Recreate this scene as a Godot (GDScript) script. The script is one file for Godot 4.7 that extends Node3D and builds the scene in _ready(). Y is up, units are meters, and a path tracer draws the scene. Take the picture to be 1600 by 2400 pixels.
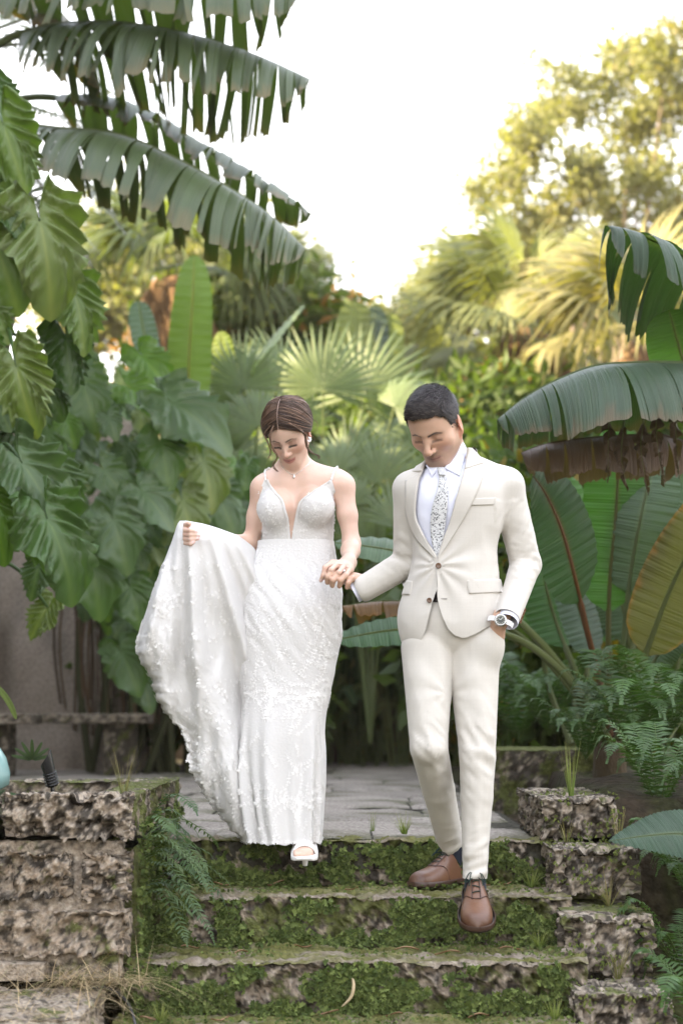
extends Node3D
# A bride and groom walking hand in hand down mossy coral-stone garden steps.
# World: y = 0 is the terrace, z = 0 its front edge, +z towards the camera, metres.

const FPX := 4200.0            # focal length in pixels of the 2400 pixel high photograph
const CAM := Vector3(0, 0.442, 6.2)
const RISE := 0.155
const TREAD := 0.36
var pitch := atan(460.0 / FPX)
var names := {}
var M := {}
var rng := RandomNumberGenerator.new()
var fn := FastNoiseLite.new()
var fn2 := FastNoiseLite.new()
var cel := FastNoiseLite.new()

# photograph position (in a 1568 x 2352 view of it) and distance along the terrace -> point
func at(x: float, y: float, d: float) -> Vector3:
	var u := (x * 1.020408 - 800.0) / FPX
	var v := (1200.0 - y * 1.020408) / FPX
	var c := cos(pitch)
	var s := sin(pitch)
	var dir := Vector3(u, v * c + s, v * s - c)
	return CAM + dir * (d / -dir.z)

# the same, but on a horizontal level
func on_level(x: float, y: float, level: float) -> Vector3:
	var p := at(x, y, 1.0)
	var dir := p - CAM
	return CAM + dir * ((level - CAM.y) / dir.y)

class MB:
	var v := PackedVector3Array()
	var c := PackedColorArray()
	var t := PackedVector2Array()
	var i := PackedInt32Array()
	func vert(p: Vector3, col: Color, uv := Vector2.ZERO) -> int:
		v.append(p); c.append(col); t.append(uv)
		return v.size() - 1
	func tri(a: int, b: int, d: int) -> void:
		i.append(a); i.append(b); i.append(d)
	func quad(a: int, b: int, d: int, e: int) -> void:
		i.append(a); i.append(b); i.append(d)
		i.append(a); i.append(d); i.append(e)
	# rows x cols grid of vertices that were added row after row, starting at `first`
	func grid(first: int, rows: int, cols: int, closed := false, flip := false) -> void:
		for r in rows - 1:
			for k in (cols if closed else cols - 1):
				var k2 := (k + 1) % cols
				var a := first + r * cols + k
				var b := first + r * cols + k2
				var d := first + (r + 1) * cols + k2
				var e := first + (r + 1) * cols + k
				if flip:
					quad(a, e, d, b)
				else:
					quad(a, b, d, e)
	func tube(pts: PackedVector3Array, radii: PackedFloat32Array, col: Color, sides := 6, cap := true, col2 = null) -> void:
		var n := pts.size()
		if n < 2:
			return
		var first := v.size()
		var tan := (pts[1] - pts[0]).normalized()
		var side := tan.cross(Vector3.UP)
		if side.length() < 0.05:
			side = tan.cross(Vector3.RIGHT)
		side = side.normalized()
		for k in n:
			var tg := (pts[mini(k + 1, n - 1)] - pts[maxi(k - 1, 0)]).normalized()
			side = (side - tg * side.dot(tg)).normalized()
			var up := tg.cross(side)
			var cc: Color = col if col2 == null else col.lerp(col2, float(k) / (n - 1))
			for s in sides:
				var a := TAU * s / sides
				vert(pts[k] + (side * cos(a) + up * sin(a)) * radii[k], cc, Vector2(float(s) / sides, float(k) / (n - 1)))
		grid(first, n, sides, true, false)
		if cap:
			var a0 := vert(pts[0], col)
			var a1 := vert(pts[n - 1], col if col2 == null else col2)
			for s in sides:
				tri(a0, first + (s + 1) % sides, first + s)
				tri(a1, first + (n - 1) * sides + s, first + (n - 1) * sides + (s + 1) % sides)
	func ball(o: Vector3, r: Vector3, col: Color, n := 8, m := 6, basis := Basis()) -> void:
		var first := v.size()
		for k in m + 1:
			var la := PI * k / m
			for s in n:
				var a := TAU * s / n
				vert(o + basis * (Vector3(sin(la) * cos(a), cos(la), sin(la) * sin(a)) * r), col, Vector2(float(s) / n, float(k) / m))
		grid(first, m + 1, n, true, true)
	func box(o: Vector3, h: Vector3, col: Color, basis := Basis()) -> void:
		var f := [[0, 1, 2], [1, 2, 0], [2, 0, 1]]
		for ax in f:
			for sg in [-1.0, 1.0]:
				var n := Vector3.ZERO; n[ax[0]] = sg
				var a := Vector3.ZERO; a[ax[1]] = 1.0
				var b := Vector3.ZERO; b[ax[2]] = 1.0
				if sg < 0:
					var w := a; a = b; b = w
				var q := []
				for st in [[-1, -1], [-1, 1], [1, 1], [1, -1]]:
					q.append(vert(o + basis * ((n + a * st[0] + b * st[1]) * h), col, Vector2(st[0], st[1])))
				quad(q[0], q[1], q[2], q[3])
	# front faces run clockwise
	func mesh(smooth := true) -> ArrayMesh:
		var nn := PackedVector3Array()
		if not smooth:
			var v2 := PackedVector3Array(); var c2 := PackedColorArray(); var t2 := PackedVector2Array(); var i2 := PackedInt32Array()
			for k in i.size():
				v2.append(v[i[k]]); c2.append(c[i[k]]); t2.append(t[i[k]]); i2.append(k)
			v = v2; c = c2; t = t2; i = i2
		nn.resize(v.size())
		for k in range(0, i.size(), 3):
			var a := v[i[k]]
			var f := (v[i[k + 2]] - a).cross(v[i[k + 1]] - a)
			nn[i[k]] += f; nn[i[k + 1]] += f; nn[i[k + 2]] += f
		for k in nn.size():
			nn[k] = nn[k].normalized() if nn[k].length_squared() > 1e-20 else Vector3.UP
		var arr := []
		arr.resize(Mesh.ARRAY_MAX)
		arr[Mesh.ARRAY_VERTEX] = v; arr[Mesh.ARRAY_NORMAL] = nn; arr[Mesh.ARRAY_COLOR] = c; arr[Mesh.ARRAY_TEX_UV] = t; arr[Mesh.ARRAY_INDEX] = i
		var am := ArrayMesh.new()
		am.add_surface_from_arrays(Mesh.PRIMITIVE_TRIANGLES, arr)
		return am

func numbered(called: String) -> String:
	if not names.has(called):
		names[called] = 0
		return called
	names[called] += 1
	return "%s_%03d" % [called, names[called]]

func tag(o: Node, label: String, category: String, group := "", kind := "") -> Node:
	if label: o.set_meta("label", label)
	if category: o.set_meta("category", category)
	if group: o.set_meta("group", group)
	if kind: o.set_meta("kind", kind)
	return o

func thing(called: String, label: String, category: String, where := Vector3.ZERO, group := "") -> Node3D:
	var o := Node3D.new()
	o.name = numbered(called)
	add_child(o)
	o.position = where
	tag(o, label, category, group)
	return o

# a mesh whose vertices are in world space, put under `parent` (or the root)
func part(called: String, mb: MB, mat: Material, parent: Node3D = null, smooth := true) -> MeshInstance3D:
	var o := MeshInstance3D.new()
	o.name = numbered(called) if parent == null else called
	var off := Vector3.ZERO
	var p: Node = parent
	while p != null and p != self:
		off += (p as Node3D).position
		p = p.get_parent()
	if off != Vector3.ZERO:
		for k in mb.v.size():
			mb.v[k] -= off
	o.mesh = mb.mesh(smooth)
	o.material_override = mat
	(self if parent == null else parent).add_child(o, true)
	return o

func struct_part(called: String, mb: MB, mat: Material, smooth := true) -> MeshInstance3D:
	var o := part(called, mb, mat, null, smooth)
	o.set_meta("kind", "structure")
	return o

func inst(called: String, mesh: Mesh, mat: Material, parent: Node3D, xf := Transform3D()) -> MeshInstance3D:
	var o := MeshInstance3D.new()
	o.name = called
	o.mesh = mesh
	o.material_override = mat
	o.transform = xf
	parent.add_child(o, true)
	return o

func multi(called: String, mesh: Mesh, mat: Material, xfs: Array, cols: Array, parent: Node = null) -> MultiMeshInstance3D:
	var mm := MultiMesh.new()
	mm.transform_format = MultiMesh.TRANSFORM_3D
	mm.use_colors = cols.size() > 0
	mm.mesh = mesh
	mm.instance_count = xfs.size()
	for k in xfs.size():
		mm.set_instance_transform(k, xfs[k])
		if cols.size():
			mm.set_instance_color(k, cols[k])
	var o := MultiMeshInstance3D.new()
	o.name = called if parent else numbered(called)
	o.multimesh = mm
	o.material_override = mat
	(parent if parent else self).add_child(o, true)
	return o

func lin(r: float, g: float, b: float) -> Color:     # linear albedo -> the sRGB value that albedo_color wants
	return Color(r, g, b).linear_to_srgb()

# material whose colour comes from the (linear) vertex colours
func vmat(rough: float, spec := 0.5, backlight := 0.0, back_color := Color(1, 1, 1)) -> StandardMaterial3D:
	var m := StandardMaterial3D.new()
	m.vertex_color_use_as_albedo = true
	m.roughness = rough
	m.metallic_specular = spec
	if backlight > 0.0:
		m.backlight_enabled = true
		m.backlight = (back_color * backlight).linear_to_srgb()
	m.cull_mode = BaseMaterial3D.CULL_DISABLED
	return m

func cmat(col: Color, rough: float, metal := 0.0, spec := 0.5) -> StandardMaterial3D:
	var m := StandardMaterial3D.new()
	m.albedo_color = col.linear_to_srgb()
	m.roughness = rough
	m.metallic = metal
	m.metallic_specular = spec
	m.cull_mode = BaseMaterial3D.CULL_DISABLED
	return m

func noise_tex(freq: float, octaves: int, lo: Color, hi: Color, size := 512, kind := FastNoiseLite.TYPE_SIMPLEX_SMOOTH, seed_ := 1, mid = null) -> NoiseTexture2D:
	var n := FastNoiseLite.new()
	n.noise_type = kind
	n.frequency = freq
	n.fractal_octaves = octaves
	n.seed = seed_
	var t := NoiseTexture2D.new()
	t.width = size; t.height = size
	t.seamless = true
	t.noise = n
	var g := Gradient.new()
	g.set_color(0, lo); g.set_color(1, hi)
	if mid != null:
		g.add_point(0.5, mid)
	t.color_ramp = g
	return t

func height_on(m: StandardMaterial3D, freq: float, octaves: int, cm: float, size := 512, kind := FastNoiseLite.TYPE_SIMPLEX_SMOOTH) -> void:
	m.heightmap_enabled = true
	m.heightmap_texture = noise_tex(freq, octaves, Color.BLACK, Color.WHITE, size, kind, 7)
	m.heightmap_scale = cm

func catmull(pts: Array, n: int) -> PackedVector3Array:
	var out := PackedVector3Array()
	var segs := pts.size() - 1
	for k in n:
		var f := float(k) / (n - 1) * segs
		var s := mini(int(f), segs - 1)
		var u := f - s
		var p0: Vector3 = pts[maxi(s - 1, 0)]
		var p1: Vector3 = pts[s]
		var p2: Vector3 = pts[s + 1]
		var p3: Vector3 = pts[mini(s + 2, segs)]
		out.append(p1.cubic_interpolate(p2, p0, p3, u))
	return out

# value of a table [[t, a], [t, b] ...] at t, smooth
func curve(tab: Array, t: float) -> float:
	if t <= tab[0][0]:
		return tab[0][1]
	for k in tab.size() - 1:
		if t <= tab[k + 1][0]:
			var u: float = (t - tab[k][0]) / (tab[k + 1][0] - tab[k][0])
			var p0: float = tab[maxi(k - 1, 0)][1]
			var p3: float = tab[mini(k + 2, tab.size() - 1)][1]
			return cubic_interpolate(tab[k][1], tab[k + 1][1], p0, p3, u)
	return tab[-1][1]

func rnd(a: float, b: float) -> float:
	return rng.randf_range(a, b)

func _ready() -> void:
	rng.seed = 11
	fn.seed = 3; fn.frequency = 1.0; fn.fractal_octaves = 4; fn.noise_type = FastNoiseLite.TYPE_SIMPLEX_SMOOTH
	fn2.seed = 9; fn2.frequency = 1.0; fn2.fractal_octaves = 2; fn2.noise_type = FastNoiseLite.TYPE_SIMPLEX_SMOOTH
	cel.seed = 5; cel.frequency = 1.0; cel.noise_type = FastNoiseLite.TYPE_CELLULAR; cel.fractal_octaves = 2
	cel.cellular_return_type = FastNoiseLite.RETURN_DISTANCE
	# --- camera
	var cam := Camera3D.new()
	cam.name = "camera"
	add_child(cam)
	cam.position = CAM
	cam.rotation = Vector3(pitch, 0, 0)
	var lens := CameraAttributesPhysical.new()
	lens.frustum_focal_length = 42.0
	lens.exposure_aperture = 1.6
	lens.frustum_focus_distance = 5.95
	lens.frustum_far = 400.0
	lens.frustum_near = 0.05
	cam.attributes = lens
	cam.fov = rad_to_deg(2.0 * atan(1200.0 / FPX))
	cam.far = 400.0
	cam.current = true
	# --- sky and sun
	var env := Environment.new()
	env.tonemap_mode = Environment.TONE_MAPPER_LINEAR
	env.tonemap_exposure = 6.7
	env.background_mode = Environment.BG_SKY
	var sm := ProceduralSkyMaterial.new()
	sm.sky_top_color = Color(0.90, 0.93, 1.0)
	sm.sky_horizon_color = Color(1.0, 0.97, 0.91)
	sm.sky_curve = 0.25
	sm.ground_energy_multiplier = 0.8
	sm.ground_bottom_color = Color(0.30, 0.29, 0.25)
	sm.ground_horizon_color = Color(0.45, 0.45, 0.40)
	sm.sky_energy_multiplier = 0.80
	var sky := Sky.new()
	sky.sky_material = sm
	env.sky = sky
	env.fog_enabled = true
	env.fog_light_color = Color(1.0, 0.95, 0.86)
	env.fog_density = 0.0007
	env.sdfgi_enabled = true
	env.ssao_enabled = true
	env.ssil_enabled = true
	var we := WorldEnvironment.new()
	we.name = "environment"
	we.environment = env
	add_child(we)
	var sun := DirectionalLight3D.new()
	sun.name = "sun"
	sun.light_energy = 1.6
	sun.light_color = Color(1.0, 0.91, 0.74)
	sun.light_angular_distance = 0.5
	sun.shadow_enabled = true
	add_child(sun)
	sun.look_at_from_position(Vector3(-8.0, 4.1, 1.0), Vector3.ZERO)
	# --- the setting, then the things
	build_materials()
	build_ground()
	build_steps()
	build_stonework()
	build_garden()
	build_people()
	build_details()
	print("built in ", Time.get_ticks_msec(), " ms")

func build_materials() -> void:
	M.stone = vmat(0.93, 0.35)
	height_on(M.stone, 0.05, 4, 0.5, 512)
	M.stone.uv1_triplanar = true
	M.stone.uv1_world_triplanar = true
	M.stone.uv1_scale = Vector3(3, 3, 3)
	M.stone.albedo_texture = noise_tex(0.03, 5, Color(0.62, 0.60, 0.58), Color(1, 1, 1), 512, FastNoiseLite.TYPE_SIMPLEX_SMOOTH, 4)
	M.soil = vmat(0.97, 0.3)
	height_on(M.soil, 0.03, 5, 2.0, 512)
	M.soil.uv1_triplanar = true
	M.soil.uv1_world_triplanar = true
	M.soil.uv1_scale = Vector3(0.9, 0.9, 0.9)
	M.soil.albedo_texture = noise_tex(0.04, 5, Color(0.45, 0.42, 0.38), Color(1, 1, 1), 512, FastNoiseLite.TYPE_SIMPLEX_SMOOTH, 14)
	M.leaf = vmat(0.40, 0.48, 0.7, Color(0.85, 1.0, 0.25))
	M.leaf_soft = vmat(0.55, 0.45, 0.95, Color(0.97, 1.0, 0.28))
	M.moss = vmat(0.8, 0.35, 0.5, Color(0.8, 1.0, 0.2))
	M.dry = vmat(0.85, 0.35, 0.3, Color(1.0, 0.8, 0.5))
	M.bark = vmat(0.92, 0.35)
	height_on(M.bark, 0.04, 4, 1.0, 512)
	M.bark.uv1_triplanar = true
	M.bark.uv1_scale = Vector3(2, 0.6, 2)

func sstep(a: float, b: float, x: float) -> float:
	var t := clampf((x - a) / (b - a), 0.0, 1.0)
	return t * t * (3.0 - 2.0 * t)

# how far the coral rock is eaten away at p (0 = proud surface)
func coral_pit(p: Vector3, size: float) -> float:
	var q := Vector3(p.x, p.y * 0.72, p.z) / size
	var w := Vector3(fn2.get_noise_3dv(q * 0.7), fn2.get_noise_3dv(q * 0.7 + Vector3(31, 0, 7)), 0.0) * 0.5
	var a := cel.get_noise_3dv(q + w) * 0.5 + 0.5 + fn.get_noise_3dv(q * 1.3 + Vector3(2, 8, 4)) * 0.07
	return sstep(0.285, 0.215, a)

func coral_color(p: Vector3, _pit: float, dirt: float, green: float, warm: float) -> Color:
	var n := fn.get_noise_3dv(p * 20.0) * 0.5 + 0.5
	var n2 := fn.get_noise_3dv(p * 48.0 + Vector3(5, 5, 5)) * 0.5 + 0.5
	var n3 := fn.get_noise_3dv(p * 110.0) * 0.5 + 0.5
	var pale := Color(0.41, 0.345, 0.27).lerp(Color(0.47, 0.36, 0.255), warm).lerp(Color(0.52, 0.465, 0.385), sstep(0.4, 0.7, n2) * 0.7)
	pale = pale.lerp(Color(0.22, 0.19, 0.16), sstep(0.52, 0.68, n3) * 0.7)
	var dark := Color(0.050, 0.044, 0.037).lerp(Color(0.13, 0.11, 0.088), n3)
	var thr := lerpf(0.26, 0.70, dirt)
	var c := dark.lerp(pale, sstep(thr - 0.07, thr + 0.07, n + (n2 - 0.5) * 0.75))
	var gt := lerpf(0.80, 0.22, green)
	var g := sstep(gt - 0.06, gt + 0.06, fn.get_noise_3dv(p * 6.0 + Vector3(17, 3, 2)) * 0.5 + 0.5 + (n2 - 0.5) * 0.5)
	return c.lerp(Color(0.075, 0.095, 0.020).lerp(Color(0.17, 0.19, 0.05), n3), g * 0.9)

# box of eaten coral rock; skip: faces left out (0..5 = -x +x -y +y -z +z)
func rough_box(mb: MB, lo: Vector3, hi: Vector3, cell: float, amp: float, pit_size: float, dirt: float, green: float, warm: float, skip := [], moss_top := 0.0, bend := 0.006) -> void:
	var c := (lo + hi) * 0.5
	var h := (hi - lo) * 0.5
	var r := 0.014
	for ax in 3:
		for sg in [-1.0, 1.0]:
			if skip.has(ax * 2 + (1 if sg > 0 else 0)):
				continue
			var u := (ax + 1) % 3
			var w := (ax + 2) % 3
			var nu := maxi(2, int(ceil(h[u] * 2.0 / cell)) + 1)
			var nw := maxi(2, int(ceil(h[w] * 2.0 / cell)) + 1)
			var first := mb.v.size()
			for a in nu:
				for b in nw:
					var rel := Vector3.ZERO
					rel[ax] = sg * h[ax]
					rel[u] = lerpf(-h[u], h[u], float(a) / (nu - 1))
					rel[w] = lerpf(-h[w], h[w], float(b) / (nw - 1))
					var p := c + rel
					var n := Vector3.ZERO
					for k in 3:
						n[k] = signf(rel[k]) * sstep(h[k] - r, h[k], absf(rel[k]))
					var edge := n.length()
					n = n.normalized()
					var pit := coral_pit(p, pit_size)
					var gp := 1.0 if n.y < 0.6 else 0.45
					var d := -amp * gp * (pit + 0.30 * coral_pit(p + Vector3(7, 3, 1), pit_size * 0.40)) - maxf(0.0, edge - 1.0) * 0.008 + fn.get_noise_3dv(p * 9.0) * bend + fn.get_noise_3dv(p * 40.0) * 0.0022
					var q := p + n * d
					var gg := green + moss_top * sstep(0.5, 0.9, n.y)
					mb.vert(q, coral_color(p, pit * gp, dirt, gg, warm))
			mb.grid(first, nu, nw, false, sg < 0)

func build_ground() -> void:
	# soil: one sheet to the horizon, level with the terrace behind, falling away beside the steps
	var mb := MB.new()
	var xs := []
	var zs := []
	for k in 61:
		var t := (k - 30) / 30.0
		xs.append(signf(t) * (absf(t) * 4.0 + pow(absf(t), 4.0) * 146.0))
	for k in 71:
		var t := (k - 50) / 50.0
		zs.append(t * 12.0 if t > 0 else -(absf(t) * 14.0 + pow(absf(t), 5.0) * 186.0))
	for z: float in zs:
		for x: float in xs:
			var y := -0.035
			if z > -0.9:
				y -= clampf((z + 0.9) * 0.42, 0.0, 0.85)
			y += fn.get_noise_2d(x * 0.6, z * 0.6) * 0.05 - 0.02
			if x > 0.95 and z > -2.0:
				y -= sstep(0.95, 1.6, x) * 0.08
			var n := fn.get_noise_2d(x * 2.3 + 40.0, z * 2.3) * 0.5 + 0.5
			mb.vert(Vector3(x, y, z), Color(0.085, 0.062, 0.040).lerp(Color(0.075, 0.085, 0.028), sstep(0.35, 0.7, n)), Vector2(x, z))
	mb.grid(0, zs.size(), xs.size())
	struct_part("ground", mb, M.soil)
	# raised bed on the right
	var bed := MB.new()
	for a in 40:
		for b in 40:
			var u := b / 39.0
			var w := a / 39.0
			var p := Vector3(lerpf(0.90, 5.0, u * u), 0.0, lerpf(-6.5, 0.1, w))
			p.y = 0.20 * sstep(0.0, 0.12, u) * sstep(0.0, -0.5, p.z - 0.1) - 0.05 + fn.get_noise_2d(p.x * 2.0, p.z * 2.0) * 0.05
			if a == 39 or b == 0: p.y = -0.6
			bed.vert(p, Color(0.060, 0.045, 0.030).lerp(Color(0.055, 0.065, 0.022), sstep(0.35, 0.7, fn.get_noise_2d(p.x * 3.0 + 9.0, p.z * 3.0) * 0.5 + 0.5)))
	bed.grid(0, 40, 40)
	struct_part("garden_bed", bed, M.soil)
	# terrace: weathered slabs
	var base := MB.new()
	base.box(Vector3(-1.5, -0.06, -4.33), Vector3(2.2, 0.045, 4.30), Color(0.10, 0.095, 0.075))
	var floor_ := struct_part("terrace", base, M.soil, false)
	var z := -0.06
	var row := 0
	while z > -8.5:
		var dz := rnd(0.42, 0.62)
		var x := -3.6 + rnd(0.0, 0.4)
		while x < 0.62:
			var dx := minf(rnd(0.5, 0.95), 0.68 - x)
			if dx < 0.2:
				break
			var s := MB.new()
			var nx := 9
			var nz := 7
			var tone := rnd(0.78, 1.05)
			var lift := rnd(-0.006, 0.006)
			var tilt := rnd(-0.008, 0.008)
			for a in nz:
				for b in nx:
					var u := float(b) / (nx - 1)
					var w := float(a) / (nz - 1)
					var ed := minf(minf(u, 1.0 - u) * dx, minf(w, 1.0 - w) * dz)
					var p := Vector3(x + u * (dx - 0.010), 0.0, z - dz + 0.010 + w * (dz - 0.010))
					var n := fn.get_noise_2d(p.x * 5.0, p.z * 5.0)
					p.y = lift + tilt * (u - 0.5) + n * 0.006 - (0.010 if ed < 0.001 else 0.0)
					var g := sstep(0.15, 0.5, fn.get_noise_2d(p.x * 2.0 + 11.0, p.z * 2.0) + (0.35 if ed < 0.03 else 0.0) + sstep(-0.35, -0.05, p.z) * 0.5)
					s.vert(p, (Color(0.36, 0.325, 0.285) * tone).lerp(Color(0.45, 0.41, 0.36), sstep(0.0, 0.6, n)).lerp(Color(0.10, 0.105, 0.045), g * 0.75))
			s.grid(0, nz, nx)
			part("paving_slab", s, M.stone, floor_)
			x += dx
		z -= dz
		row += 1

# profile of one step: moss and rock over tread and riser
func build_steps() -> void:
	for k in 4:
		var mb := MB.new()
		var z0 := TREAD * k                       # riser plane
		var top := -RISE * k
		var x0 := -0.66
		var x1 := 0.74
		var nx := 190
		var nt := 12 if k == 0 else 46            # tread samples
		var nr := 22
		var deep := 0.10 if k == 0 else TREAD + 0.03
		var first := mb.v.size()
		for j in nt + nr:
			for i in nx:
				var x := lerpf(x0, x1, float(i) / (nx - 1))
				var p: Vector3
				var n: Vector3
				if j < nt:
					var t := float(j) / (nt - 1)
					p = Vector3(x, top, z0 - deep * (1.0 - t))
					n = Vector3.UP
					if j == nt - 1: n = Vector3(0, 0.75, 0.66)
				else:
					var t := float(j - nt + 1) / nr
					p = Vector3(x, top - RISE * 1.04 * t, z0)
					n = Vector3(0, 0, 1)
				var pit := coral_pit(p + Vector3(k * 3.1, 0, 0), 0.055)
				var face := 1.0 if j >= nt else 0.25
				var wob := fn.get_noise_3dv(p * 3.0) * 0.018 + fn.get_noise_3dv(p * 14.0) * 0.012 + fn.get_noise_3dv(p * 40.0) * 0.004
				var q := p + n * (wob - 0.034 * pit * face) - Vector3(0, 0, 1) * (sstep(nt - 4, nt + 4, j) * 0.010 if j >= nt else 0.0)
				if j < nt:
					q.y += fn.get_noise_3dv(p * 6.0 + Vector3(3, 3, 3)) * 0.008 - sstep(0.86, 1.0, float(j) / (nt - 1)) * 0.006
				var c := coral_color(p + Vector3(k * 3.1, 0, 0), pit * face, 0.45, 0.45 if j >= nt else 0.35, 0.25)
				# worn pale nosing, moss further back on the tread
				if j < nt:
					var m := sstep(0.30, 0.62, fn.get_noise_3dv(p * Vector3(4, 4, 11) + Vector3(k, 2, 8)) * 0.5 + 0.5 + (1.0 - float(j) / (nt - 1)) * 0.30 - 0.08)
					var stone := Color(0.40, 0.35, 0.29).lerp(Color(0.20, 0.155, 0.11), fn.get_noise_3dv(p * 20.0) * 0.5 + 0.5)
					c = stone.lerp(Color(0.095, 0.105, 0.020).lerp(Color(0.19, 0.19, 0.045), fn.get_noise_3dv(p * 60.0) * 0.5 + 0.5), m * 0.9)
				mb.vert(q, c)
		mb.grid(first, nt + nr, nx, false, true)
		struct_part("step", mb, M.stone)

func stone(called: String, lo: Vector3, hi: Vector3, parent: Node3D, dirt: float, green: float, warm: float, amp := 0.022, size := 0.055, skip := [], moss_top := 0.0, cell := 0.0075, bend := 0.006) -> void:
	var mb := MB.new()
	rough_box(mb, lo, hi, cell, amp, size, dirt, green, warm, skip, moss_top, bend)
	part(called, mb, M.stone, parent)

func build_stonework() -> void:
	# --- planter on the left, laid in courses
	var pl := thing("stone_planter", "planter of pitted coral stone courses with weathered rim beside the steps", "planter", Vector3(-1.0, -0.31, 0.0))
	var xr := -0.62
	var zf := 0.81
	stone("stone", Vector3(-1.02, 0.046, zf - 0.12), Vector3(xr, 0.192, zf), pl, 0.44, 0.03, 0.4, 0.050, 0.066, [2], 0.0, 0.0058)
	stone("stone", Vector3(-1.60, 0.046, zf - 0.12), Vector3(-1.026, 0.190, zf), pl, 0.46, 0.03, 0.4, 0.050, 0.064, [2, 0], 0.0, 0.0058)
	stone("stone", Vector3(-1.60, -0.133, zf - 0.12), Vector3(-0.797, 0.022, zf - 0.004), pl, 0.45, 0.10, 0.7, 0.040, 0.058, [2, 3, 0], 0.0, 0.006)
	stone("stone", Vector3(-0.770, -0.135, zf - 0.12), Vector3(xr - 0.006, 0.022, zf - 0.002), pl, 0.40, 0.15, 0.7, 0.038, 0.042, [2, 3], 0.0, 0.006)
	stone("stone", Vector3(-1.60, -0.297, zf - 0.12), Vector3(xr - 0.008, -0.152, zf - 0.006), pl, 0.30, 0.12, 0.6, 0.030, 0.085, [2, 0])
	stone("stone", Vector3(-1.60, -0.36, zf - 0.10), Vector3(-0.87, -0.302, zf + 0.018), pl, 0.0, 0.05, 0.35, 0.004, 0.07, [2, 0])
	stone("mortar", Vector3(-1.60, -0.36, zf - 0.11), Vector3(xr - 0.03, 0.05, zf - 0.045), pl, 0.25, 0.12, 0.3, 0.006, 0.03, [0, 2, 3], 0.0, 0.012)
	# side wall towards the steps
	stone("stone", Vector3(xr - 0.13, 0.046, -0.30), Vector3(xr + 0.002, 0.184, zf - 0.125), pl, 0.55, 0.55, 0.3, 0.020, 0.06, [2], 0.2, 0.01)
	stone("stone", Vector3(xr - 0.13, 0.03, -0.80), Vector3(xr + 0.004, 0.178, -0.305), pl, 0.75, 0.45, 0.2, 0.022, 0.06, [2], 0.2, 0.01)
	stone("stone", Vector3(xr - 0.13, -0.36, -0.80), Vector3(xr - 0.004, 0.028, zf - 0.125), pl, 0.6, 0.95, 0.2, 0.018, 0.07, [2, 3], 0.0, 0.012)
	# far rim
	stone("stone", Vector3(-1.60, -0.02, -0.80), Vector3(xr - 0.135, 0.172, -0.62), pl, 0.45, 0.3, 0.3, 0.018, 0.06, [2, 0], 0.15, 0.012)
	var soil := MB.new()
	for a in 20:
		for b in 30:
			var p := Vector3(lerpf(-1.6, xr - 0.12, b / 29.0), 0.105, lerpf(-0.66, zf - 0.10, a / 19.0))
			p.y += fn.get_noise_3dv(p * 5.0) * 0.03
			soil.vert(p, Color(0.07, 0.05, 0.035).lerp(Color(0.11, 0.12, 0.05), fn.get_noise_3dv(p * 9.0) * 0.5 + 0.5))
	soil.grid(0, 20, 30)
	part("soil", soil, M.soil, pl)
	# --- ledge in front of the planter
	var lg := thing("stone_ledge", "low worn stone ledge covered with dry grass in front of the planter", "ledge", Vector3(-1.1, -0.70, 1.4))
	stone("stone", Vector3(-1.70, -0.72, 0.80), Vector3(-0.69, -0.372, 1.34), lg, 0.30, 0.10, 0.3, 0.015, 0.05, [0, 2], 0.10, 0.010, 0.012)
	stone("stone", Vector3(-1.70, -0.72, 1.346), Vector3(-0.685, -0.378, 2.3), lg, 0.30, 0.15, 0.3, 0.015, 0.05, [0, 2], 0.10, 0.011, 0.012)
	# --- stepped wall on the right
	var pr := thing("stepped_wall", "stepped side wall of four pitted grey coral blocks descending beside the steps", "wall", Vector3(0.81, -0.6, 0.3))
	stone("block", Vector3(0.676, -0.015, -0.84), Vector3(0.946, 0.138, 0.0), pr, 0.52, 0.10, 0.1, 0.042, 0.066, [2], 0.12)
	stone("block", Vector3(0.682, -0.165, -0.06), Vector3(0.972, -0.010, 0.30), pr, 0.55, 0.16, 0.1, 0.042, 0.066, [2], 0.10)
	stone("block", Vector3(0.674, -0.385, 0.20), Vector3(0.968, -0.194, 0.58), pr, 0.54, 0.22, 0.1, 0.040, 0.070, [2], 0.12)
	stone("block", Vector3(0.676, -0.72, 0.50), Vector3(0.972, -0.381, 0.88), pr, 0.52, 0.18, 0.1, 0.040, 0.070, [2], 0.12)
	stone("mortar", Vector3(0.70, -0.80, -0.80), Vector3(0.95, -0.03, 0.12), pr, 0.6, 0.4, 0.0, 0.008, 0.05, [2], 0.2, 0.014)
	stone("mortar", Vector3(0.69, -0.80, 0.0), Vector3(0.955, -0.19, 0.47), pr, 0.5, 0.4, 0.0, 0.008, 0.05, [2], 0.2, 0.014)
	# --- garden wall behind the bench
	var gw := thing("garden_wall", "tall pale stained stucco garden wall behind the bench", "wall", Vector3(-3.0, 0, -6.9))
	var wl := MB.new()
	var nx := 60
	var ny := 60
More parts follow.
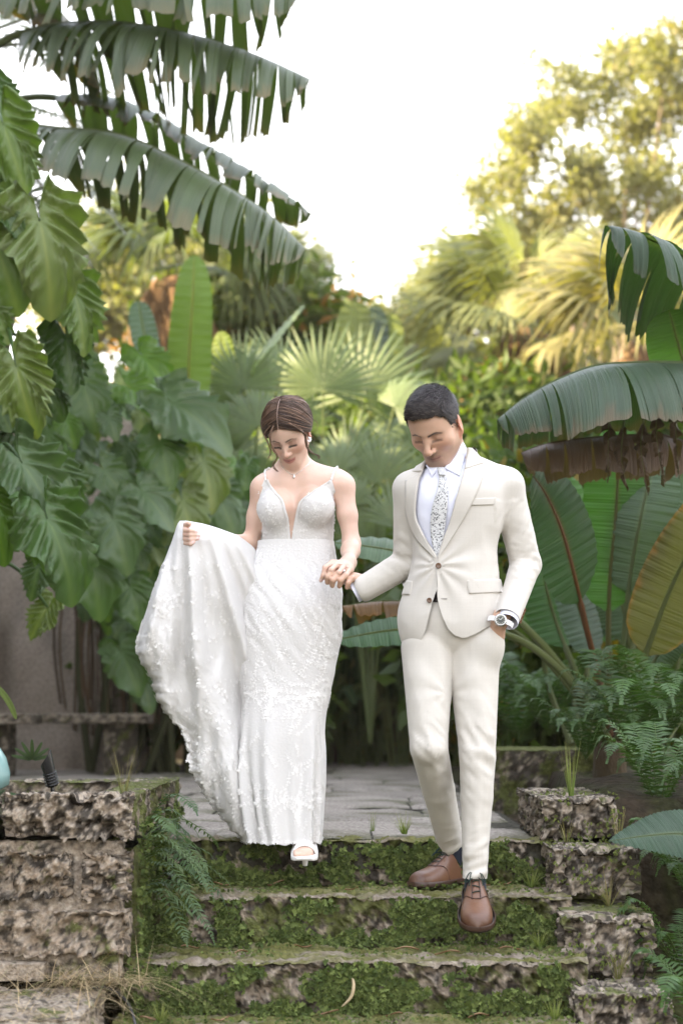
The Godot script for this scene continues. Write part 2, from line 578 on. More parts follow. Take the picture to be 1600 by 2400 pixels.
	for a in ny:
		for b in nx:
			var p := Vector3(lerpf(-7.5, -1.40, b / (nx - 1.0)), lerpf(-0.1, 2.75, a / (ny - 1.0)), -6.8)
			var n := fn.get_noise_3dv(p * Vector3(1.6, 0.5, 1)) * 0.5 + 0.5
			var n2 := fn.get_noise_3dv(p * Vector3(6, 1.6, 1)) * 0.5 + 0.5
			p.z += fn.get_noise_3dv(p * 3.0) * 0.02
			var c := Color(0.42, 0.35, 0.29).lerp(Color(0.52, 0.46, 0.40), n2)
			c = c.lerp(Color(0.12, 0.095, 0.07), sstep(0.52, 0.72, n) * 0.75).lerp(Color(0.14, 0.12, 0.10), sstep(0.6, 0.75, n2) * 0.5)
			wl.vert(p, c)
	wl.grid(0, ny, nx, false, true)
	wl.box(Vector3(-4.45, 1.32, -7.0), Vector3(3.045, 1.42, 0.16), Color(0.3, 0.26, 0.22))
	part("masonry", wl, M.stone, gw)
	# --- bench
	var bn := thing("stone_bench", "long dark weathered stone bench against the garden wall", "bench", Vector3(-2.4, 0, -5.9))
	stone("seat", Vector3(-4.2, 0.335, -6.05), Vector3(-2.02, 0.405, -5.55), bn, 0.45, 0.05, 0.0, 0.008, 0.06, [], 0.05, 0.02)
	stone("seat", Vector3(-2.00, 0.34, -6.20), Vector3(-1.28, 0.405, -5.85), bn, 0.45, 0.08, 0.0, 0.008, 0.06, [], 0.05, 0.02)
	for x: float in [-3.6, -2.35]:
		stone("leg", Vector3(x - 0.17, -0.05, -5.95), Vector3(x + 0.17, 0.34, -5.68), bn, 0.8, 0.2, 0.0, 0.01, 0.06, [3], 0.0, 0.02)
	stone("leg", Vector3(-1.6, -0.05, -6.15), Vector3(-1.38, 0.345, -5.92), bn, 0.85, 0.25, 0.0, 0.01, 0.06, [3], 0.0, 0.02)
	# --- mossy kerb behind the stepped wall
	var kb := thing("garden_kerb", "low mossy stone kerb at the edge of the terrace behind the groom", "kerb", Vector3(0.95, 0, -1.9))
	stone("stone", Vector3(0.66, -0.05, -2.5), Vector3(1.22, 0.26, -1.9), kb, 0.75, 0.5, 0.0, 0.018, 0.06, [2], 0.8, 0.014)

# point -> position in the 1568 x 2352 view of the photograph
func px(p: Vector3) -> Vector2:
	var q := p - CAM
	var c := cos(pitch)
	var s := sin(pitch)
	var fw := -q.z * c + q.y * s
	var up := q.y * c + q.z * s
	return Vector2((q.x / fw * FPX + 800.0) / 1.020408, (1200.0 - up / fw * FPX) / 1.020408)

# A smooth union of tapered capsules and ellipsoids, meshed as surface nets.
class Field:
	var ty := PackedInt32Array()          # 0 capsule, 1 ellipsoid, +2 subtract
	var a := PackedVector3Array()
	var b := PackedVector3Array()         # capsule: axis; ellipsoid: radii
	var ra := PackedFloat32Array()
	var rb := PackedFloat32Array()        # capsule: rb - ra
	var il := PackedFloat32Array()        # 1 / |axis|^2
	var k := PackedFloat32Array()
	var inv: Array[Basis] = []
	var all := PackedInt32Array()
	var grow := 0.0
	func _add(t: int, p: Vector3, q: Vector3, r0: float, r1: float, kk: float, bs: Basis) -> void:
		all.append(ty.size())
		ty.append(t); a.append(p); b.append(q); ra.append(r0); rb.append(r1); k.append(maxf(kk, 1e-5)); inv.append(bs)
		il.append(1.0 / maxf(q.length_squared(), 1e-9))
	func cap(p: Vector3, q: Vector3, r0: float, r1: float, kk := 0.02) -> void:
		_add(0, p, q - p, r0, r1 - r0, kk, Basis())
	func ell(p: Vector3, r: Vector3, kk := 0.02, bs := Basis()) -> void:
		_add(1, p, r, 0.0, 0.0, kk, bs.orthonormalized().inverse())
	func sub_cap(p: Vector3, q: Vector3, r0: float, r1: float, kk := 0.01) -> void:
		_add(2, p, q - p, r0, r1 - r0, kk, Basis())
	func sub_ell(p: Vector3, r: Vector3, kk := 0.01, bs := Basis()) -> void:
		_add(3, p, r, 0.0, 0.0, kk, bs.orthonormalized().inverse())
	func one(n: int, p: Vector3) -> float:
		if ty[n] & 1 == 0:
			var pa := p - a[n]
			var h := clampf(pa.dot(b[n]) * il[n], 0.0, 1.0)
			return (pa - b[n] * h).length() - ra[n] - rb[n] * h
		var q := inv[n] * (p - a[n])
		var u := q / b[n]
		var k0 := u.length()
		var k1 := (u / b[n]).length()
		return k0 * (k0 - 1.0) / k1 if k1 > 1e-9 else -b[n].x
	func value(p: Vector3, list: PackedInt32Array) -> float:
		var d := 1e3
		for n in list:
			var t := ty[n]
			var e: float
			if t & 1 == 0:
				var pa := p - a[n]
				var ax := b[n]
				var h := clampf(pa.dot(ax) * il[n], 0.0, 1.0)
				e = (pa - ax * h).length() - ra[n] - rb[n] * h
			else:
				var r := b[n]
				var u := (inv[n] * (p - a[n])) / r
				var k0 := u.length()
				var k1 := (u / r).length()
				e = k0 * (k0 - 1.0) / k1 if k1 > 1e-9 else -r.x
			var kk := k[n]
			if t < 2:
				var g := kk - absf(d - e)
				if e < d: d = e
				if g > 0.0: d -= g * g * 0.25 / kk
			else:
				var g := kk - absf(d + e)
				if -e > d: d = -e
				if g > 0.0: d += g * g * 0.25 / kk
		return d - grow
	func dist(p: Vector3) -> float:
		return value(p, all)
	func normal(p: Vector3) -> Vector3:
		var e := 0.002
		return Vector3(dist(p + Vector3(e, 0, 0)) - dist(p - Vector3(e, 0, 0)), dist(p + Vector3(0, e, 0)) - dist(p - Vector3(0, e, 0)), dist(p + Vector3(0, 0, e)) - dist(p - Vector3(0, 0, e))).normalized()
	func near(c: Vector3, r: float, among: PackedInt32Array) -> PackedInt32Array:
		var ds := PackedFloat32Array()
		var best := 1e9
		for n in among:
			var d := one(n, c)
			ds.append(d)
			if ty[n] < 2 and d < best:
				best = d
		var out := PackedInt32Array()
		var m := 0
		for n in among:
			if ty[n] < 2:
				if ds[m] < best + 2.1 * r + k[n]:
					out.append(n)
			elif ds[m] < r * 1.2 + k[n]:
				out.append(n)
			m += 1
		return out
	# surface nets between lo and hi, added to mb
	func net(mb: MB, lo: Vector3, hi: Vector3, cell: float, color: Callable) -> void:
		var B := 4
		var S := 4                       # small blocks along a large one
		var nb := ((hi - lo) / (cell * B * S)).ceil()
		var bx := int(nb.x) * S; var by := int(nb.y) * S; var bz := int(nb.z) * S
		var W := bx * B + 2
		var H := by * B + 2
		var verts := {}
		var quads := PackedInt64Array()
		var half := cell * B * 0.5
		var rad := half * 1.7321
		var N := B + 1
		var s := PackedFloat32Array()
		s.resize(N * N * N)
		var big := cell * B * S
		var blocks := PackedInt32Array()
		var lists: Array[PackedInt32Array] = []
		for kz in int(nb.z):
			for ky in int(nb.y):
				for kx in int(nb.x):
					var c := lo + (Vector3(kx, ky, kz) + Vector3.ONE * 0.5) * big
					var r := big * 0.866
					var list := near(c, r, all)
					if absf(value(c, list)) > r * 1.3 + 0.004:
						continue
					for jz in S:
						for jy in S:
							for jx in S:
								var cc := lo + Vector3(kx * S + jx + 0.5, ky * S + jy + 0.5, kz * S + jz + 0.5) * (cell * B)
								if absf(value(cc, list)) > rad * 1.3 + 0.002:
									continue
								blocks.append(kx * S + jx); blocks.append(ky * S + jy); blocks.append(kz * S + jz)
								lists.append(near(cc, rad, list))
		if true:
			if true:
				for bn in lists.size():
					var kx := blocks[bn * 3]
					var ky := blocks[bn * 3 + 1]
					var kz := blocks[bn * 3 + 2]
					var list := lists[bn]
					var o := lo + Vector3(kx, ky, kz) * (cell * B)
					var m := 0
					var pos := 0
					for z in N:
						for y in N:
							for x in N:
								var d := value(o + Vector3(x, y, z) * cell, list)
								s[m] = d
								if d > 0.0: pos += 1
								m += 1
					if pos == 0 or pos == m:
						continue
					for z in B:
						for y in B:
							for x in B:
								var m0 := (z * N + y) * N + x
								var e0 := s[m0]; var e1 := s[m0 + 1]; var e2 := s[m0 + N]; var e3 := s[m0 + N + 1]
								var e4 := s[m0 + N * N]; var e5 := s[m0 + N * N + 1]; var e6 := s[m0 + N * N + N]; var e7 := s[m0 + N * N + N + 1]
								var inside := int(e0 < 0) + int(e1 < 0) + int(e2 < 0) + int(e3 < 0) + int(e4 < 0) + int(e5 < 0) + int(e6 < 0) + int(e7 < 0)
								if inside == 0 or inside == 8:
									continue
								var gx := kx * B + x; var gy := ky * B + y; var gz := kz * B + z
								var sum := Vector3.ZERO
								var cnt := 0
								if (e0 < 0) != (e1 < 0): sum += Vector3(e0 / (e0 - e1), 0, 0); cnt += 1
								if (e2 < 0) != (e3 < 0): sum += Vector3(e2 / (e2 - e3), 1, 0); cnt += 1
								if (e4 < 0) != (e5 < 0): sum += Vector3(e4 / (e4 - e5), 0, 1); cnt += 1
								if (e6 < 0) != (e7 < 0): sum += Vector3(e6 / (e6 - e7), 1, 1); cnt += 1
								if (e0 < 0) != (e2 < 0): sum += Vector3(0, e0 / (e0 - e2), 0); cnt += 1
								if (e1 < 0) != (e3 < 0): sum += Vector3(1, e1 / (e1 - e3), 0); cnt += 1
								if (e4 < 0) != (e6 < 0): sum += Vector3(0, e4 / (e4 - e6), 1); cnt += 1
								if (e5 < 0) != (e7 < 0): sum += Vector3(1, e5 / (e5 - e7), 1); cnt += 1
								if (e0 < 0) != (e4 < 0): sum += Vector3(0, 0, e0 / (e0 - e4)); cnt += 1
								if (e1 < 0) != (e5 < 0): sum += Vector3(1, 0, e1 / (e1 - e5)); cnt += 1
								if (e2 < 0) != (e6 < 0): sum += Vector3(0, 1, e2 / (e2 - e6)); cnt += 1
								if (e3 < 0) != (e7 < 0): sum += Vector3(1, 1, e3 / (e3 - e7)); cnt += 1
								var p := o + (Vector3(x, y, z) + sum / cnt) * cell
								var key := (gz * H + gy) * W + gx
								verts[key] = mb.vert(p, color.call(p))
								# an edge along x, y or z from this corner
								if (e0 < 0) != (e1 < 0):
									quads.append(key - W - H * W); quads.append(key - H * W); quads.append(key); quads.append(key - W)
									quads.append(1 if e0 < 0 else 0)
								if (e0 < 0) != (e2 < 0):
									quads.append(key - 1 - H * W); quads.append(key - 1); quads.append(key); quads.append(key - H * W)
									quads.append(1 if e0 < 0 else 0)
								if (e0 < 0) != (e4 < 0):
									quads.append(key - 1 - W); quads.append(key - W); quads.append(key); quads.append(key - 1)
									quads.append(1 if e0 < 0 else 0)
		for q in range(0, quads.size(), 5):
			if verts.has(quads[q]) and verts.has(quads[q + 1]) and verts.has(quads[q + 2]) and verts.has(quads[q + 3]):
				if quads[q + 4] == 0:
					mb.quad(verts[quads[q]], verts[quads[q + 1]], verts[quads[q + 2]], verts[quads[q + 3]])
				else:
					mb.quad(verts[quads[q]], verts[quads[q + 3]], verts[quads[q + 2]], verts[quads[q + 1]])

# keep the side of the mesh where f(point) >= 0, cut cleanly
func clip(mb: MB, f: Callable) -> MB:
	var out := MB.new()
	var val := PackedFloat32Array()
	var to := PackedInt32Array()
	for p in mb.v:
		val.append(f.call(p))
		to.append(-1)
	var cuts := {}
	for k in range(0, mb.i.size(), 3):
		var poly := []
		for j in 3:
			var i0 := mb.i[k + j]
			var i1 := mb.i[k + (j + 1) % 3]
			if val[i0] >= 0.0:
				if to[i0] < 0:
					to[i0] = out.vert(mb.v[i0], mb.c[i0], mb.t[i0])
				poly.append(to[i0])
			if (val[i0] >= 0.0) != (val[i1] >= 0.0):
				var key := mini(i0, i1) * 4000000 + maxi(i0, i1)
				if not cuts.has(key):
					var u := val[i0] / (val[i0] - val[i1])
					cuts[key] = out.vert(mb.v[i0].lerp(mb.v[i1], u), mb.c[i0].lerp(mb.c[i1], u), mb.t[i0].lerp(mb.t[i1], u))
				poly.append(cuts[key])
		for j in range(1, poly.size() - 1):
			out.tri(poly[0], poly[j], poly[j + 1])
	return out

# where the sight line through a place in the photograph first meets a field
func cast(f: Field, x: float, y: float, near_d: float, far_d: float) -> Vector3:
	var p0 := at(x, y, near_d)
	var dir := (at(x, y, near_d + 1.0) - p0).normalized()
	var t := 0.0
	var best := 1e9
	var best_t := 0.0
	for n in 60:
		var d := f.dist(p0 + dir * t)
		if d < best:
			best = d
			best_t = t
		if d < 0.0004:
			return p0 + dir * t
		t += d * 0.85
		if t > far_d - near_d:
			break
	# the line passes by: the nearest point of the surface
	var p := p0 + dir * best_t
	return p - f.normal(p) * best

# a strip of cloth lying on a field, between two lines of photograph positions; raised by `thick`, edges turned down
func strip(mb: MB, f: Field, left: Array, right: Array, cols: int, rows: int, thick: float, col: Color, near_d: float, far_d: float) -> void:
	var first := mb.v.size()
	var a := _line(left, rows)
	var b := _line(right, rows)
	for r in range(-1, rows + 1):
		for c in range(-1, cols + 1):
			var rr := clampi(r, 0, rows - 1)
			var cc := clampi(c, 0, cols - 1)
			var q := a[rr].lerp(b[rr], float(cc) / (cols - 1))
			var p := cast(f, q.x, q.y, near_d, far_d)
			var n := f.normal(p)
			var e := 1.0 if r == rr and c == cc else -0.6
			mb.vert(p + n * thick * e, col, Vector2(float(cc) / (cols - 1), float(rr) / (rows - 1)))
	mb.grid(first, rows + 2, cols + 2, false, (b[0].x - a[0].x) * (a[rows - 1].y - a[0].y) < 0.0)

func _line(pts: Array, n: int) -> Array[Vector2]:
	var p3 := []
	for q in pts:
		p3.append(Vector3(q[0], q[1], 0))
	var out: Array[Vector2] = []
	for q in catmull(p3, n):
		out.append(Vector2(q.x, q.y))
	return out

func normals_of(mb: MB) -> PackedVector3Array:
	var nn := PackedVector3Array()
	nn.resize(mb.v.size())
	for k in range(0, mb.i.size(), 3):
		var a := mb.v[mb.i[k]]
		var g := (mb.v[mb.i[k + 2]] - a).cross(mb.v[mb.i[k + 1]] - a)
		nn[mb.i[k]] += g; nn[mb.i[k + 1]] += g; nn[mb.i[k + 2]] += g
	for k in nn.size():
		nn[k] = nn[k].normalized()
	return nn

func head_frame(x: float, y: float, d: float, yaw: float, bow: float, roll: float, size: float) -> Transform3D:
	var b := Basis(Vector3.UP, deg_to_rad(yaw)) * Basis(Vector3.RIGHT, deg_to_rad(bow)) * Basis(Vector3.BACK, deg_to_rad(roll))
	return Transform3D(b.scaled(Vector3.ONE * size), at(x, y, d))

# a head with downcast eyes; origin between the ears, +z the face, +y the crown
func add_head(f: Field, T: Transform3D, male: bool, neck: Vector3, neck_r: float) -> void:
	var s := T.basis.x.length()
	var B := T.basis.orthonormalized()
	var E := func(x: float, y: float, z: float, rx: float, ry: float, rz: float, k: float, turn := 0.0) -> void:
		f.ell(T * Vector3(x, y, z), Vector3(rx, ry, rz) * s, k * s, B * Basis(Vector3.UP, turn))
	var C := func(x: float, y: float, z: float, x2: float, y2: float, z2: float, r: float, r2: float, k: float) -> void:
		f.cap(T * Vector3(x, y, z), T * Vector3(x2, y2, z2), r * s, r2 * s, k * s)
	var m := 1.0 if male else 0.0
	E.call(0, 0.042, -0.012, 0.074, 0.083, 0.095, 0.02)
	E.call(0, 0.040, 0.026, 0.060, 0.058, 0.060, 0.035)
	E.call(0, -0.020, 0.026, 0.057 - 0.001 * m, 0.072, 0.059, 0.035)
	f.cap(T * Vector3(0, -0.055, -0.028), neck, neck_r, neck_r * 1.06, 0.035)
	for g in [-1.0, 1.0]:
		C.call(g * (0.045 + 0.005 * m), -0.040, -0.004, g * (0.018 + 0.004 * m), -0.088, 0.058, 0.019 + 0.003 * m, 0.016 + 0.002 * m, 0.03)
		E.call(g * (0.039 + 0.002 * m), -0.016, 0.050, 0.024, 0.022, 0.024, 0.03)
		C.call(g * 0.010, 0.027, 0.080 + 0.003 * m, g * 0.043, 0.029, 0.063, 0.008 + 0.0025 * m, 0.007, 0.016)
	E.call(0, -0.092, 0.062, 0.019 + 0.005 * m, 0.016, 0.018, 0.025)
	E.call(0, -0.060, 0.060, 0.030, 0.027, 0.025, 0.022)
	for g in [-1.0, 1.0]:
		f.sub_ell(T * Vector3(g * 0.032, 0.011, 0.093), Vector3(0.022, 0.012, 0.018) * s, 0.014 * s, B)
	for g in [-1.0, 1.0]:
		E.call(g * 0.0315, 0.0075, 0.0695, 0.0160, 0.0118, 0.0125, 0.005)
		C.call(g * 0.018, 0.0008, 0.0790, g * 0.044, 0.0000, 0.0710, 0.0016, 0.0014, 0.003)     # lashes' lid edge
	C.call(0, 0.024, 0.081, 0, -0.024, 0.104 + 0.004 * m, 0.0075 + 0.0012 * m, 0.0085 + 0.0015 * m, 0.012)
	if male:
		E.call(0, 0.004, 0.0925, 0.007, 0.010, 0.006, 0.01)
	E.call(0, -0.028 - 0.002 * m, 0.1035 + 0.004 * m, 0.0110 + 0.002 * m, 0.0090, 0.0105, 0.008)
	for g in [-1.0, 1.0]:
		E.call(g * (0.0125 + 0.001 * m), -0.031, 0.0915 + 0.002 * m, 0.0080, 0.0070, 0.0105, 0.006)
		f.sub_ell(T * Vector3(g * 0.0068, -0.0365, 0.097), Vector3(0.0038, 0.0035, 0.0052) * s, 0.002 * s, B)
	# lips
	var w := 0.024 if male else 0.0235
	for g in [-1.0, 1.0]:
		C.call(g * w, -0.0608, 0.0745, g * 0.005, -0.0568, 0.0865, 0.0028, 0.0048 - 0.001 * m, 0.004)
		C.call(g * w * 0.85, -0.0648, 0.0755, g * 0.004, -0.0690, 0.0845, 0.0032, 0.0060 - 0.001 * m, 0.004)
		f.sub_cap(T * Vector3(g * (w + 0.003), -0.0605, 0.0785), T * Vector3(g * 0.006, -0.0632, 0.0935), 0.0012 * s, 0.0014 * s, 0.002 * s)
	# ears
	for g in [-1.0, 1.0]:
		var eb := B * Basis(Vector3.UP, g * 0.35) * Basis(Vector3.RIGHT, -0.15)
		f.ell(T * Vector3(g * 0.0775, -0.002, -0.014), Vector3(0.0065, 0.031, 0.0185) * s, 0.006 * s, eb)
		f.ell(T * Vector3(g * 0.0740, -0.028, -0.004), Vector3(0.006, 0.010, 0.008) * s, 0.008 * s, eb)
		f.sub_ell(T * Vector3(g * 0.0860, 0.004, -0.008), Vector3(0.0060, 0.019, 0.0105) * s, 0.004 * s, eb)

# skin, lips, brows, lashes and stubble, from a point in the head's own frame (made for a head of size 1)
func face_color(q: Vector3, skin: Color, male: bool) -> Color:
	var c := skin
	var n := fn.get_noise_3dv(q * 60.0)
	var blush := sstep(0.034, 0.012, Vector2(absf(q.x) - 0.042, q.y + 0.022).length()) * (1.0 if q.z > 0.02 else 0.0)
	c = c.lerp(Color(skin.r * 1.0, skin.g * 0.78, skin.b * 0.72), blush * 0.55)
	var tip := sstep(0.020, 0.006, (q - Vector3(0, -0.027, 0.108)).length())
	c = c.lerp(Color(skin.r, skin.g * 0.80, skin.b * 0.74), tip * 0.5)
	if absf(q.x) > 0.072 and q.z < 0.02:
		c = c.lerp(Color(skin.r * 1.0, skin.g * 0.66, skin.b * 0.58), 0.7)
	if q.z > 0.03:
		var lw := 0.0235
		var ax := absf(q.x) / lw
		if ax < 1.08:
			var top := -0.0535 + 0.004 * ax * ax - (0.0025 if ax < 0.12 else 0.0) - 0.0035 * ax
			var bot := -0.0745 + 0.0095 * ax * ax
			var lip := sstep(0.0022, -0.0012, maxf(q.y - top, bot - q.y))
			c = c.lerp(Color(0.43, 0.17, 0.145) if not male else Color(0.40, 0.20, 0.165), lip * (0.9 if not male else 0.75))
			c = c.lerp(Color(0.16, 0.05, 0.045), sstep(0.0024, 0.0006, absf(q.y + 0.0632 - 0.0026 * ax)) * sstep(1.06, 0.9, ax) * 0.85)
		# eyebrows
		var bx := absf(q.x)
		var by := (0.0235 if male else 0.0285) + 0.0050 * sstep(0.012, 0.034, bx) - 0.0075 * sstep(0.034, 0.052, bx)
		var bw := (0.0042 if male else 0.0032) * (1.0 - 0.55 * sstep(0.028, 0.054, bx))
		var brow := sstep(bw + 0.0016, bw - 0.0012, absf(q.y - by + 0.001 * n)) * sstep(0.009, 0.013, bx) * sstep(0.055, 0.049, bx)
		c = c.lerp(Color(0.030, 0.020, 0.016) if male else Color(0.065, 0.038, 0.025), brow * 0.88)
		# lash line and lid make-up; the man's lids get socket shading in colour
		var ex := absf(absf(q.x) - 0.0315)
		var ly := 0.0002 - 0.0012 * sstep(0.0, 0.016, ex)
		var lash := sstep(0.0058, 0.0024, absf(q.y - ly)) * sstep(0.0185, 0.0145, ex)
		c = c.lerp(Color(0.012, 0.009, 0.008), lash * (0.60 if male else 0.95))
		if not male:
			var lid := sstep(0.014, 0.006, absf(q.y - 0.0105)) * sstep(0.020, 0.012, ex) * (1.0 - lash)
			c = c.lerp(Color(0.26, 0.13, 0.09), lid * 0.55)
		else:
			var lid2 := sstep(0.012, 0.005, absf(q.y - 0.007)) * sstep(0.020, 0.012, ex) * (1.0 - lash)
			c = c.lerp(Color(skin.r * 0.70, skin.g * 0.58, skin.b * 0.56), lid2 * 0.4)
	if male:
		# stubble over jaw, chin and upper lip
		var beard := sstep(-0.028, -0.052, q.y + 0.20 * maxf(0.0, 0.055 - q.z) * 0.5) * sstep(-0.125, -0.10, q.y) * sstep(-0.02, 0.01, q.z)
		var hollow := sstep(0.016, 0.030, absf(q.x)) * sstep(-0.060, -0.045, q.y) * 0.5
		var spot := fn2.get_noise_3dv(q * 420.0) * 0.5 + 0.5
		c = c.lerp(Color(0.10, 0.075, 0.062), clampf(beard * (1.0 - hollow) * (0.20 + 0.22 * spot), 0.0, 0.40))
	return c * (1.0 + 0.05 * n)

func c1(x: float, y: float) -> Vector2:      # close-up of the bride -> view
	return Vector2((550.0 + x * 0.210459) / 1.020408, (880.0 + y * 0.210459) / 1.020408)
func c2(x: float, y: float) -> Vector2:      # close-up of the groom
	return Vector2((880.0 + x * 0.267857) / 1.020408, (880.0 + y * 0.267857) / 1.020408)
func c3(x: float, y: float) -> Vector2:      # close-up of the dress
	return Vector2((300.0 + x * 0.369898) / 1.020408, (1180.0 + y * 0.369898) / 1.020408)
func at2(q: Vector2, d: float) -> Vector3:
	return at(q.x, q.y, d)
func tab(pts: Array) -> Array:               # [x, y] places -> table of x by y
	var o := []
	for q in pts:
		o.append([q[1], q[0]])
	return o

func box_out(p: Vector3, lo: Vector3, hi: Vector3) -> float:
	var c := (lo + hi) * 0.5
	var q := (p - c).abs() - (hi - lo) * 0.5
	return maxf(q.x, maxf(q.y, q.z))

func finger(f: Field, pts: Array, r0: float, r1: float, k := 0.005) -> void:
	for n in pts.size() - 1:
		var t0 := float(n) / (pts.size() - 1)
		var t1 := float(n + 1) / (pts.size() - 1)
		f.cap(pts[n], pts[n + 1], lerpf(r0, r1, t0), lerpf(r0, r1, t1), k)

var bride_head: Transform3D
var groom_head: Transform3D

func hair_ring(mb: MB, T: Transform3D, dirs: Array, c: Vector3, R: Vector3, lift: float, r: float, col: Color, wob: float, n := 12) -> void:
	var pts := PackedVector3Array()
	var rad := PackedFloat32Array()
	for k in n:
		var t := float(k) / (n - 1)
		var d: Vector3
		if dirs.size() == 3:
			d = dirs[0] * (1 - t) * (1 - t) + dirs[1] * 2.0 * t * (1 - t) + dirs[2] * t * t
		else:
			d = dirs[0] * pow(1 - t, 3) + dirs[1] * 3.0 * t * (1 - t) * (1 - t) + dirs[2] * 3.0 * t * t * (1 - t) + dirs[3] * t * t * t
		d = d.normalized()
		var p := c + d * R * (1.0 + lift * sin(t * PI) + wob * sin(t * 9.0 + wob * 900.0))
		pts.append(T * p)
		rad.append(r * (0.35 + 0.65 * sin(clampf(t * 1.15 + 0.05, 0, 1) * PI)) * T.basis.x.length())
	mb.tube(pts, rad, col, 5, false)

func build_bride() -> void:
	var skin := Color(0.60, 0.405, 0.315)
	var body := thing("person", "woman with brown hair in white lace gown lifting its train", "person", Vector3(-0.12, 0.0, 0.05))
	var T := head_frame(664, 1000, 6.09, -13, 42, 6, 0.87)
	bride_head = T
	var Ti := T.affine_inverse()
	var f := Field.new()
	add_head(f, T, false, at(674, 1090, 6.17), 0.046)
	# trunk and arms
	f.cap(at(672, 1075, 6.18), at(618, 1106, 6.17), 0.032, 0.034, 0.04)
	f.cap(at(672, 1075, 6.18), at(772, 1098, 6.16), 0.032, 0.034, 0.04)
	f.ell(at(684, 1165, 6.18), Vector3(0.122, 0.145, 0.082), 0.05)
	f.cap(at(650, 1112, 6.14), at(604, 1120, 6.155), 0.039, 0.036, 0.03)
	f.cap(at(710, 1108, 6.14), at(785, 1114, 6.14), 0.039, 0.037, 0.03)
	f.ell(at(636, 1168, 6.112), Vector3(0.062, 0.062, 0.056), 0.022)
	f.ell(at(722, 1163, 6.105), Vector3(0.062, 0.062, 0.056), 0.022)
	f.ell(at(684, 1250, 6.18), Vector3(0.115, 0.13, 0.082), 0.05)
	var sR := at(789, 1118, 6.145)
	var eR := at(807, 1250, 6.12)
	var wR := at2(c1(1265, 2085), 5.985)
	f.cap(sR, sR.lerp(eR, 0.5), 0.037, 0.032, 0.03)
	f.cap(sR.lerp(eR, 0.5), eR, 0.032, 0.028, 0.02)
	f.cap(eR, eR.lerp(wR, 0.35), 0.030, 0.030, 0.02)
	f.cap(eR.lerp(wR, 0.35), wR, 0.030, 0.0205, 0.02)
	var sL := at(601, 1124, 6.16)
	var eL := at(577, 1248, 6.22)
	var wL := at(458, 1236, 6.08)
	f.cap(sL, sL.lerp(eL, 0.5), 0.036, 0.031, 0.03)
	f.cap(sL.lerp(eL, 0.5), eL, 0.031, 0.028, 0.02)
	f.cap(eL, wL, 0.029, 0.020, 0.02)
	# leg and foot under the hem
	f.ell(at(676, 1380, 6.18), Vector3(0.125, 0.14, 0.085), 0.05)
	f.cap(at(700, 1430, 6.17), at(692, 1690, 6.12), 0.065, 0.045, 0.03)
	f.cap(at(692, 1690, 6.12), at(697, 1905, 6.12), 0.045, 0.030, 0.02)
	var ank := at(699, 1925, 6.11)
	var ball := at(699, 1956, 6.02)
	f.cap(at(697, 1905, 6.12), ank, 0.031, 0.030, 0.02)
	f.cap(ank, ball, 0.029, 0.028, 0.02)
	f.cap(at(689, 1957, 6.02), at(691, 1960, 5.985), 0.020, 0.018, 0.02)
	f.cap(at(709, 1957, 6.02), at(708, 1960, 5.985), 0.020, 0.017, 0.02)
	for n in 5:
		var tx := 679.0 + n * 8.6
		f.cap(at(tx, 1955, 5.995), at(tx + 0.3, 1963, 5.962 + n * 0.004), 0.0105 - n * 0.0008, 0.0085 - n * 0.0008, 0.004)
	# held hand: palm and fingers running down and to the left
	var hd := 5.955
	f.cap(wR, at2(c1(1180, 2130), 5.95), 0.022, 0.022, 0.02)
	f.cap(wR, at2(c1(1255, 2150), 5.95), 0.021, 0.019, 0.02)
	f.cap(at2(c1(1095, 2100), 5.945), at2(c1(1275, 2165), 5.94), 0.016, 0.014, 0.015)
	finger(f, [at2(c1(1085, 2090), 5.94), at2(c1(1005, 2140), 5.915), at2(c1(985, 2225), 5.915), at2(c1(957, 2285), 5.925)], 0.0098, 0.0068)
	finger(f, [at2(c1(1145, 2095), 5.935), at2(c1(1075, 2165), 5.900), at2(c1(1035, 2240), 5.915), at2(c1(1030, 2290), 5.93)], 0.0100, 0.0070)
	finger(f, [at2(c1(1215, 2125), 5.93), at2(c1(1160, 2195), 5.895), at2(c1(1110, 2250), 5.915), at2(c1(1105, 2300), 5.93)], 0.0098, 0.0070)
	finger(f, [at2(c1(1280, 2160), 5.93), at2(c1(1240, 2225), 5.900), at2(c1(1195, 2280), 5.915), at2(c1(1190, 2320), 5.93)], 0.0090, 0.0065)
	finger(f, [at2(c1(1150, 2180), 5.97), at2(c1(1080, 2240), 5.985), at2(c1(1010, 2260), 5.975)], 0.0115, 0.0080)
	# hand that holds the train: fingers lie forward over the cloth
	f.cap(wL, at(441, 1240, 6.03), 0.021, 0.022, 0.02)
	f.cap(at(436, 1216, 6.022), at(437, 1252, 6.026), 0.017, 0.014, 0.02)
	for n in 4:
		var y: float = 1217.0 + n * 10.2
		var tip: float = [452.0, 457.0, 455.0, 445.0][n]
		finger(f, [at(433, y, 6.01), at(424 + n, y + 1.0, 5.965), at(438, y + 2.0, 5.936), at(tip, y + 4.0 - n * 2.0, 5.934)], 0.0098 - 0.0005 * n, 0.0070 - 0.0004 * n)
	finger(f, [at(436, 1214, 6.01), at(428, 1206, 5.97), at(435, 1203, 5.945)], 0.0115, 0.0085)
	var nails := []
	for n in 4:
		nails.append(at([452.0, 457.0, 455.0, 445.0][n], 1221.0 + n * 8.2, 5.927))
	nails.append(at2(c1(955, 2290), 5.918))
	var pink := Color(0.72, 0.50, 0.46)
	var paint := func(p: Vector3) -> Color:
		var q := Ti * p
		if q.length() < 0.16 and q.y > -0.115:
			return face_color(q, skin, false)
		var c := skin * (1.0 + 0.05 * fn.get_noise_3dv(p * 30.0))
		for nl: Vector3 in nails:
			if p.distance_squared_to(nl) < 0.000055:
				return pink
		return c
